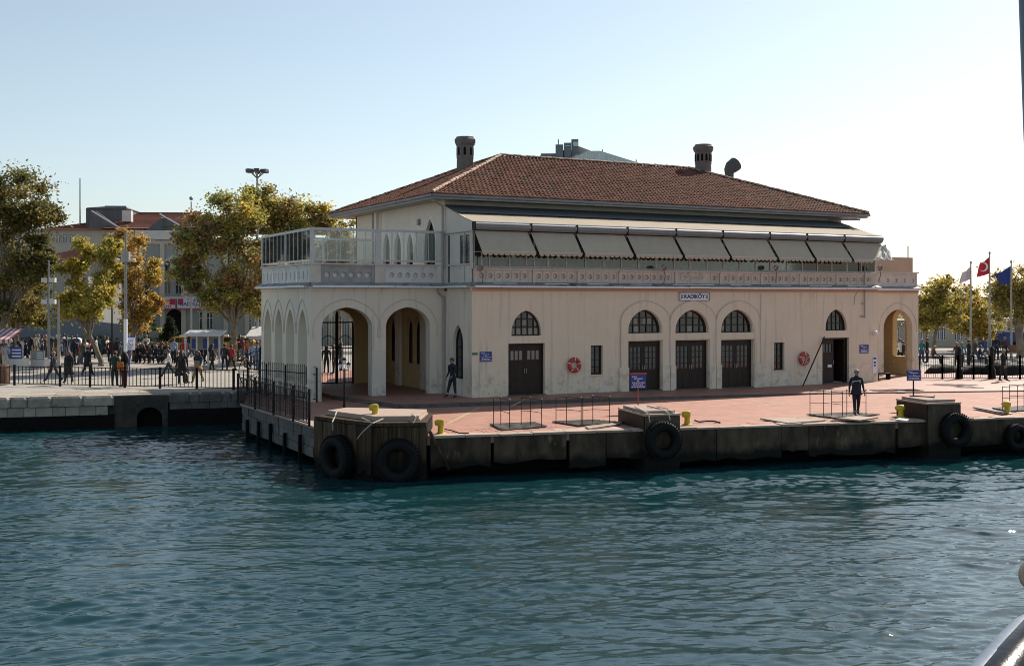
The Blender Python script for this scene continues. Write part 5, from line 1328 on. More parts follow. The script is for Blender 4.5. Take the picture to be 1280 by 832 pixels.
for s_ in (-1,1):
    mb = MB(); e = kw/2-.09
    for sg in (-1,1): mb.tube([(kx+s_*e,-.06,kz+sg*.12),(kx+s_*(e-.10),-.06,kz+sg*.03),(kx+s_*(e-.17),-.06,kz+sg*.09)],.018,5)
    mb.tube([(kx+s_*(e-.02),-.06,kz),(kx+s_*(e-.12),-.06,kz)],.02,5); mb.obj('ornament', M['slategrey'], K)
Mt = Matrix.Translation(Vector((kx,-.058,kz))-K.location) @ Matrix.Rotation(D2R(90),4,'X')
text_mesh('KADIKÖY', .29, 'lettering', M['navy'], K, Mt, .004, .006)
c = (FX(1100.5,2.9),2.93,FZ(1100.5,455,2.9)); WN = sign_board((XR-.28,-.035,FZ(1093,455.5)),UX,NF,.30,.95,'poster','narrow white poster with small purple print at the right corner of the wall',M['plate_white'],[])
mb = MB()
for z_,s_ in ((.35,.11),(.12,.08),(-.05,.06)): mb.plate(rect(-s_,s_,z_-.05,z_+.05),[],(XR-.28,-.04,FZ(1093,455.5)),UX,NF,.003)
mb.obj('print', M['banner_blue'], WN)
# ---- life rings
def life_ring(px, py, R, label):
    x = FX(px); z = FZ(px,py); root = thing('life_ring', label, 'life ring', (x,-.12,z), 0, 'life rings on the front wall')
    A = Vector((0,-1,0)); U = Vector((1,0,0)); V = Vector((0,0,1)); r = R*.27; rc = R-r
    mb = MB(); mb.lathe([(rc+r*math.cos(2*math.pi*k/12),r*.8*math.sin(2*math.pi*k/12)) for k in range(12)],(x,-.12,z),28,(A,U,V),closed=True)
    o = mb.obj('ring', M['buoy'], root); smooth_angle(o,60)
    for k in range(5):
        a = math.pi/2+2*math.pi*k/5; d = Vector((math.cos(a),0,math.sin(a))); t = Vector((-d.z,0,d.x)); mb = MB(); pts = []
        for q in range(10):
            b = 2*math.pi*q/10; pts.append(Vector((x,-.12,z))+d*(rc+(r+.012)*math.cos(b))+A*((r*.8+.012)*math.sin(b)))
        vs = [p+t*.016 for p in pts]+[p-t*.016 for p in pts]; mb.add(vs,[(q,(q+1)%10,10+(q+1)%10,10+q) for q in range(10)]); mb.obj('band', M['letter'], root)
    mb = MB(); mb.box(x-.02,x+.02,-.12,-.003,z+R-.05,z+R-.01); mb.obj('hook', M['iron'], root)
    return root
life_ring(716.5,456,.37,'orange red life ring hanging between the panelled door and the slit window')
R2 = life_ring(1003.5,448,.37,'orange red life ring hanging left of the open door, with a rope inside')
x = FX(1003.5); z = FZ(1003.5,448); mb = MB(); mb.tube([(x+.05,-.2,z+.28),(x+.10,-.22,z),(x-.04,-.2,z-.28),(x-.01,-.2,z-.5)],.025,6); mb.obj('line', M['rope'], R2)
# pole leaning on the wall by the open door
mb = MB(); mb.tube([(FX(1029.5),-.06,FZ(1029.5,421)),(FX(1003.5,-.9),-.9,.08)],.035,8); tag(mb.obj('boat_hook_pole', M['iron']),'long dark pole leaning on the wall left of the open door','pole')
# small bench stand by the right corner
p = G(1103,474,.05); t_ = thing('low_stand','low black stand in front of the right corner of the terminal','stand',p)
mb = MB(); mb.obox(p.xy,(1,0),(0,1),.55,.18,.36,.42); mb.obj('top', M['iron'], t_)
for sx in (-.45,.45):
    mb = MB(); mb.obox((p.x+sx,p.y),(1,0),(0,1),.04,.15,.05,.36); mb.obj('leg', M['iron'], t_)
# ---- small two-lantern lamp post
p = G(430.3,513); lp = thing('lamp_post','small black lamp post with two lanterns before the arcade','lamp post',p)
H = 1.95; mb = MB(); mb.lathe([(.10,0),(.10,.1),(.05,.18),(.04,.5),(.055,.53),(.035,.58),(.032,1.0),(.05,1.03),(.03,1.08),(.028,H-.2)],p,10); mb.obj('post', M['iron'], lp)
mb = MB(); mb.tube([p+Vector((0,0,H-.25))-RV.to_3d()*.2,p+Vector((0,0,H-.3)),p+Vector((0,0,H-.25))+RV.to_3d()*.2],.018,6); mb.obj('arm', M['iron'], lp)
for s_,dz in ((-.17,.0),(.17,-.02),(0,.16)):
    mb = MB(); c = p+RV.to_3d()*s_+Vector((0,0,H-.2+dz)); mb.lathe([(.04,0),(.085,.17),(.095,.175)],c,8); l_ = mb.obj('lantern', M['plate_white'], lp)
    mb = MB(); mb.lathe([(.11,.178),(.07,.23),(.02,.27),(.01,.31)],c,8); mb.obj('lantern_cap', M['iron'], l_)
# ---- fences
def fence(pts, z, H, gap, name, label, group, post_w=.03, bar_r=.011, spike=False, mesh=False, rails=(.10,.97), base=0.0):
    root = thing(name, label, 'fence', (pts[0].x,pts[0].y,z), 0, group)
    bar0 = None
    for i in range(len(pts)):
        p = pts[i]; mb = MB(); mb.box(p.x-post_w,p.x+post_w,p.y-post_w,p.y+post_w,z,z+H+(.06 if not spike else .12))
        mb.obj('post', M['iron'], root, loc=(p.x,p.y,z))
        if i == len(pts)-1: break
        q = pts[i+1]; L = (q-p).length; t = (q-p).normalized(); n = max(1,round(L/gap))
        for r_ in rails:
            mb = MB(); nn = Vector((-t.y,t.x,0)); mb.obox(p.lerp(q,.5).xy,t.xy,nn.xy,L/2,.018,z+H*r_-.02,z+H*r_+.02); mb.obj('rail', M['iron'], root)
        for k in range(1,n):
            c = p.lerp(q,k/n)
            if bar0 is None:
                mb = MB(); mb.tube([(c.x,c.y,z+H*rails[0]),(c.x,c.y,z+H*(1.0 if not spike else 1.08))],bar_r,5)
                if spike: mb.lathe([(bar_r*2,0),(0.002,.10)],(c.x,c.y,z+H*1.08),5)
                bar0 = mb.obj('bar', M['iron'], root, loc=(c.x,c.y,z))
            else: piece(bar0, (c.x,c.y,z), root)
        if mesh:
            mb = MB(); nn = Vector((-t.y,t.x,0)); st = .10; nz_ = int(H*.8/st)
            for k in range(int(L/st)):
                a = p+t*(k*st); 
                mb.tube([(a.x,a.y,z+H*.12),(a.x,a.y,z+H*.95)],.009,3,cap=False)
            for k in range(nz_):
                mb.tube([(p.x,p.y,z+H*.12+k*st),(q.x,q.y,z+H*.12+k*st)],.009,3,cap=False)
            o = mb.obj('wire_mesh', M['iron'], root); o['kind'] = 'stuff'
    return root
fy = lambda px: 481.5+max(0,px-20)*.0215
fps = [-60,-22,18,75,112.5,156,200,246,292,311]
for a,b in zip(fps[:-1],fps[1:]):
    w_ = {-60:'cut off by the left edge, farthest left',-22:'at the left picture edge behind the wicker pillar',18:'between the wicker pillar and the long haired walker',75:'behind the long haired woman in the dark coat',112.5:'behind the man in the black coat',156:'right of the couple with the orange backpack',200:'behind the white hooded walker',246:'in front of the tan coat walker',292:'short panel next to the quay gate'}[a]
    fence([G(a+.8,fy(a),.1),G(b-.8,fy(b),.1)],.10,1.02,.225,'fence_panel','black railing panel '+w_,'promenade railing panels',.03,.023)
fence([LD(-11.85,48.4),LD(-10.6,46.2),LD(-9.35,43.9),LD(-8.15,41.7),LD(-7.25,40.05)],.06,1.22,.16,'mesh_fence','black spiked fence with wire mesh along the left edge of the quay',None,.035,.009,True,True,(.08,.52,.97))
fence([LD(-12.75,54.0),LD(-11.6,52.9),LD(-10.5,51.9),LD(-9.3,50.7),LD(-8.7,49.9)],.0,1.45,.16,'spiked_fence','black spiked fence from the promenade to the terminal corner',None,.035,.013,True,False,(.10,.86))
p = LD(-12.6,54.1); gt = thing('gate_scroll','curved black iron fan at the quay gate by the wing','gate',p)
mb = MB()
for R_ in (1.0,.55): mb.tube([p+RV.to_3d()*(.4-R_*math.sin(a))+Vector((0,0,1.3+R_*math.cos(a)-0.2)) for a in [math.pi*k/12 for k in range(13)]],.022,5)
for k in range(1,6): a = math.pi*k/6; mb.tube([p+RV.to_3d()*.4+Vector((0,0,1.1)),p+RV.to_3d()*(.4-math.sin(a))+Vector((0,0,1.1+math.cos(a)))],.014,5)
mb.obj('scroll', M['iron'], gt); mb = MB(); mb.box(p.x+.35,p.x+.43,p.y-.2,p.y-.12,0,2.3); mb.obj('post', M['iron'], gt)
rf = [G(px,472.5+.001*px,.04) for px in (1149.5,1178,1197.5,1217,1237,1256,1275,1300)]
for k,(a,b) in enumerate(zip(rf[:-1],rf[1:])):
    w_ = ['nearest the terminal wing','second from the terminal wing','left of the white flag pole foot','below the red flag','below the blue flag','in front of the man by the brown basket','at the right picture edge'][k]
    fence([a,b],.04,1.3,.135,'fence_panel','black railing panel on the right, '+w_,'railing panels right of the terminal',.04,.014,False,False,(.06,.60,.97))
for px,s_ in ((1199,1),(1240,.8)):
    p = G(px,473,.05); mb = MB(); mb.lathe([(.22,0),(.20,.5),(.12,.6),(.10,1.6),(.16,1.7),(.02,1.85)],p,8); tag(mb.obj('gate_post', M['iron']),'thick black gate post in the right railing '+('left' if px < 1220 else 'right'),'post')
for k,(px,py,wd,h_) in enumerate(((1178,466,1.6,.55),(1226,467,2.0,.6),(1252,467,1.7,.8),(1272,468,1.8,.7))):
    p = G(px,py,.03); mb = MB(); r0 = mb.ball((p.x,p.y,.03),wd,.5,h_,12,8,.12); tag(mb.obj('covered_heap', M['rubber'], smooth=True),['low dark covered heap behind the railing by the wing','wide dark covered heap behind the railing, left of the basket','tall dark covered heap under the basket man','dark covered heap at the right picture edge'][k],'heap','dark covered heaps behind the right railing')
# ---- wicker pillar at the left edge
p = G(1.5,479,.1); wk = thing('wicker_basket','tall brown wicker basket at the left picture edge on the promenade','basket',p)
mb = MB(); mb.lathe([(.40,0),(.44,.3),(.45,.7),(.40,.95),(.36,1.0),(.30,.98)],p,20); mb.obj('body', M['wicker'], wk)
mb = MB()
for k in range(9): mb.lathe([(.455-.004*abs(k-5),.02),(.475-.004*abs(k-5),.05),(.455-.004*abs(k-5),.08)],p+Vector((0,0,k*.105)),20,closed=True)
mb.obj('weave', M['wicker'], wk)
# ================================================================== TREES
def crown_mesh(name, clumps, leaves, size, cols, parent, seed, flat=0.6):
    leaves = int(leaves*1.9); size = size*.74
    r = np.random.default_rng(seed)
    n = sum(int(leaves*c[4]) for c in clumps)
    P = []; T_ = []
    for (x,y,z,rad,wt,ci) in clumps:
        k = int(leaves*wt)
        v = r.normal(size=(k,3)); v /= np.linalg.norm(v,axis=1)[:,None]
        v *= np.abs(r.normal(size=(k,1))*.55+.35)*rad*np.array([1.1,1.1,0.85])
        P.append(np.array([x,y,z])+v)
        base = np.array(cols[ci % len(cols)]); al = np.array(cols[(ci+1) % len(cols)])
        m_ = r.random((k,1))**2.2; c = base*(1-m_)+al*m_; T_.append(c*(0.65+0.6*r.random((k,1))))
    P = np.vstack(P); T_ = np.vstack(T_); n = len(P)
    a = r.normal(size=(n,3)); a[:,2] *= flat; a /= np.linalg.norm(a,axis=1)[:,None]
    b = np.cross(a, r.normal(size=(n,3))); b /= np.linalg.norm(b,axis=1)[:,None]
    s = size*(0.6+0.8*r.random((n,1)))
    V = np.stack([P-a*s, P+b*s*.55, P+a*s, P-b*s*.55],1).reshape(-1,3)
    me = bpy.data.meshes.new(name); me.vertices.add(4*n); me.vertices.foreach_set('co',V.astype(np.float32).ravel())
    me.loops.add(4*n); me.loops.foreach_set('vertex_index',np.arange(4*n,dtype=np.int32)); me.polygons.add(n); me.polygons.foreach_set('loop_start',np.arange(0,4*n,4,dtype=np.int32))
    me.update(calc_edges=True)
    at = me.color_attributes.new('tint','FLOAT_COLOR','POINT'); C4 = np.ones((4*n,4),dtype=np.float32); C4[:,:3] = np.repeat(T_,4,0); at.data.foreach_set('color',C4.ravel())
    me.materials.append(M['leaf']); o = bpy.data.objects.new('crown',me); COL.objects.link(o); o.parent = parent; return o
def tree(px, d, py_top, py_low, hw_px, label, cols, seed, leaves=7000, trunk_r=.28, lean=0.0, size=.17, name='plane_tree', group=None, forks=6, split=None, cat='tree', dens=1.0, lobes=None):
    r = random.Random(seed); base = AT(px,d,0.0); zt = ZAT(py_top,d); zl = ZAT(py_low,d); hw = hw_px*d/F_PX; R3,F3 = RV.to_3d(),FV.to_3d()
    root = thing(name,label,cat,base,0,group); mb = MB(); ch = zt-zl
    fork = split if split else max(zl*.75,1.6)
    top = base+Vector((0,0,fork))+R3*lean
    mb.tube([base+Vector((0,0,-.1)),base+Vector((0,0,.35))+R3*.02,base+Vector((0,0,fork*.6))+R3*lean*.5+R3*r.uniform(-.1,.1),top],[trunk_r*.95,trunk_r*.75,trunk_r*.62,trunk_r*.55],9)
    clumps = []; ci = 0
    for k in range(0 if lobes else forks):
        ang = 2*math.pi*(k+r.random()*.6)/forks; el = r.uniform(.08,1.0)
        ex = math.cos(ang)*hw*r.uniform(.5,.82)*(1.05-.45*el); ey = math.sin(ang)*hw*r.uniform(.45,.75)*(1.05-.45*el); ez = zl+ch*(-.08+.92*el)
        e = base+R3*(ex+lean)+F3*ey; e.z = ez; m_ = top.lerp(e,.5)+Vector((r.uniform(-.3,.3),r.uniform(-.3,.3),ch*.07))
        rr = trunk_r*r.uniform(.28,.42); mb.tube([top-Vector((0,0,.2)),top.lerp(m_,.5)+R3*r.uniform(-.15,.15),m_,m_.lerp(e,.55)+R3*r.uniform(-.2,.2),e],[rr*1.1,rr*.8,rr*.6,rr*.4,rr*.15],6)
        for q in range(6):
            t = r.uniform(.30,1.0); s = m_.lerp(e,t) if t > .4 else top.lerp(m_,t*2)
            g = s+Vector((r.gauss(0,1),r.gauss(0,1),r.gauss(.25,.8)))*hw*.26
            g.z = min(max(g.z,zl+.2),zt-.35)
            mb.tube([s,s.lerp(g,.5)+Vector((r.uniform(-.1,.1),0,r.uniform(0,.2))),g],[rr*.3,rr*.2,.012],5)
            clumps.append((g.x,g.y,g.z,hw*r.uniform(.20,.34),1.0,r.randrange(10))); clumps.append((s.x,s.y,s.z,hw*r.uniform(.16,.26),.6,r.randrange(10)))
    for k in range(int(46*dens)):     # the body of the crown
        v = Vector((r.gauss(0,1),r.gauss(0,1),r.gauss(0,1))); v.normalize(); v *= (r.random()**.40)
        c = base+R3*(v.x*hw*.80+lean)+F3*(v.y*hw*.72); c.z = zl+ch*.46+v.z*ch*(.44 if v.z > 0 else .46)
        if lobes:
            lb = lobes[k % len(lobes)]; s_ = d/F_PX; o_ = AT(lb[0],d,ZAT(lb[1],d)); c = o_+R3*(v.x*lb[2]*s_*.86)+F3*(v.y*lb[2]*s_*.8+(k % 3-1)*.5)+Vector((0,0,v.z*lb[3]*s_*.86))
            if k < 3*len(lobes):       # limbs that carry the lobes
                b_ = top.lerp(c,.5)+Vector((r.uniform(-.3,.3),r.uniform(-.3,.3),r.uniform(0,.5))); mb.tube([top-Vector((0,0,.3)),top.lerp(b_,.5)+R3*r.uniform(-.2,.2),b_,c],[trunk_r*.34,trunk_r*.24,trunk_r*.16,.015],5)
            clumps.append((c.x,c.y,c.z,lb[2]*s_*r.uniform(.28,.46),r.uniform(.5,1.0),r.randrange(10))); continue
        clumps.append((c.x,c.y,c.z,hw*r.uniform(.13,.24),r.uniform(.5,1.0),r.randrange(10)))
    for k in range(0 if lobes else int(16*dens)):     # outer sprays that break the outline
        a = r.uniform(0,2*math.pi); el = r.uniform(-.75,1.0); cs = math.sqrt(max(0,1-el*el)) if el > 0 else 1
        p = base+R3*(math.cos(a)*hw*.84*cs+lean)+F3*(math.sin(a)*hw*.8*cs); p.z = zl+ch*.42+el*ch*(.51 if el > 0 else .45)
        clumps.append((p.x,p.y,min(p.z,zt-.2),hw*r.uniform(.08,.2),.30,r.randrange(10)))
    mb.obj('trunk', M['bark'], root); W_ = sum(c[4] for c in clumps)
    o = crown_mesh('crown',[(x-base.x,y-base.y,z-base.z,a,w_/W_,ci) for x,y,z,a,w_,ci in clumps],leaves,size,cols,root,seed)
    return root
M['maroon_stripe'] = mat('faded_red_stripe',(.33,.09,.10),None,3,.8)
YEL = [(0.580,0.468,0.054), (0.468,0.412,0.065), (0.655,0.486,0.054), (0.317,0.317,0.054)]
ORG = [(0.544,0.335,0.060), (0.649,0.482,0.071), (0.439,0.230,0.048), (0.523,0.439,0.071)]
DKG = [(0.104,0.104,0.036), (0.175,0.150,0.041), (0.279,0.208,0.054), (0.084,0.088,0.036)]
MIX = [(0.238,0.136,0.063), (0.182,0.209,0.063), (0.359,0.317,0.073), (0.486,0.392,0.085), (0.254,0.265,0.061), (0.593,0.464,0.085), (0.339,0.201,0.061)]
OLV = [(0.270,0.230,0.069), (0.380,0.300,0.081), (0.200,0.180,0.057), (0.459,0.350,0.081)]
GRN = [(.08,.13,.035),(.11,.16,.045),(.06,.10,.03)]
DKG = [(a*1.2+.01,b*1.22+.012,c*1.2+.01) for a,b,c in DKG]
MIX = [(a*1.12+.01,b*1.14+.012,c*1.25+.012) for a,b,c in MIX]; OLV = [(a*1.1+.01,b*1.12+.01,c*1.2+.01) for a,b,c in OLV]  # the bluish lift puts a slight haze into the leaf colours
YEL = [(a*.92,b*.92,c*1.5) for a,b,c in YEL]; ORG = [(a*.92,b*.92,c*1.4) for a,b,c in ORG]
PLZ = 'plane trees around the square'
tree(6,80,214,330,68,'big dark plane tree cut off by the left picture edge',DKG+[(.20,.14,.03)],21,30000,.42,size=.16,forks=9,split=3.2,group=PLZ,dens=2,lobes=[(20,246,46,32),(0,262,40,40),(50,262,24,26),(58,312,20,30),(46,282,28,32),(12,318,50,42),(42,338,26,30),(8,375,44,32),(-40,300,40,60)])
tree(20,84,300,404,48,'low dark tree below the big plane at the left edge',DKG,22,9000,.3,size=.16,group=PLZ)
tree(100,80,284,398,45,'yellow plane tree with pale trunk at the left',YEL,23,12000,.26,.4,.15,group=PLZ,forks=7,lobes=[(96,345,20,36),(84,378,20,22),(110,318,16,26),(112,372,20,26)])
tree(126,77,300,405,38,'yellow green plane tree with dark forked limbs behind the black coat man',YEL,24,11000,.24,-.8,.15,group=PLZ,forks=7,lobes=[(128,335,16,30),(126,372,22,26),(140,310,12,22),(108,392,16,12)])
tree(168,83,276,402,40,'orange and yellow plane tree behind the tall grey mast',ORG,25,13000,.24,0,.15,group=PLZ,forks=8,lobes=[(164,306,26,28),(182,345,20,30),(156,372,24,28),(148,338,18,28),(190,380,13,15),(170,396,20,12)])
tree(168,92,378,415,22,'small brown leaved tree beside the banner',ORG+OLV,26,1800,.12,0,.15,group=PLZ)
tree(290,76,250,398,72,'large olive and brown plane tree left of the terminal wing',MIX,27,21000,.36,.2,.155,group=PLZ,forks=11,split=2.9,dens=2,lobes=[(250,296,34,32),(236,338,24,32),(290,268,40,32),(300,325,46,42),(280,366,30,22),(312,376,34,20)])
tree(356,80,234,392,74,'tallest plane tree directly behind the terminal wing',MIX+OLV,28,18000,.36,0,.16,group=PLZ,forks=11,dens=2,lobes=[(326,254,34,26),(366,268,40,26),(404,272,18,18),(346,305,48,38),(350,350,40,30)])
tree(424,86,262,380,30,'thin topped plane tree behind the upper storey of the terminal',OLV,29,7000,.3,0,.17,group=PLZ)
# conifers in front of the theatre
def conifer(px, d, py_top, hw_px, label, seed):
    r = random.Random(seed); base = AT(px,d,0); zt = ZAT(py_top,d); hw = hw_px*d/F_PX; root = thing('conifer',label,'tree',base,0,'dark conifers by the theatre')
    mb = MB(); mb.tube([base,base+Vector((0,0,zt))],[.16,.02],7); mb.obj('trunk',M['bark'],root); cl = []
    for k in range(46):
        t = r.random()**.8; a = r.uniform(0,6.28); rad = hw*(1-t)*.95; z = .9+(zt-1.0)*t
        for q in (.35,.75,1.0): cl.append((math.cos(a)*rad*q,math.sin(a)*rad*q,z-.12*q,.16+.22*(1-t),1,r.randrange(5)))
    W_ = len(cl); crown_mesh('crown',[(a,b,c,e,1/W_,g) for a,b,c,e,f,g in cl],4200,.10,[(.03,.048,.026),(.04,.06,.03),(.022,.034,.02)],root,seed)
conifer(185,98,347,16,'dark conifer with pointed top left of the banner',41)
conifer(212,97,395,15,'low dark conifer under the banner',42)
# right side of the terminal
RG = 'trees right of the terminal'
tree(1166,92,338,415,34,'leaning olive tree right behind the terminal end',OLV+YEL,31,9000,.2,.6,.15,group=RG,split=3.0)
tree(1186,112,352,418,26,'dark green tree behind the white flag',GRN+OLV,32,4200,.2,0,.16,group=RG)
tree(1217,96,366,420,30,'golden tree below the red flag',YEL+ORG,33,8000,.18,0,.14,group=RG)
tree(1204,118,346,400,28,'sparse dark tree top between the white and red flags',OLV,34,2200,.2,0,.17,group=RG)
tree(1250,120,364,410,26,'grey green tree behind the blue flag',OLV+GRN,35,4500,.2,0,.16,group=RG)
tree(1276,88,330,408,44,'large dark trunked tree at the right picture edge',OLV,36,10000,.42,-.3,.15,group=RG,forks=8,split=4.2)
tree(1158,104,368,412,22,'yellow green tree close to the terminal end wall',YEL,37,2600,.15,0,.15,group=RG)
# ================================================================== BACKGROUND BUILDINGS
def frame(px, d, rot=0.0):       # local axes: u right, v away
    o = AT(px,d,0.0); a = CAM_ROT+rot; return o,Vector((math.cos(a),math.sin(a),0)),Vector((-math.sin(a),math.cos(a),0))
def bwin(root, O, U, N, u0, u1, z0, z1, m_frame='whitemetal', arched=False, bars=1):
    o = arch(u0,u1,z0,z1-(u1-u0)*.6,z1,.7,6) if arched else rect(u0,u1,z0,z1)
    cu,cz = (u0+u1)/2,(z0+z1)/2; i = [((p[0]-cu)*.84+cu,(p[1]-cz)*.92+cz) for p in o]
    mb = MB(); mb.plate(o,[i],O+N*.06,U,N,.09)
    for k in range(bars): u = u0+(u1-u0)*(k+1)/(bars+1); mb.plate(rect(u-.04,u+.04,z0+.1,z1-.15),[],O+N*.055,U,N,.05)
    mb.plate(rect(u0+.1,u1-.1,cz+.2,cz+.28),[],O+N*.053,U,N,.045)
    f = mb.obj('window',M[m_frame],root); mb = MB(); mb.plate(o,[],O+N*.015,U,N,.012); mb.obj('pane',M['glass'],f); return f
def gable_roof(root, O, U, V, u0, u1, v0, v1, z0, zr, m='farred', hip=0.0, name='roof', along='u'):
    mb = MB()
    def p(u,v,z): q = O+U*u+V*v; return (q.x,q.y,z)
    if along == 'u': vs = [p(u0,v0,z0),p(u1,v0,z0),p(u1,v1,z0),p(u0,v1,z0),p(u0+hip,(v0+v1)/2,zr),p(u1-hip,(v0+v1)/2,zr)]
    else: vs = [p(u1,v0,z0),p(u1,v1,z0),p(u0,v1,z0),p(u0,v0,z0),p((u0+u1)/2,v0+hip,zr),p((u0+u1)/2,v1-hip,zr)]
    mb.add(vs,[(0,1,5,4),(1,2,5),(2,3,4,5),(3,0,4),(3,2,1,0)]); o = mb.obj(name,M[m],root)
    # rows of tiles as ribs
    mr = MB(); a,b,c,d = map(Vector,(vs[0],vs[1],vs[5],vs[4])); n = max(3,int((a-d).length/.42))
    for k in range(1,n): s,e = a.lerp(d,k/n),b.lerp(c,k/n); mr.tube([s+Vector((0,0,.02)),e+Vector((0,0,.02))],.035,4)
    mr.tube([d,c],.12,5); mr.obj('tile_courses',M[m],o)['kind'] = 'stuff'; return o
# theatre: long grey green building behind the square
TO,TU,TV = frame(60,112,D2R(4)); TN = -TV
TH = thing('theatre_building','long grey green historic building with red roofs and arched windows behind the square','building',TO)
sc_ = 112/F_PX
def tu(px): return (px-60)*sc_
def tz(py): return ZAT(py,112)
mb = MB(); q = [TO+TU*tu(-60),TO+TU*tu(175),TO+TU*tu(175)+TV*14,TO+TU*tu(-60)+TV*14]; mb.prism([(v.x,v.y) for v in q],-.2,tz(286)); mb.obj('left_wall',M['creamhouse'],TH)
q = [TO+TU*tu(175.2)-TV*1.2,TO+TU*tu(470)-TV*1.2,TO+TU*tu(470)+TV*14,TO+TU*tu(175.2)+TV*14]; mb = MB(); mb.prism([(v.x,v.y) for v in q],-.2,tz(300)); mb.obj('main_wall',M['greenstone'],TH)
O2 = TO-TV*1.2
mb = MB(); q = [TO+TU*tu(172)-TV*1.7,TO+TU*tu(240)-TV*1.7,TO+TU*tu(240)-TV*.2,TO+TU*tu(172)-TV*.2]; mb.prism([(v.x,v.y) for v in q],tz(300),tz(288.5)); mb.obj('attic_cornice',M['whitemetal'],TH)
mb = MB(); mb.plate([(tu(185),tz(288)),(tu(203),tz(273)),(tu(209),tz(273)),(tu(234),tz(288))],[],O2-TV*.3,TU,TN,.4); mb.obj('pediment',M['slategrey'],TH)
gable_roof(TH,TO,TU,TV,tu(50),tu(150),-.6,13,tz(287),tz(271),hip=4)
gable_roof(TH,TO,TU,TV,tu(128),tu(260),-1.4,12,tz(286),tz(261),hip=2)
gable_roof(TH,TO,TU,TV,tu(205),tu(420),-1.6,12,tz(284),tz(262),hip=5)
mb = MB(); b0 = [TO+TU*tu(98)+TV*2.2,TO+TU*tu(148)+TV*2.2,TO+TU*tu(148)+TV*9,TO+TU*tu(98)+TV*9]; mb.prism([(v.x,v.y) for v in b0],tz(286),tz(258)); mb.obj('roof_house',M['slategrey'],TH)
gable_roof(TH,TO,TU,TV,tu(97),tu(149.5),2.0,9.2,tz(258),tz(252.5),'slategrey',1.0,'roof_house_roof')
mb = MB(); mb.plate([(tu(112),tz(286)),(tu(117),tz(264)),(tu(121),tz(264)),(tu(152),tz(286))],[],TO-TV*.7,TU,TN,.25); mb.obj('gable_wall',M['slategrey'],TH)
mb = MB(); 
for a,b in (((117,264),(152,285.5)),((183,289),(203,272.5)),((209,272.5),(236,288)),((200,267),(225,284))): mb.tube([TO+TU*tu(a[0])-TV*1.0+Vector((0,0,tz(a[1]))),TO+TU*tu(b[0])-TV*1.0+Vector((0,0,tz(b[1])))],.07,5)
mb.obj('verge',M['white'],TH)['kind'] = 'stuff'
mb = MB(); c = TO+TU*tu(154)+TV*1.0; mb.obox(c.xy,TU.xy,TV.xy,.45,.4,tz(276),tz(262)); mb.obj('chimney',M['whitemetal'],TH)
for px in (73,81,89,130,138,147,60): bwin(TH,TO,TU,TN,tu(px-3),tu(px+3),tz(304),tz(292))
for px in (63,78,92,120,138): bwin(TH,TO,TU,TN,tu(px-3),tu(px+3),tz(335),tz(318))
# large three-lobed window with dark blue tiles above a pair of arched lights
for k,c_ in enumerate((217,300)):
    mb = MB(); u0,u1 = tu(c_-13),tu(c_+13); mb.plate(arch(u0,u1,tz(341),tz(338),tz(324),.6,8),[],O2+TN*.03,TU,TN,.08); o = mb.obj('tile_tympanum',M['bluedark'],TH)
    mb = MB(); cc = O2+TU*tu(c_)+TN*.05+Vector((0,0,tz(333))); mb.lathe([(.32,-.02),(.32,.06),(.2,.06)],cc,14,(TN,TU,Vector((0,0,1)))); mb.obj('roundel',M['creamhouse'],o)
    for s_ in (-7,7): bwin(TH,O2,TU,TN,tu(c_+s_-4.5),tu(c_+s_+4.5),tz(368),tz(341),'greenstone',True)
    mb = MB(); mb.tube([O2+TU*u+TN*.03+Vector((0,0,z)) for u,z in arch(u0-.2,u1+.2,tz(370),tz(338),tz(321.5),.6,9)],.10,5); mb.obj('window_surround',M['whitemetal'],TH)
for px in (250,256,262,280): bwin(TH,O2,TU,TN,tu(px-2.5),tu(px+2.5),tz(366),tz(345),'whitemetal',True,0)
for px in (253,262): bwin(TH,O2,TU,TN,tu(px-4),tu(px+4),tz(412),tz(389),'whitemetal')
for px in (310,321): bwin(TH,O2,TU,TN,tu(px-4),tu(px+4),tz(415),tz(398),'whitemetal')
mb = MB(); mb.plate(arch(tu(209),tu(228),.1,tz(396),tz(386),.6,8),[],O2+TN*.05,TU,TN,.1); mb.obj('portal',M['wet'],TH)
mb = MB(); q = [O2+TU*tu(175),O2+TU*tu(470)]; mb.tube([q[0]+TN*.05+Vector((0,0,tz(373))),q[1]+TN*.05+Vector((0,0,tz(373)))],.18,5); mb.tube([q[0]+TN*.05+Vector((0,0,tz(303))),q[1]+TN*.05+Vector((0,0,tz(303)))],.2,5); mb.obj('string_course',M['whitemetal'],TH)
for px in range(178,470,26):
    mb = MB(); c = O2+TU*tu(px); mb.obox((c+TN*.08).xy,TU.xy,TV.xy,.22,.08,0,tz(304)); mb.obj('pilaster',M['creamhouse'],TH)
for k in range(5):
    mb = MB(); c = O2+TU*tu(196+3.2*k); mb.plate(rect(-.05,.05,0,.9),[],c+TN*.03+Vector((0,0,tz(340))),TU,TN,.02); mb.obj('slot',M['wet'],TH)
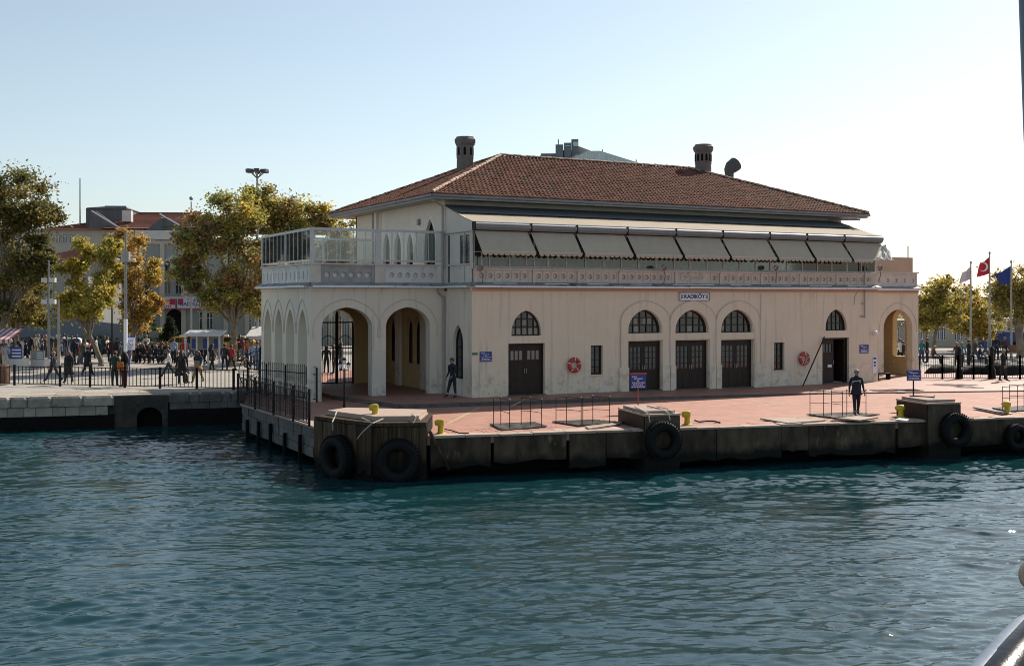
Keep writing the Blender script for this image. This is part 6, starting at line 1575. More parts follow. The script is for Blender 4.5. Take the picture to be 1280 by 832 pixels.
# white banner across it
B_O = O2+TN*.9; bn = thing('banner','white and red banner with print hung on the theatre front','banner',B_O+TU*tu(222)+Vector((0,0,tz(380))))
for a,b,t_ in ((189,222,0),(224.5,253,1)):
    mb = MB(); mb.plate(rect(tu(a),tu(b),tz(386),tz(373)),[],B_O,TU,TN,.04); sh = mb.obj('sheet',M['banner_white'],bn)
    mb = MB(); mb.plate(rect(tu(a),tu(b),tz(386),tz(384.8)),[],B_O+TN*.006,TU,TN,.005)
    if t_ == 0:
        for rr,(x0,x1) in ((375.5,(192,214)),(379.5,(196,210)),(382.5,(190,216))):
            x = x0
            while x < x1: mb.plate(rect(tu(x),tu(x+1.6),tz(rr+1.0),tz(rr-1.0)),[],B_O+TN*.006,TU,TN,.005); x += 2.3
        cc = (tu(218.5),tz(377)); 
    else: cc = (tu(228.5),tz(377))
    mb.plate(rect(cc[0]-.27,cc[0]+.27,cc[1]-.3,cc[1]+.3),[],B_O+TN*.007,TU,TN,.005); mb.obj('print',M['banner_red'],sh)
Mt = Matrix.Translation(B_O+TN*.012+TU*tu(242)+Vector((0,0,tz(380)))-bn.location) @ Matrix.Rotation(CAM_ROT+D2R(4),4,'Z') @ Matrix.Rotation(D2R(90),4,'X')
text_mesh('KADIKÖY', .52, 'lettering', M['banner_blue'], bn, Mt, .004, .008)
# pavilion with red hip roof, orange house behind it
PO,PU,PV = frame(70,98,D2R(-14)); PN = -PV; s9 = 98/F_PX; PV_ = thing('pavilion','grey green pavilion with overhanging red hip roof at the left','building',PO)
mb = MB(); q = [PO-PU*1.5,PO+PU*3.2,PO+PU*3.2+PV*5,PO-PU*1.5+PV*5]; mb.prism([(v.x,v.y) for v in q],-.2,ZAT(325,98)); mb.obj('wall',M['greenstone'],PV_)
gable_roof(PV_,PO,PU,PV,-2.2,4.0,-.9,5.9,ZAT(325,98),ZAT(310,98),hip=2.6)
for u in (-.6,1.2,2.4): bwin(PV_,PO,PU,PN,u-.35,u+.35,4.6,6.2)
mb = MB(); q = [PO-PU*6-PV*1,PO+PU*9-PV*1,PO+PU*9-PV*.6,PO-PU*6-PV*.6]; mb.plate([(-4.3,0),(-4.3,1.6),(-.5,2.9),(3,2.9),(8,2.4),(8,0)],[],PO-PV*1.2,PU,PN,.2); mb.obj('forecourt_wall',M['towergrey'],PV_)
OO,OU,OV = frame(36,104,D2R(6)); OH = thing('orange_house','orange rendered house with red roof behind the dark tree','building',OO); so = 104/F_PX
mb = MB(); q = [OO-OU*5,OO+OU*1.3,OO+OU*1.3+OV*6,OO-OU*5+OV*6]; mb.prism([(v.x,v.y) for v in q],-.2,ZAT(348,104)); mb.obj('wall',M['orangehouse'],OH); gable_roof(OH,OO,OU,OV,-5.4,1.7,-.5,6.5,ZAT(348,104),ZAT(320,104),hip=2)
for u in (-3.2,-1.6,.2):
    for z in (1.0,3.6): bwin(OH,OO,OU,-OV,u-.4,u+.4,z,z+1.5)
# cream low building on the right
CO,CU_,CV = frame(1150,108,D2R(-3)); CN_ = -CV; sc2 = 108/F_PX; CH = thing('cream_building','low cream building with flat roof and paired windows behind the flag poles','building',CO)
cu = lambda px: (px-1150)*sc2
mb = MB(); q = [CO+CU_*cu(1040),CO+CU_*cu(1267),CO+CU_*cu(1267)+CV*9,CO+CU_*cu(1040)+CV*9]; mb.prism([(v.x,v.y) for v in q],-.1,ZAT(405,108)); mb.obj('wall',M['creamhouse'],CH)
mb = MB(); q = [CO+CU_*cu(1038)-CV*.35,CO+CU_*cu(1269)-CV*.35,CO+CU_*cu(1269)+CV*9.3,CO+CU_*cu(1038)+CV*9.3]; mb.prism([(v.x,v.y) for v in q],ZAT(405,108)+.003,ZAT(400,108)); mb.obj('roof_slab',M['greenstone'],CH)
for px in (1176,1197,1233,1256,1150,1120): 
    for s_ in (-2.6,2.6): bwin(CH,CO,CU_,CN_,cu(px+s_-2),cu(px+s_+2),ZAT(425,108),ZAT(409,108),'white')
mb = MB(); mb.plate(rect(cu(1221.5),cu(1229),.0,ZAT(407,108)),[],CO-CV*.04,CU_,CN_,.06); mb.obj('door',M['bluedark'],CH)
for k,(px,w_) in enumerate(((1172,8),(1246,8))):
    mb = MB(); mb.plate(rect(cu(px-w_),cu(px+w_),ZAT(398,108),ZAT(387,108)),[],CO+CV*3,CU_,CN_,2.5); mb.obj('roof_room',M['green_sign'] if k == 0 else M['greenstone'],CH)
# second house behind the trees there
HO,HU,HV = frame(1215,150,0); HH = thing('white_house','pale house half hidden behind the trees on the right','building',HO); sh_ = 150/F_PX
mb = MB(); q = [HO-HU*12,HO+HU*6.5,HO+HU*6.5+HV*8,HO-HU*12+HV*8]; mb.prism([(v.x,v.y) for v in q],-.1,ZAT(380,150)); mb.obj('wall',M['creamhouse'],HH); gable_roof(HH,HO,HU,HV,-12.5,7,-.5,8.5,ZAT(380,150),ZAT(372,150),hip=3)
for u in (-9,-6,-3,0,3.5): bwin(HH,HO,HU,-HV,u-.6,u+.6,ZAT(395,150),ZAT(384,150),'white')
# tower block far behind the roof
GO,GU,GV = frame(735,170,D2R(-3)); GN = -GV; gs = 170/F_PX; GT = thing('tower_block','distant tower block top with stepped grey stair shafts and green glass floor above the ridge','building',GO)
def gu(px): return (px-735)*gs
gz = lambda py: ZAT(py,170)
def gbox(nm, m, p0, p1, v0, v1, z0, z1):
    mb = MB(); q = [GO+GU*gu(p0)+GV*v0,GO+GU*gu(p1)+GV*v0,GO+GU*gu(p1)+GV*v1,GO+GU*gu(p0)+GV*v1]; mb.prism([(v.x,v.y) for v in q],z0,z1); return mb.obj(nm,M[m],GT)
gbox('body','towerpink',668,795,2.0,14,0,gz(206))
gbox('low_block','towergrey',676,697,0,6,gz(206),gz(191.5)); gbox('shaft','towergrey',694.5,704,-.5,6,gz(206),gz(181)); gbox('shaft','towergrey',705,714,-.2,6,gz(206),gz(178.5)); gbox('shaft','towergrey',714.2,723,0,5,gz(206),gz(174)); gbox('shaft','towergrey',704,722.6,.6,5.5,gz(206),gz(187))
mb = MB(); mb.plate([(gu(722),gz(206)),(gu(722),gz(181)),(gu(740),gz(188)),(gu(742),gz(206))],[],GO+GV*1,GU,GN,5); mb.obj('gable',M['towerpink'],GT)
mb = MB(); mb.plate([(gu(664),gz(206)),(gu(676),gz(192)),(gu(676),gz(206))],[],GO+GV*1,GU,GN,3); mb.plate([(gu(698),gz(206)),(gu(722),gz(193)),(gu(722),gz(206))],[],GO-GV*.8,GU,GN,1); mb.obj('sloping_wall',M['towerpink'],GT)
mb = MB(); mb.plate([(gu(719),gz(206)),(gu(719),gz(197)),(gu(735),gz(190)),(gu(750),gz(190)),(gu(797),gz(205)),(gu(797),gz(206))],[],GO-GV*1.2,GU,GN,1.5); g_ = mb.obj('glass_floor',M['towerglass'],GT)
for k in range(14):
    px = 722+5.4*k; zt = gz(197-7*(px-719)/16) if px < 735 else (gz(190) if px < 750 else gz(190+15*(px-750)/47))
    mb = MB(); mb.plate(rect(gu(px)-.06,gu(px)+.06,gz(206),zt),[],GO-GV*1.25,GU,GN,.1); mb.obj('mullion',M['whitemetal'],g_)
for px,za,zb in ((719.5,187,175.5),(709.5,186,181)): 
    mb = MB(); mb.plate(rect(gu(px)-.35,gu(px)+.35,gz(za-4),gz(zb+2)),[],GO-GV*.32,GU,GN,.1); mb.obj('window',M['towerglass'],GT)
mb = MB(); 
for px,zt in ((698,174),(753,187),(795,200)): mb.tube([GO+GU*gu(px)+Vector((0,0,gz(206))),GO+GU*gu(px)+Vector((0,0,gz(zt)))],.09,5)
mb.obj('aerial',M['greymetal'],GT)
# ================================================================== STREET FURNITURE ON THE SQUARE
def mast(px, d, py_top, r, label, m='greymetal', parts=None, name='lamp_mast'):
    b = AT(px,d,0.03); root = thing(name,label,'mast' if name != 'street_lamp' else 'street lamp',b); mb = MB(); zt = ZAT(py_top,d); mb.tube([b,b+Vector((0,0,zt*.5)),Vector((b.x,b.y,zt))],[r,r*.85,r*.6],8); mb.obj('pole',M[m],root); return root,b,zt
rt,b,zt = mast(157,66,288,.10,'tall grey mast with a box and two camera heads near the notice board')
mb = MB(); z = ZAT(321,66); mb.lathe([(.27,z-.3),(.27,z+.3)],(b.x,b.y,0),12); mb.obj('cabinet',M['pipe'],rt)
mb = MB(); 
for s_ in (-.5,.45): c = b+RV.to_3d()*s_+Vector((0,0,ZAT(325,66)-b.z)); mb.ball(c,.16,.12,.11,8,6); mb.tube([c,b+Vector((0,0,ZAT(325,66)-b.z))],.03,5)
mb.obj('camera_head',M['whitemetal'],rt); mb = MB(); zz = ZAT(405,66); mb.lathe([(.112,zz-1.6),(.112,zz+.3)],(b.x,b.y,0),10); mb.obj('sticker_sleeve',M['plate_white'],rt)
rt,b,zt = mast(61,76,325,.09,'grey mast with floodlights and loudspeakers left of the yellow tree')
for py in (350,377):
    for s_ in (-1,1): mb = MB(); c = b+RV.to_3d()*(.26*s_)+Vector((0,0,ZAT(py,76)-b.z)); mb.obox(c.xy,RV,FV,.2,.16,c.z-.15,c.z+.15); mb.obj('floodlight',M['whitemetal'],rt)
mast(73.5,74,374,.11,'plain pale concrete post right of the floodlight mast','concrete_pole',name='post')
rt,b,zt = mast(321.5,84,214,.13,'tall lamp mast with a ring of floodlights above the trees','galv')
mb = MB()
for k in range(6):
    a = k*math.pi/3; dv2 = Vector((math.cos(a),math.sin(a),0)); c = Vector((b.x,b.y,zt-.05))
    mb.tube([c-Vector((0,0,.5)),c+dv2*.55],.04,5)
mb.obj('arm',M['greymetal'],rt)
for k in range(6):
    a = k*math.pi/3+.2; dv2 = Vector((math.cos(a),math.sin(a),0)); c = Vector((b.x,b.y,zt+.0))+dv2*.62; mb = MB(); mb.obox(c.xy,dv2.xy,(-dv2.y,dv2.x),.24,.19,c.z-.10,c.z+.13); mb.obj('floodlight',M['slategrey'],rt)
rt,b,zt = mast(239,88,252,.08,'slim lamp mast with a ball top rising from the olive tree','galv'); mb = MB(); mb.ball((b.x,b.y,ZAT(248,88)),.16,.16,.16); mb.obj('ball',M['galv'],rt)
rt,b,zt = mast(100,115,223,.10,'thin aerial on the theatre roof','galv')
rt,b,zt = mast(140,78,312,.06,'black street lamp with a bent arm among the yellow trees','iron',name='street_lamp'); mb = MB(); mb.tube([(b.x,b.y,zt),Vector((b.x,b.y,zt+.5))+RV.to_3d()*.3,Vector((b.x,b.y,zt+.62))+RV.to_3d()*.7],.035,5); mb.obj('arm',M['whitemetal'],rt)
# notice board
p = G(161.5,470,.05); dN = FV.to_3d(); nbd = sign_board((p.x,p.y,ZAT(433.5,62)),RV.to_3d(),-FV.to_3d(),.66,.72,'notice_board','white notice board with blue print on legs between the couple and the seated crowd',M['letter'],[(.1,.9),(.1,.85),(.1,.6),(.1,.9),(.2,.8),(.1,.7)],.03,M['banner_blue'],'notice board')
# bus shelter style ticket kiosk
k0 = frame(254,76,D2R(2)); KO,KU,KV = k0; ks = 76/F_PX; kk = thing('shelter','grey shelter with white sloping roof and three blue posters','shelter',KO); ku = lambda px: (px-254)*ks
mb = MB(); mb.plate(rect(ku(232.5),ku(274),ZAT(438,76),ZAT(420,76)),[],KO+KV*1.2,KU,-KV,.08); mb.obj('back_panel',M['greenstone'],kk)
for px in (232,246,260,274): mb = MB(); c = KO+KU*ku(px); mb.obox(c.xy,KU.xy,KV.xy,.05,.05,0,ZAT(419,76)); mb.obj('post',M['whitemetal'],kk)
mb = MB(); q = [KO+KU*ku(230.5)-KV*.4,KO+KU*ku(277)-KV*.4,KO+KU*ku(277)+KV*1.4,KO+KU*ku(230.5)+KV*1.4]; z0,z1 = ZAT(420,76),ZAT(415,76); mb.add([(q[0].x,q[0].y,z0),(q[1].x,q[1].y,z0),(q[2].x,q[2].y,z1),(q[3].x,q[3].y,z1)]+[(v.x,v.y,z+.1) for v,z in zip(q,(z0,z0,z1,z1))],[(3,2,1,0),(4,5,6,7),(0,1,5,4),(1,2,6,5),(2,3,7,6),(3,0,4,7)]); mb.obj('roof',M['whitemetal'],kk)
for px in (238,252,265.5): mb = MB(); mb.plate(rect(ku(px-3),ku(px+3),ZAT(436,76),ZAT(424,76)),[],KO+KV*1.1,KU,-KV,.05); mb.obj('poster',M['sign_blue'],kk)
# stall, awnings
def canopy(px, d, w, py, label, m1, m2, rot=0):
    O,U,V = frame(px,d,D2R(rot)); root = thing('market_canopy',label,'canopy',O); n = 8; z = ZAT(py,d)
    for k in range(n):
        a,b = -w/2+w*k/n,-w/2+w*(k+1)/n; mb = MB(); q = [O+U*a,O+U*b,O+U*b+V*2.2,O+U*a+V*2.2]; mb.add([(q[0].x,q[0].y,z-.25),(q[1].x,q[1].y,z-.25),(q[1].x,q[1].y,z),(q[0].x,q[0].y,z),(q[2].x,q[2].y,z+.65),(q[3].x,q[3].y,z+.65)],[(0,1,2,3),(3,2,4,5)]); mb.obj('stripe',M[m1 if k % 2 else m2],root)
    for a in (-w/2+.05,w/2-.05): c = O+U*a; mb = MB(); mb.tube([(c.x,c.y,0),(c.x,c.y,z)],.03,6); mb.obj('post',M['whitemetal'],root)
canopy(-1,74,1.5,424,'red and white striped stall canopy at the left picture edge','maroon_stripe','banner_white')
canopy(320,82,1.5,420,'pale canopy behind the terminal wing corner','whitemetal','whitemetal')
def kiosk(px, d, w, h, label, m, sgn=True):
    O,U,V = frame(px,d,0); root = thing('stall',label,'stall',O); mb = MB(); mb.obox((O+V*.5).xy,U.xy,V.xy,w/2,.5,0,h*.5); mb.obj('counter',M['whitemetal'],root); mb = MB(); mb.plate(rect(-w/2,w/2,h*.5,h),[],O,U,-V,.08); mb.obj('panel',M[m],root)
    for k in range(3): mb = MB(); mb.plate(rect(-w*.05,w*.4,h*(.58+.13*k),h*(.64+.13*k)),[],O-V*.004,U,-V,.003); mb.obj('print',M['letter'],root)
    for a in (-w/2,w/2): c = O+U*a; mb = MB(); mb.tube([(c.x,c.y,0),(c.x,c.y,h)],.03,5); mb.obj('leg',M['whitemetal'],root)
kiosk(16,72,1.3,1.55,'blue and white panelled stall behind the wrapped walker','sign_blue')
kiosk(47,74,.9,1.2,'low pale stall left of the dark standing person','greenstone')
# cars
def car(px, d, label, m, rot, name='parked_car', taxi=False, L=4.3):
    O,U,V = frame(px,d,D2R(rot)); root = thing(name,label,'car',O,0,'cars on the road behind the square')
    pr = [(-L/2,.35),(-L/2,.78),(-L*.44,.90),(-L*.24,.98),(-L*.13,1.40),(L*.17,1.44),(L*.32,1.0),(L*.47,.86),(L/2,.70),(L/2,.35)]
    mb = MB(); W = .85
    n = len(pr); 
    def P_(u,v,z): q = O+U*u+V*v; return (q.x,q.y,z)
    ins_ = lambda z: W if z < .95 else W*.80
    vs = [P_(u,-ins_(z),z) for u,z in pr]+[P_(u,ins_(z),z) for u,z in pr]; mb.add(vs,[tuple(range(n)),tuple(range(2*n-1,n-1,-1))]+[(k,n+k,n+(k+1)%n,(k+1)%n) for k in range(n)]); mb.obj('body',M[m],root)
    mb = MB(); mb.plate([(-L*.20,1.0),(-L*.125,1.34),(L*.015,1.36),(L*.015,1.0)],[],O-V*(W*.80+.075),U,-V,.02); mb.plate([(L*.03,1.0),(L*.03,1.36),(L*.16,1.37),(L*.27,1.0)],[],O-V*(W*.80+.075),U,-V,.02); mb.obj('side_window',M['glass'],root)
    for s_ in (-.30,.31):
        for v in (-W,W):
            c = O+U*(L*s_)+V*v; mb = MB(); mb.lathe([(.20,-.09),(.31,-.09),(.33,0),(.31,.09),(.20,.09)],(c.x,c.y,.34),16,(V,U,Vector((0,0,1)))); w_ = mb.obj('wheel',M['rubber'],root); mb = MB(); mb.lathe([(.19,-.10),(.05,-.11)],(c.x,c.y,.34),12,(V,U,Vector((0,0,1)))); mb.obj('rim',M['galv'],w_)
    if taxi: mb = MB(); c = O+U*.1; mb.obox(c.xy,U.xy,V.xy,.2,.1,1.43,1.56); mb.obj('roof_sign',M['letter'],root)
    return root
car(302,93,'orange yellow taxi behind the tree trunk left of the wing','taxi',0,taxi=True)
car(226,95,'yellow taxi left of the shelter, mostly hidden','taxi',3,taxi=True); car(281,96,'yellow taxi between shelter and tree trunk','taxi',0,taxi=True)
car(85,92,'white car behind the pale concrete post','carwhite',4); car(108,95,'dark blue car with pale roof behind the yellow trees','carblue',4); car(56,96,'white car at the foot of the pavilion','carwhite',2)
car(330,94,'orange taxi seen beside the wing corner','taxi',0,taxi=True)
car(20,94,'dark blue car behind the striped stall','carblue',2)
# bus at the right edge
O,U,V = frame(1290,98,D2R(4)); bs = thing('bus','white and blue bus at the right picture edge','bus',O); mb = MB(); mb.obox((O+V*1.2).xy,U.xy,V.xy,2.4,1.2,.35,1.75); mb.obj('lower_body',M['sign_blue'],bs); mb = MB(); mb.obox((O+V*1.2).xy,U.xy,V.xy,2.38,1.18,1.753,2.95); mb.obj('upper_body',M['carwhite'],bs)
mb = MB(); mb.plate(rect(-2.2,-.8,1.9,2.7),[],O-V*.0,U,-V,.03); mb.plate(rect(-.7,.9,1.9,2.7),[],O,U,-V,.03); mb.obj('window',M['glass'],bs)
for s_ in (-1.6,1.6): mb = MB(); c = O+U*s_; mb.lathe([(.2,-.1),(.45,-.1),(.45,.1)],(c.x,c.y,.46),14,(V,U,Vector((0,0,1)))); mb.obj('wheel',M['rubber'],bs)
# flag poles
def flag(px, d, py_top, py_b, label, kind, pts, m):
    b = AT(px,d,0.03); zt = ZAT(py_top,d); root = thing('flag_pole',label,'flag pole',b,0,'flag poles right of the terminal'); mb = MB(); mb.tube([b,(b.x,b.y,zt)],[.10,.05],8); mb.obj('pole',M['concrete_pole'],root); mb = MB(); mb.ball((b.x,b.y,zt+.05),.09,.09,.12); mb.obj('finial',M['galv'],root)
    s = d/F_PX; nx,ny = 12,8; mb = MB(); vs = []
    R3,F3 = RV.to_3d(),FV.to_3d()
    (tl,tr,br,bl) = pts     # pixel corners: hoist top, fly top, fly bottom, hoist bottom
    for j in range(ny+1):
        for i in range(nx+1):
            u,v = i/nx,j/ny; x = (tl[0]*(1-u)+tr[0]*u)*(1-v)+(bl[0]*(1-u)+br[0]*u)*v; y = (tl[1]*(1-u)+tr[1]*u)*(1-v)+(bl[1]*(1-u)+br[1]*u)*v+1.6*math.sin(u*math.pi)*(1-v)*.6
            q = AT(x,d,ZAT(y,d))+F3*(.22*math.sin(u*7+v*1.5)*u); vs.append(tuple(q))
    mb.add(vs,[(j*(nx+1)+i,j*(nx+1)+i+1,(j+1)*(nx+1)+i+1,(j+1)*(nx+1)+i) for j in range(ny) for i in range(nx)]); fl = mb.obj('flag',M[m],root,smooth=True)
    if kind == 'crescent':
        mb = MB(); c = AT(1229.2,d-.32,ZAT(333.5,d)); K = 20; o_ = []; i_ = []
        for k in range(K+1):
            a = math.pi*(-.92+1.84*k/K)*.98; o_.append((.36*math.cos(a),.36*math.sin(a)))
            i_.append((-.085+.29*math.cos(a),.29*math.sin(a)))
        R_,Z_ = RV.to_3d(),Vector((0,0,1)); vs = [tuple(c+R_*x+Z_*z) for x,z in o_]+[tuple(c+R_*x+Z_*z) for x,z in i_]
        mb.add(vs,[(k,k+1,K+2+k,K+1+k) for k in range(K)]); st = [(.16*math.cos(math.pi+k*math.pi/5)*(1 if k % 2 == 0 else .4)-.46,.16*math.sin(math.pi+k*math.pi/5)*(1 if k % 2 == 0 else .4)-.02) for k in range(10)]
        mb.add([tuple(c+R_*x+Z_*z) for x,z in st],[tuple(range(10))]); mb.obj('crescent_and_star',M['letter'],fl)
    return root
flag(1213.5,84,329,440,'flag pole with a limp white flag, leftmost of the three','plain',((1213,333),(1204,340),(1200,354),(1213,349)),'flag_white')
flag(1237,84,317,440,'tallest flag pole with a red flag bearing a white crescent','crescent',((1236.5,321),(1226,328),(1222,346.5),(1236.5,342)),'flag_red')
flag(1264,84,328,440,'flag pole with a dark blue flag, right of the red one','plain',((1263.5,332),(1244,342.5),(1252,356),(1262,355)),'flag_blue')
b = AT(1196.5,95,ZAT(376,95)); fp = thing('small_flag','small red flag hanging among the trees right of the terminal','flag',b); mb = MB(); mb.tube([b+Vector((0,0,.9)),b-Vector((0,0,4.5))],.03,5); mb.obj('pole',M['iron'],fp); mb = MB(); vs = [b+RV.to_3d()*x+Vector((0,0,z))+FV.to_3d()*y for x,z,y in ((0,.5,0),(.28,.35,.1),(.34,-.1,0),(.08,-.4,.05),(0,-.2,0))]; vs += [v+FV.to_3d()*.02 for v in vs]; mb.add([tuple(v) for v in vs],[(0,1,2,3,4),(9,8,7,6,5)]); mb.obj('cloth',M['flag_red'],fp)
# ================================================================== THE FERRY THE PHOTO IS TAKEN FROM
fr = thing('ferry','dark ferry bulwark rail and grey pole close by at the right picture edge','ferry',LD(1.5,1.0,ZW))
def CP(px,py,d): return LD((px-640)/F_PX*d,d,ZAT(py,d))
pts = [CP(1163,990,1.75),CP(1218,910,1.9),CP(1262,853,2.05),CP(1297,811,2.2),CP(1342,775,2.45),CP(1412,733,2.8),CP(1512,690,3.4)]
mb = MB(); mb.tube(pts,[.066]*7,20); o = mb.obj('bulwark_rail',M['hull'],fr,smooth=True)
mb = MB(); mb.tube([p+RV.to_3d()*-.026+Vector((0,0,.028)) for p in pts],[.034]*7,16); mb.obj('rail_highlight_paint',mat('chipped_highlight_paint',(.20,.25,.32),(.15,.19,.25),20,.5,.1,c3=(.02,.03,.045),s3=16,t3=.62,spec=.2),fr,smooth=True)  # pale chipped strip with the rail's highlight put into its colour
lowp = [Vector((p.x,p.y,2.6)) for p in pts]
mb = MB(); vs = [tuple(p-Vector((0,0,.03))+RV.to_3d()*.01) for p in pts]+[tuple(p) for p in lowp]+[tuple(p-Vector((0,0,.03))+RV.to_3d()*.04) for p in pts]+[tuple(p+RV.to_3d()*.03) for p in lowp]; n = len(pts)
mb.add(vs,[(k,k+1,n+k+1,n+k) for k in range(n-1)]+[(2*n+k+1,2*n+k,3*n+k,3*n+k+1) for k in range(n-1)]); mb.obj('bulwark',M['hull'],fr)
c = CP(1297,715,2.35); mb = MB(); mb.lathe([(.0,-.03),(.03,-.03),(.036,-.02),(.036,.02),(.028,.032),(0,.034)],c,18,((-FV.to_3d()*.8+RV.to_3d()*-.6).normalized(),Vector((0,0,1)),RV.to_3d())); mb.tube([c,c-Vector((0,0,.16))],.02,8); o = mb.obj('rail_cap',M['tanwood'],fr); smooth_angle(o,50)
p0,p1 = CP(1283,-120,3.0),CP(1300,330,3.0); p2 = Vector((p1.x,p1.y,2.7)); mb = MB(); mb.tube([p0+Vector((0,0,1.2)),p0,p1,p2],[.028,.028,.030,.032],14); o = mb.obj('pole',M['polegrey'],fr,smooth=True)
mb = MB(); q = [LD(-2.5,-6),LD(-2.5,.9),LD(.6,1.2),LD(1.4,2.0),LD(2.8,3.0),LD(4,3.2),LD(4,-6)]; mb.prism([(v.x,v.y) for v in q],2.75,2.85); mb.obj('deck',M['deck'],fr)
mb = MB(); mb.prism([(v.x,v.y) for v in q],ZW-1,2.74); mb.obj('hull',M['hull'],fr)
# ================================================================== PEOPLE
def limb(a, b): return Vector(b)-Vector(a)
def build_body(pose):
    # joints in metres; the person faces -Y; returns one continuous skin mesh with three clothing regions
    J = {}; r = {}
    sit = pose.get('sit', False); lean = pose.get('lean', 0.0)
    pel = Vector((0,0,.93 if not sit else .50)); J['pel'] = pel
    J['spine'] = pel+Vector((0,-.01-lean*.15,.17)); J['chest'] = pel+Vector((0,-.01-lean*.38,.37)); J['neck'] = pel+Vector((0,-lean*.55,.53)); J['skull'] = pel+Vector((0,-.015-lean*.62,.62)); J['head'] = pel+Vector((0,-.03-lean*.68,.70)); J['crown'] = pel+Vector((0,-.01-lean*.68,.775))
    J['jaw'] = J['skull']+Vector((0,-.055,.015)); J['nose'] = J['head']+Vector((0,-.098,-.03))
    R = {'pel':.135,'spine':.125,'chest':.145,'neck':.058,'skull':.070,'head':.088,'crown':.062,'jaw':.045,'nose':.014}
    Ed = [('pel','spine'),('spine','chest'),('chest','neck'),('neck','skull'),('skull','head'),('head','crown'),('skull','jaw'),('head','nose')]
    reg = {('pel','spine'):1,('spine','chest'):1,('chest','neck'):1,('neck','skull'):0,('skull','head'):0,('head','crown'):0,('skull','jaw'):0,('head','nose'):0}
    for s,n in ((-1,'l'),(1,'r')):
        J['ear'+n] = J['head']+Vector((s*.088,.01,-.02)); R['ear'+n] = .016; Ed.append(('head','ear'+n)); reg[Ed[-1]] = 0
        sh = J['neck']+Vector((s*.185,.01,-.055)); J['sh'+n] = sh; R['sh'+n] = .072; Ed.append(('chest','sh'+n)); reg[Ed[-1]] = 1
        sw,el,ab = pose.get('arm'+n,(0.0,.15,.08))
        d1 = Vector((s*math.sin(ab),-math.sin(sw),-math.cos(sw)*math.cos(ab))); e = sh+d1*.29; J['el'+n] = e; R['el'+n] = .048
        d2 = Vector((s*math.sin(ab)*.4,-math.sin(sw+el),-math.cos(sw+el))); wv = e+d2*.25; J['wr'+n] = wv; R['wr'+n] = .032
        h = wv+d2*.065; J['ha'+n] = h; R['ha'+n] = .034
        Ed += [('sh'+n,'el'+n),('el'+n,'wr'+n),('wr'+n,'ha'+n)]; reg[('sh'+n,'el'+n)] = 1; reg[('el'+n,'wr'+n)] = 1; reg[('wr'+n,'ha'+n)] = 0
        side = Vector((0,1,0)) if abs(d2.y) < .7 else Vector((0,0,1))
        fw = side-d2*side.dot(d2); fw.normalize(); inn = Vector((-s,0,0))
        for q,(o_,ln) in enumerate(((-.030,.070),(-.010,.080),(.010,.075),(.030,.058))):
            k1 = h+fw*o_+d2*(.030+ln*.45); k2 = k1+(d2*.8+inn*.6).normalized()*ln*.6; a,b = f'f{q}a{n}',f'f{q}b{n}'; J[a] = k1; J[b] = k2; R[a] = .0095; R[b] = .008; Ed += [('ha'+n,a),(a,b)]; reg[('ha'+n,a)] = 0; reg[(a,b)] = 0
        t1 = wv+d2*.04-fw*.042+inn*.012; t2 = t1+d2*.05+inn*.015-fw*.008; J['ta'+n] = t1; J['tb'+n] = t2; R['ta'+n] = .012; R['tb'+n] = .009; Ed += [('wr'+n,'ta'+n),('ta'+n,'tb'+n)]; reg[('wr'+n,'ta'+n)] = 0; reg[('ta'+n,'tb'+n)] = 0
        hp = pel+Vector((s*.085,0,-.04)); J['hip'+n] = hp; R['hip'+n] = .105; Ed.append(('pel','hip'+n)); reg[Ed[-1]] = 2
        th,kn = pose.get('leg'+n,(0.0,0.0))
        spread = pose.get('spread',.03)
        if sit: kneep = hp+Vector((s*.04,-.42,.03)); ank = kneep+Vector((0,-.02+kn,-.42))
        else:
            kneep = hp+Vector((s*spread*.5,-math.sin(th)*.42,-math.cos(th)*.42)); ank = kneep+Vector((s*spread*.5,-math.sin(th-kn)*.41,-math.cos(th-kn)*.41))
        J['kn'+n] = kneep; R['kn'+n] = .068; J['an'+n] = ank; R['an'+n] = .05; pitch = max(0,kn-th*.5) if not sit else 0
        J['he'+n] = ank+Vector((0,.035,-.03)); R['he'+n] = .042; J['to'+n] = ank+Vector((s*.02,-.17*math.cos(pitch*.6),-.045-.15*math.sin(pitch*.6))); R['to'+n] = .036
        Ed += [('hip'+n,'kn'+n),('kn'+n,'an'+n),('an'+n,'to'+n),('an'+n,'he'+n)]; reg[('hip'+n,'kn'+n)] = 2; reg[('kn'+n,'an'+n)] = 2; reg[('an'+n,'to'+n)] = 3; reg[('an'+n,'he'+n)] = 3
    names = list(J); ix = {k:i for i,k in enumerate(names)}
    mz = min(J[k].z-R[k] for k in ('tol','tor','hel','her'))
    dz = Vector((0,0,-mz)) if not sit else Vector((0,0,-mz))
    for k in names: J[k] = J[k]+dz
    me = bpy.data.meshes.new('body'); me.from_pydata([tuple(J[k]) for k in names],[(ix[a],ix[b]) for a,b in Ed],[])
    o = bpy.data.objects.new('tmpbody',me); COL.objects.link(o)
    sk = o.modifiers.new('Skin','SKIN'); sk.use_smooth_shade = True; sk.branch_smoothing = .5
    for k in names:
        v = me.skin_vertices[0].data[ix[k]]; f = 1.0
        rx = R[k]; ry = R[k]*(.74 if k in ('spine','chest','pel') else 1.0); v.radius = (rx*f,ry*f if k in ('spine','chest','pel') else rx*f); v.use_root = (k == 'pel')
    sub = o.modifiers.new('Sub','SUBSURF'); sub.levels = 1; sub.render_levels = 1
    dg = bpy.context.evaluated_depsgraph_get(); out = bpy.data.meshes.new_from_object(o.evaluated_get(dg)); bpy.data.objects.remove(o); bpy.data.meshes.remove(me)
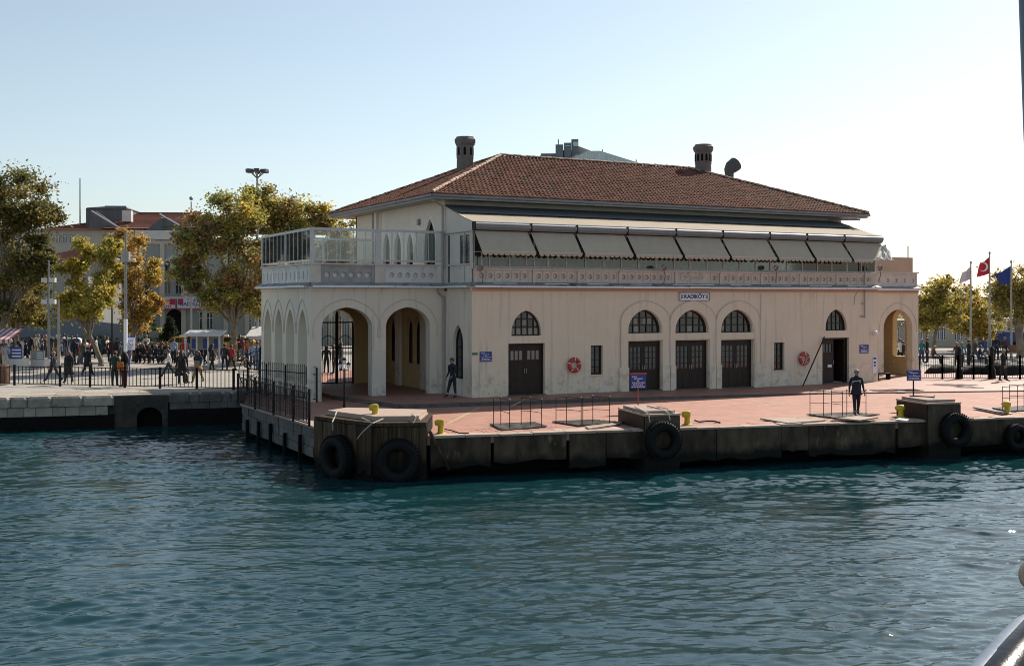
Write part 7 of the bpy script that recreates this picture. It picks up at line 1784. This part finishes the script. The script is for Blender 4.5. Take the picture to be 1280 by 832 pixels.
    # nearest bone -> clothing region
    A_ = np.array([tuple(J[a]) for a,b in Ed]); B_ = np.array([tuple(J[b]) for a,b in Ed]); G_ = np.array([reg[e] for e in Ed]); RR = np.array([(R[a]+R[b])/2 for a,b in Ed])
    C = np.array([tuple(p.center) for p in out.polygons]); AB = B_-A_; L2 = (AB**2).sum(1)+1e-9
    t = np.clip(((C[:,None,:]-A_[None])*AB[None]).sum(2)/L2[None],0,1); Dm = np.linalg.norm(C[:,None,:]-(A_[None]+t[...,None]*AB[None]),axis=2)-RR[None]*.9
    mi = G_[Dm.argmin(1)].astype(np.int32)
    for m_ in (M['skin'],M['c0'],M['c0'],M['shoe']): out.materials.append(m_)
    out.polygons.foreach_set('material_index',mi); out.polygons.foreach_set('use_smooth',[True]*len(out.polygons)); out.name = 'body'; out.update()
    return out,J
M['skin'] = mat('skin',(.30,.17,.115),(.27,.15,.10),8,.6); M['shoe'] = mat('dark_shoes',(.018,.016,.016),(.03,.027,.025),8,.6)
CLOTH = {'black':(.012,.012,.014),'dark navy':(.014,.018,.032),'navy':(.02,.03,.07),'charcoal':(.03,.03,.032),'grey':(.16,.16,.165),'light grey':(.36,.36,.37),'white':(.62,.61,.60),'red':(.35,.025,.03),'maroon':(.12,.02,.025),'brown':(.085,.05,.035),'tan':(.33,.23,.14),'orange':(.42,.12,.02),'blue':(.05,.10,.28),'pale blue':(.26,.36,.50),'denim':(.05,.08,.15),'dark green':(.022,.045,.03),'olive':(.07,.07,.035),'cream':(.5,.45,.36),'teal':(.05,.19,.22),'purple':(.10,.05,.13)}
for k,v in CLOTH.items(): M['cl_'+k] = mat('cloth_'+k.replace(' ','_'),v,tuple(x*.75 for x in v),9,.9,.15)
M['c0'] = M['cl_charcoal']
HAIRC = {'black':(.010,.009,.009),'brown':(.045,.025,.015),'blond':(.32,.20,.09),'grey':(.30,.29,.28),'auburn':(.11,.035,.02)}
for k,v in HAIRC.items(): M['hr_'+k] = mat('hair_'+k,v,tuple(x*.6 for x in v),20,.6,.3)
POSES = {
 'stand':dict(armr=(.02,.12,.10),arml=(-.03,.15,.10)),
 'walk':dict(legl=(.42,.10),legr=(-.28,.38),arml=(-.38,.25,.08),armr=(.36,.35,.08)),
 'stride':dict(legl=(-.36,.45),legr=(.48,.06),arml=(.42,.5,.10),armr=(-.35,.2,.10)),
 'hold':dict(legl=(.08,.05),legr=(-.06,.06),arml=(.35,1.25,.10),armr=(.30,1.2,.10)),
 'phone':dict(legl=(.04,.0),legr=(-.03,.05),arml=(.1,.4,.1),armr=(.55,1.9,.12)),
 'lean':dict(legl=(.30,.02),legr=(-.06,.02),arml=(-.05,.55,.12),armr=(.12,.8,.12),lean=.06),
 'sit':dict(sit=True,arml=(.35,.8,.12),armr=(.4,.7,.12),lean=.14),
 'slow':dict(legl=(.16,.04),legr=(-.10,.16),arml=(-.10,.14,.20),armr=(.08,.2,.20)),
}
BODY = {}
def hair_mesh(kind, J):
    mb = MB(); h = J['head']; 
    n,m_ = 12,7
    vs = []
    for i in range(m_+1):
        th = math.pi*.62*i/m_
        for k in range(n):
            a = 2*math.pi*k/n; back = .5+.5*math.sin(a)      # a = pi/2 is the back of the head
            tt = th*(.62+.50*back); rr = .104
            vs.append((h.x+rr*.95*math.sin(tt)*math.cos(a),h.y+.012+rr*1.08*math.sin(tt)*math.sin(a),h.z+.005+rr*1.06*math.cos(tt)))
    mb.add(vs,[(i*n+k,i*n+(k+1)%n,(i+1)*n+(k+1)%n,(i+1)*n+k) for i in range(m_) for k in range(n)])
    if kind == 'long':
        nk = J['neck']
        mb.tube([h+Vector((0,.06,.02)),h+Vector((0,.105,-.06)),Vector((nk.x,nk.y+.12,nk.z-.04)),Vector((nk.x,nk.y+.135,nk.z-.20)),Vector((nk.x,nk.y+.12,nk.z-.30))],[.07,.085,.095,.085,.03],9)
        for s in (-1,1): mb.tube([h+Vector((s*.085,.02,.02)),h+Vector((s*.098,.02,-.09)),Vector((nk.x+s*.10,nk.y+.02,nk.z-.08)),Vector((nk.x+s*.10,nk.y+.0,nk.z-.2))],[.03,.035,.035,.012],6)
    return mb
def coat_mesh(J, length, flare):
    mb = MB(); p = J['pel']; prof = [(.165,.28),(.172,.12),(.182,0.0),(.19+flare*.4,-length*.5),(.20+flare,-length),(.18+flare,-length)]
    n = 14; vs = []
    for r_,h in prof:
        for k in range(n): a = 2*math.pi*k/n; q = 1+.05*math.sin(3*a+h*9); vs.append((p.x+r_*math.cos(a)*q,p.y-.01+r_*.78*math.sin(a)*q,p.z+h))
    mb.add(vs,[(i*n+k,i*n+(k+1)%n,(i+1)*n+(k+1)%n,(i+1)*n+k) for i in range(len(prof)-1) for k in range(n)]); return mb
def face_mesh(J):
    mb = MB(); h = J['head']
    for s in (-1,1): mb.ball((h.x+s*.034,h.y-.083,h.z-.005),.012,.008,.008,6,4)
    mb.tube([(h.x-.024,h.y-.084,h.z-.072),(h.x,h.y-.092,h.z-.073),(h.x+.024,h.y-.084,h.z-.072)],.006,5); return mb
MESHC = {}
def person(loc, rz, pose, top, bottom, hair='black', hk='short', coat=None, label='', sc=1.0, group=None, extra=None):
    if pose not in BODY: BODY[pose] = build_body(POSES[pose])
    me,J = BODY[pose]
    root = thing('person',label,'person',loc,rz,group); root.scale = (sc*(1.14 if group else 1.04),sc*(1.14 if group else 1.04),sc)
    o = bpy.data.objects.new('body',me); COL.objects.link(o); o.parent = root
    for i,m_ in ((1,'cl_'+top),(2,'cl_'+bottom)): o.material_slots[i].link = 'OBJECT'; o.material_slots[i].material = M[m_]
    def child(key, maker, m_, nm):
        if key not in MESHC:
            q = maker().obj(nm,M[m_],None,smooth=True); MESHC[key] = q.data; bpy.data.objects.remove(q)
        q = bpy.data.objects.new(nm,MESHC[key]); COL.objects.link(q); q.parent = root
        q.material_slots[0].link = 'OBJECT'; q.material_slots[0].material = M[m_]; return q
    if hair: child(('h',pose,hk),lambda: hair_mesh(hk,J),'hr_'+hair,'hair')
    child(('f',pose),lambda: face_mesh(J),'hr_black','face_features')['kind'] = 'stuff'
    if coat: child(('c',pose,coat[0],coat[1]),lambda: coat_mesh(J,coat[0],coat[1]),'cl_'+coat[2],coat[3] if len(coat) > 3 else 'coat')
    return root,J
away,toward,left_,right_ = CAM_ROT+math.pi, CAM_ROT, CAM_ROT-math.pi/2, CAM_ROT+math.pi/2   # facing
# the two staff on the quay
p = G(566,497.5,.16)
S1,J1 = person((p.x,p.y,pz(p)),toward-.75,'lean','dark navy','dark navy','brown','short',None,'person in dark navy work clothes leaning by the lancet window at the terminal corner',1.03)
for n in 'lr':
    a = J1['an'+n].lerp(J1['kn'+n],.16); b = J1['an'+n].lerp(J1['kn'+n],.30); mb = MB(); mb.tube([a,b],[.066,.072],10)
    o = mb.obj('reflective_cuff',M['cl_light grey'],None,smooth=True); o.parent = S1
p = G(1070.5,517.5,.12)
S2,J2 = person((p.x,p.y,.075),toward+.12,'slow','dark navy','dark navy','grey','short',(.16,.03,'dark navy','jacket'),'person in dark navy jacket and trousers walking over the right gangway',1.02)
mb = MB(); c = J2['chest']; n = 16
vs = [(c.x+.168*math.cos(2*math.pi*k/n),c.y+.132*math.sin(2*math.pi*k/n),c.z+dz+.02*math.cos(2*math.pi*k/n)) for dz in (-.02,.03) for k in range(n)]
mb.add(vs,[(k,(k+1)%n,n+(k+1)%n,n+k) for k in range(n)]); o = mb.obj('reflective_band',M['cl_light grey'],None); o.parent = S2
for n_ in 'lr':
    a = J2['an'+n_].lerp(J2['kn'+n_],.12); b = J2['an'+n_].lerp(J2['kn'+n_],.22); mb = MB(); mb.tube([a,b],[.068,.073],10)
    o = mb.obj('reflective_cuff',M['cl_light grey'],None,smooth=True); o.parent = S2
# people on the square; (px, py of the feet, facing, pose, top, bottom, hair, style, coat, label)
T_,A_w,L_f,R_f = toward,away,left_,right_
CROWD = [
 (2,462,R_f,'stand','orange','charcoal','brown','short',None,'person in orange top cut off by the left edge above the basket'),
 (7,463,T_,'hold','light grey','cream','black','short',None,'person in light grey jacket behind the wicker basket'),
 (23,455,L_f,'walk','white','pale blue','black','long',(.42,.05,'pale blue','skirt'),'person in white top with pale blue skirt walking left'),
 (32,455,L_f,'stride','black','dark navy','black','short',(.25,.03,'black'),'person in black jacket striding left beside the pale blue skirt'),
 (38,450,L_f,'walk','dark navy','black','black','long',(.40,.05,'dark navy'),'person in long navy coat walking just behind the striding one'),
 (44,446,T_,'stand','cream','tan','brown','short',None,'person in cream top standing at the low pale stall'),
 (53,446,R_f,'hold','light grey','charcoal','black','short',None,'person in pale grey holding something right of the low stall'),
 (61.5,446,A_w,'stand','black','black','black','short',(.3,.03,'olive'),'person in dark olive coat standing with back turned near the concrete post'),
 (67,477.5,L_f,'stride','dark navy','charcoal','blond','short',(.22,.03,'dark navy'),'blond person in navy jacket striding along the promenade'),
 (86,479.5,T_,'slow','black','charcoal','auburn','long',(.48,.07,'black'),'person with long auburn hair in a long black coat facing the water'),
 (83,447,R_f,'stand','navy','denim','brown','short',None,'person in navy jacket standing behind the auburn haired one'),
 (77,446,L_f,'sit','denim','dark navy','black','short',None,'person in denim sitting left of the yellow tree trunk'),
 (96,447,T_,'hold','blue','maroon','brown','short',None,'person in blue top by the pale tree trunk'),
 (101,446,L_f,'sit','maroon','charcoal','black','short',None,'person in maroon sitting at the pale tree trunk'),
 (109.5,469,A_w,'walk','black','black','black','short',(.36,.04,'black'),'person in knee length black coat walking away from the water'),
 (115,447,T_,'walk','red','charcoal','brown','short',None,'person in red top behind the black coat'),
 (120,448,R_f,'slow','white','black','black','long',None,'person in white top and black trousers right of the red one'),
 (138,452,T_,'stand','maroon','black','black','short',None,'person in maroon jacket behind the tree trunk gap'),
 (146,452,R_f,'phone','dark navy','dark navy','black','short',None,'person in dark navy holding a phone behind the green couple'),
 (143.5,484,A_w,'stand','dark green','black','brown','short',None,'person in dark green top standing at the fence, left of the couple'),
 (155.5,484.5,L_f,'stand','black','maroon','black','long',(.2,.03,'black'),'person with long black hair standing at the fence, right of the couple'),
 (165,448,T_,'stand','cream','tan','brown','short',None,'person in cream standing left of the seated crowd'),
 (183,447,T_,'hold','white','grey','blond','short',None,'person in white top standing behind the seated crowd'),
 (211,471,L_f,'stride','white','charcoal','brown','short',None,'person in white hooded top striding left'),
 (217.5,454,T_,'stand','pale blue','black','black','short',None,'person in pale blue shirt standing at the end of the seated crowd'),
 (227.5,481,A_w,'slow','black','charcoal','black','long',(.25,.04,'black'),'person in black standing close to the fence with the crouching one'),
 (229.5,456,T_,'stand','red','dark navy','black','short',None,'person in red top behind the black clothed one at the fence'),
 (221,480,R_f,'sit','charcoal','black','brown','short',None,'person in charcoal crouching at the fence'),
 (247.5,479,T_,'walk','navy','tan','brown','long',(.28,.06,'tan','skirt'),'person in navy jacket and short tan skirt'),
 (253,455,L_f,'walk','black','black','black','short',None,'person in black walking behind the tan skirt'),
 (265,462,R_f,'slow','black','black','black','long',(.30,.04,'black'),'person in black coat with a tan shoulder bag'),
 (281,462.5,A_w,'walk','charcoal','dark navy','black','short',None,'person in charcoal walking beside the red jacket'),
 (289,462.5,A_w,'walk','red','dark navy','black','short',None,'person in red jacket walking away right of the shelter'),
 (297,459,R_f,'sit','brown','brown','brown','short',None,'person in brown crouching right of the red jacket'),
 (316,461,T_,'stand','pale blue','denim','black','short',None,'person in pale blue and denim at the quay gate'),
 (322,462,L_f,'stand','denim','denim','brown','short',None,'person all in denim next to the wing corner'),
 (309,455,R_f,'stand','orange','charcoal','black','short',None,'person in orange behind the gate fan'),
 (240,450,L_f,'walk','grey','denim','black','short',None,'person in grey in front of the shelter'),
 (408,466,A_w,'stand','black','charcoal','black','short',None,'person in black behind the arcade gate, left'),
 (417,467,L_f,'stand','charcoal','black','brown','short',None,'person in charcoal behind the arcade gate, middle'),
 (426,465,R_f,'stand','dark navy','denim','black','long',None,'person in dark navy behind the arcade gate, right'),
 (1125,456,T_,'stand','white','black','black','short',None,'person in white top seen through the window of the right wing'),
 (1129,456,L_f,'stand','charcoal','dark navy','brown','short',None,'person in charcoal seen through the window of the right wing'),
 (1152,453,T_,'stand','teal','denim','grey','short',None,'person in teal next to the right end of the terminal'),
 (1159,453,L_f,'stand','dark navy','black','black','short',None,'person in dark navy right of the teal one'),
 (1166,455,R_f,'sit','brown','charcoal','blond','short',None,'blond person in brown sitting below the leaning tree'),
 (1196,459,L_f,'hold','charcoal','black','grey','short',None,'grey haired person in charcoal left of the white flag pole'),
 (1202,459,T_,'slow','teal','dark navy','grey','short',None,'grey haired person in teal beside the white flag pole'),
 (1211,457,R_f,'stand','black','black','black','short',None,'person in black right at the white flag pole foot'),
 (1219,452,L_f,'walk','brown','denim','grey','short',None,'grey haired person in brown walking between the flag poles'),
 (1223,456,R_f,'sit','navy','charcoal','black','short',None,'person in navy sitting between the flag poles'),
 (1232,450,L_f,'walk','blue','grey','brown','short',None,'person in blue by the red flag pole'),
 (1245.5,450,T_,'stand','charcoal','charcoal','black','short',None,'person in charcoal between the red and blue flag poles'),
 (1256,451,L_f,'hold','brown','black','grey','short',(.3,.05,'brown'),'grey haired person in a broad brown coat near the blue flag pole'),
 (1254,476,R_f,'slow','dark navy','charcoal','grey','short',None,'person in dark navy right at the right railing'),
 (12,444,R_f,'hold','white','charcoal','blond','short',None,'blond haired person in white top and charcoal trousers near the stalls at the left'),
 (18,444,L_f,'slow','charcoal','black','brown','short',None,'brown haired person in charcoal top and black trousers near the stalls at the left'),
 (28,452,A_w,'stride','white','grey','brown','short',None,'brown haired person in white top and grey trousers near the stalls at the left'),
 (48,444,L_f,'stride','denim','denim','blond','short',None,'blond haired person in denim top and denim trousers near the stalls at the left'),
 (57,447,L_f,'phone','brown','charcoal','blond','short',None,'blond haired person in brown top and charcoal trousers near the stalls at the left'),
 (70,449,A_w,'stand','olive','tan','grey','short',None,'grey haired person in olive top and tan trousers under the yellow trees'),
 (74,444,T_,'stride','purple','charcoal','grey','short',None,'grey haired person in purple top and charcoal trousers under the yellow trees'),
 (80,445,L_f,'hold','light grey','grey','brown','short',None,'brown haired person in light grey top and grey trousers under the yellow trees'),
 (90,445,T_,'stride','teal','denim','brown','short',None,'brown haired person in teal top and denim trousers under the yellow trees'),
 (93,456,R_f,'slow','dark navy','dark navy','brown','long',None,'brown haired person in dark navy top and dark navy trousers under the yellow trees'),
 (105,456,R_f,'walk','olive','denim','black','short',None,'black haired person in olive top and denim trousers behind the black coat'),
 (125,445,L_f,'hold','teal','charcoal','brown','long',None,'brown haired person in teal top and charcoal trousers behind the black coat'),
 (130,447,A_w,'walk','dark green','denim','black','short',None,'black haired person in dark green top and denim trousers behind the black coat'),
 (134,447,R_f,'stride','white','black','black','short',None,'black haired person in white top and black trousers behind the black coat'),
 (150,456,L_f,'stride','dark navy','charcoal','black','short',None,'black haired person in dark navy top and charcoal trousers near the notice board'),
 (160,447,R_f,'phone','olive','charcoal','black','long',None,'black haired person in olive top and charcoal trousers near the notice board'),
 (168,452,L_f,'hold','charcoal','charcoal','black','short',None,'black haired person in charcoal top and charcoal trousers near the notice board'),
 (232,452,T_,'stride','denim','dark navy','black','short',None,'black haired person in denim top and dark navy trousers before the shelter'),
 (236,445,L_f,'stride','dark navy','dark navy','brown','long',None,'brown haired person in dark navy top and dark navy trousers before the shelter'),
 (244,445,T_,'stand','grey','dark navy','brown','short',None,'brown haired person in grey top and dark navy trousers before the shelter'),
 (258,456,A_w,'slow','dark navy','black','black','long',None,'black haired person in dark navy top and black trousers before the shelter'),
 (262,449,L_f,'stand','dark navy','grey','grey','short',None,'grey haired person in dark navy top and grey trousers before the shelter'),
 (272,447,A_w,'phone','grey','grey','brown','short',None,'brown haired person in grey top and grey trousers before the shelter'),
 (275,449,T_,'hold','maroon','denim','brown','short',None,'brown haired person in maroon top and denim trousers before the shelter'),
 (292,445,A_w,'hold','red','dark navy','blond','short',None,'blond haired person in red top and dark navy trousers right of the shelter'),
 (300,444,A_w,'stride','maroon','black','brown','long',None,'brown haired person in maroon top and black trousers right of the shelter'),
 (304,449,L_f,'stand','maroon','denim','brown','short',None,'brown haired person in maroon top and denim trousers right of the shelter'),
 (312,444,T_,'hold','olive','grey','grey','short',None,'grey haired person in olive top and grey trousers right of the shelter'),
 (326,449,A_w,'slow','tan','black','black','short',None,'black haired person in tan top and black trousers right of the shelter'),
 (333,449,R_f,'stride','light grey','tan','blond','long',None,'blond haired person in light grey top and tan trousers right of the shelter'),
]
for px,py,rz,pose,top,bot,hair,hk,coat,lab in CROWD:
    p = G(px,py,.06); zq = .10 if (py > 474 and px < 330) else .035
    person((p.x,p.y,zq),rz+random.uniform(-.35,.35),pose,top,bot,hair,hk,coat,lab,random.uniform(.96,1.06),'people on the square' if px < 500 else 'people right of the terminal')
# seated crowd on low benches
bench_l = []
for row,(py,x0,x1) in enumerate(((452,168,222),(448,172,220))):
    p0,p1 = G(x0,py+1,.03),G(x1,py+2,.03); bq = thing('bench','long low bench of the seated crowd, '+('front' if row == 0 else 'back')+' row','bench',p0,0,'benches of the seated crowd'); mb = MB(); t = (p1-p0).normalized(); nn = Vector((-t.y,t.x,0)); mb.obox(p0.lerp(p1,.5).xy,t.xy,nn.xy,(p1-p0).length/2,.2,.36,.44); mb.obj('seat',M['darkwood'],bq)
    for u in (.05,.35,.65,.95):
        c = p0.lerp(p1,u); mb = MB(); mb.obox(c.xy,t.xy,nn.xy,.05,.16,.03,.36); mb.obj('leg',M['iron'],bq)
    bench_l.append((p0,p1))
tops = ['black','charcoal','dark navy','maroon','brown','black','navy','black','charcoal','dark navy','grey','black','brown','dark navy']
for k in range(14):
    row = k % 2; i = k//2; p0,p1 = bench_l[row]; p = p0.lerp(p1,(i+.5)/7)
    order = ['first','second','third','fourth','fifth','sixth','last'][i]
    person((p.x,p.y,.035),toward+random.uniform(-.5,.5),'sit',tops[k],random.choice(['black','dark navy','charcoal']),random.choice(['black','brown','brown','grey']),random.choice(['short','long']),None,f'{order} seated person from the left in the {"front" if row == 0 else "back"} row, in {tops[k]}',random.uniform(.95,1.05),'people seated in rows')
# things people carry
def bag(p, rz, label, m, s, nm, cat):
    t = thing(nm,label,cat,p,rz); mb = MB(); mb.bevbox(-.15*s,.15*s,-.09*s,.09*s,0,.40*s,.05*s); b_ = mb.obj('pouch',M[m],None); b_.parent = t
    mb = MB()
    for x in (-.08*s,.08*s): mb.tube([(x,-.09*s,.38*s),(x,-.17*s,.30*s),(x,-.15*s,.08*s),(x,-.09*s,.04*s)],.016*s,5)
    b_ = mb.obj('strap',M[m],None); b_.parent = t; return t
p = G(151,484,.1)-FV.to_3d()*.05; bag((p.x,p.y,.98),away,'orange backpack on the back of the long haired person at the fence','cl_orange',1.1,'backpack','backpack')
p = G(269,462,.03); bag((p.x,p.y,.75),left_,'tan shoulder bag carried by the black coated person','cl_tan',.9,'shoulder_bag','bag')
p = G(1266,452,.03); t_ = thing('round_basket','round brown basket carried beside the brown coat on the right','basket',(p.x,p.y,1.0)); mb = MB(); mb.lathe([(.22,-.28),(.32,-.1),(.34,.14),(.30,.22),(.2,.2)],p+Vector((0,0,1.0)),14); mb.obj('body',M['wicker'],t_); mb = MB(); mb.lathe([(.33,.14),(.355,.18),(.33,.22)],p+Vector((0,0,1.0)),14,closed=True); mb.obj('rim',M['wicker'],t_)
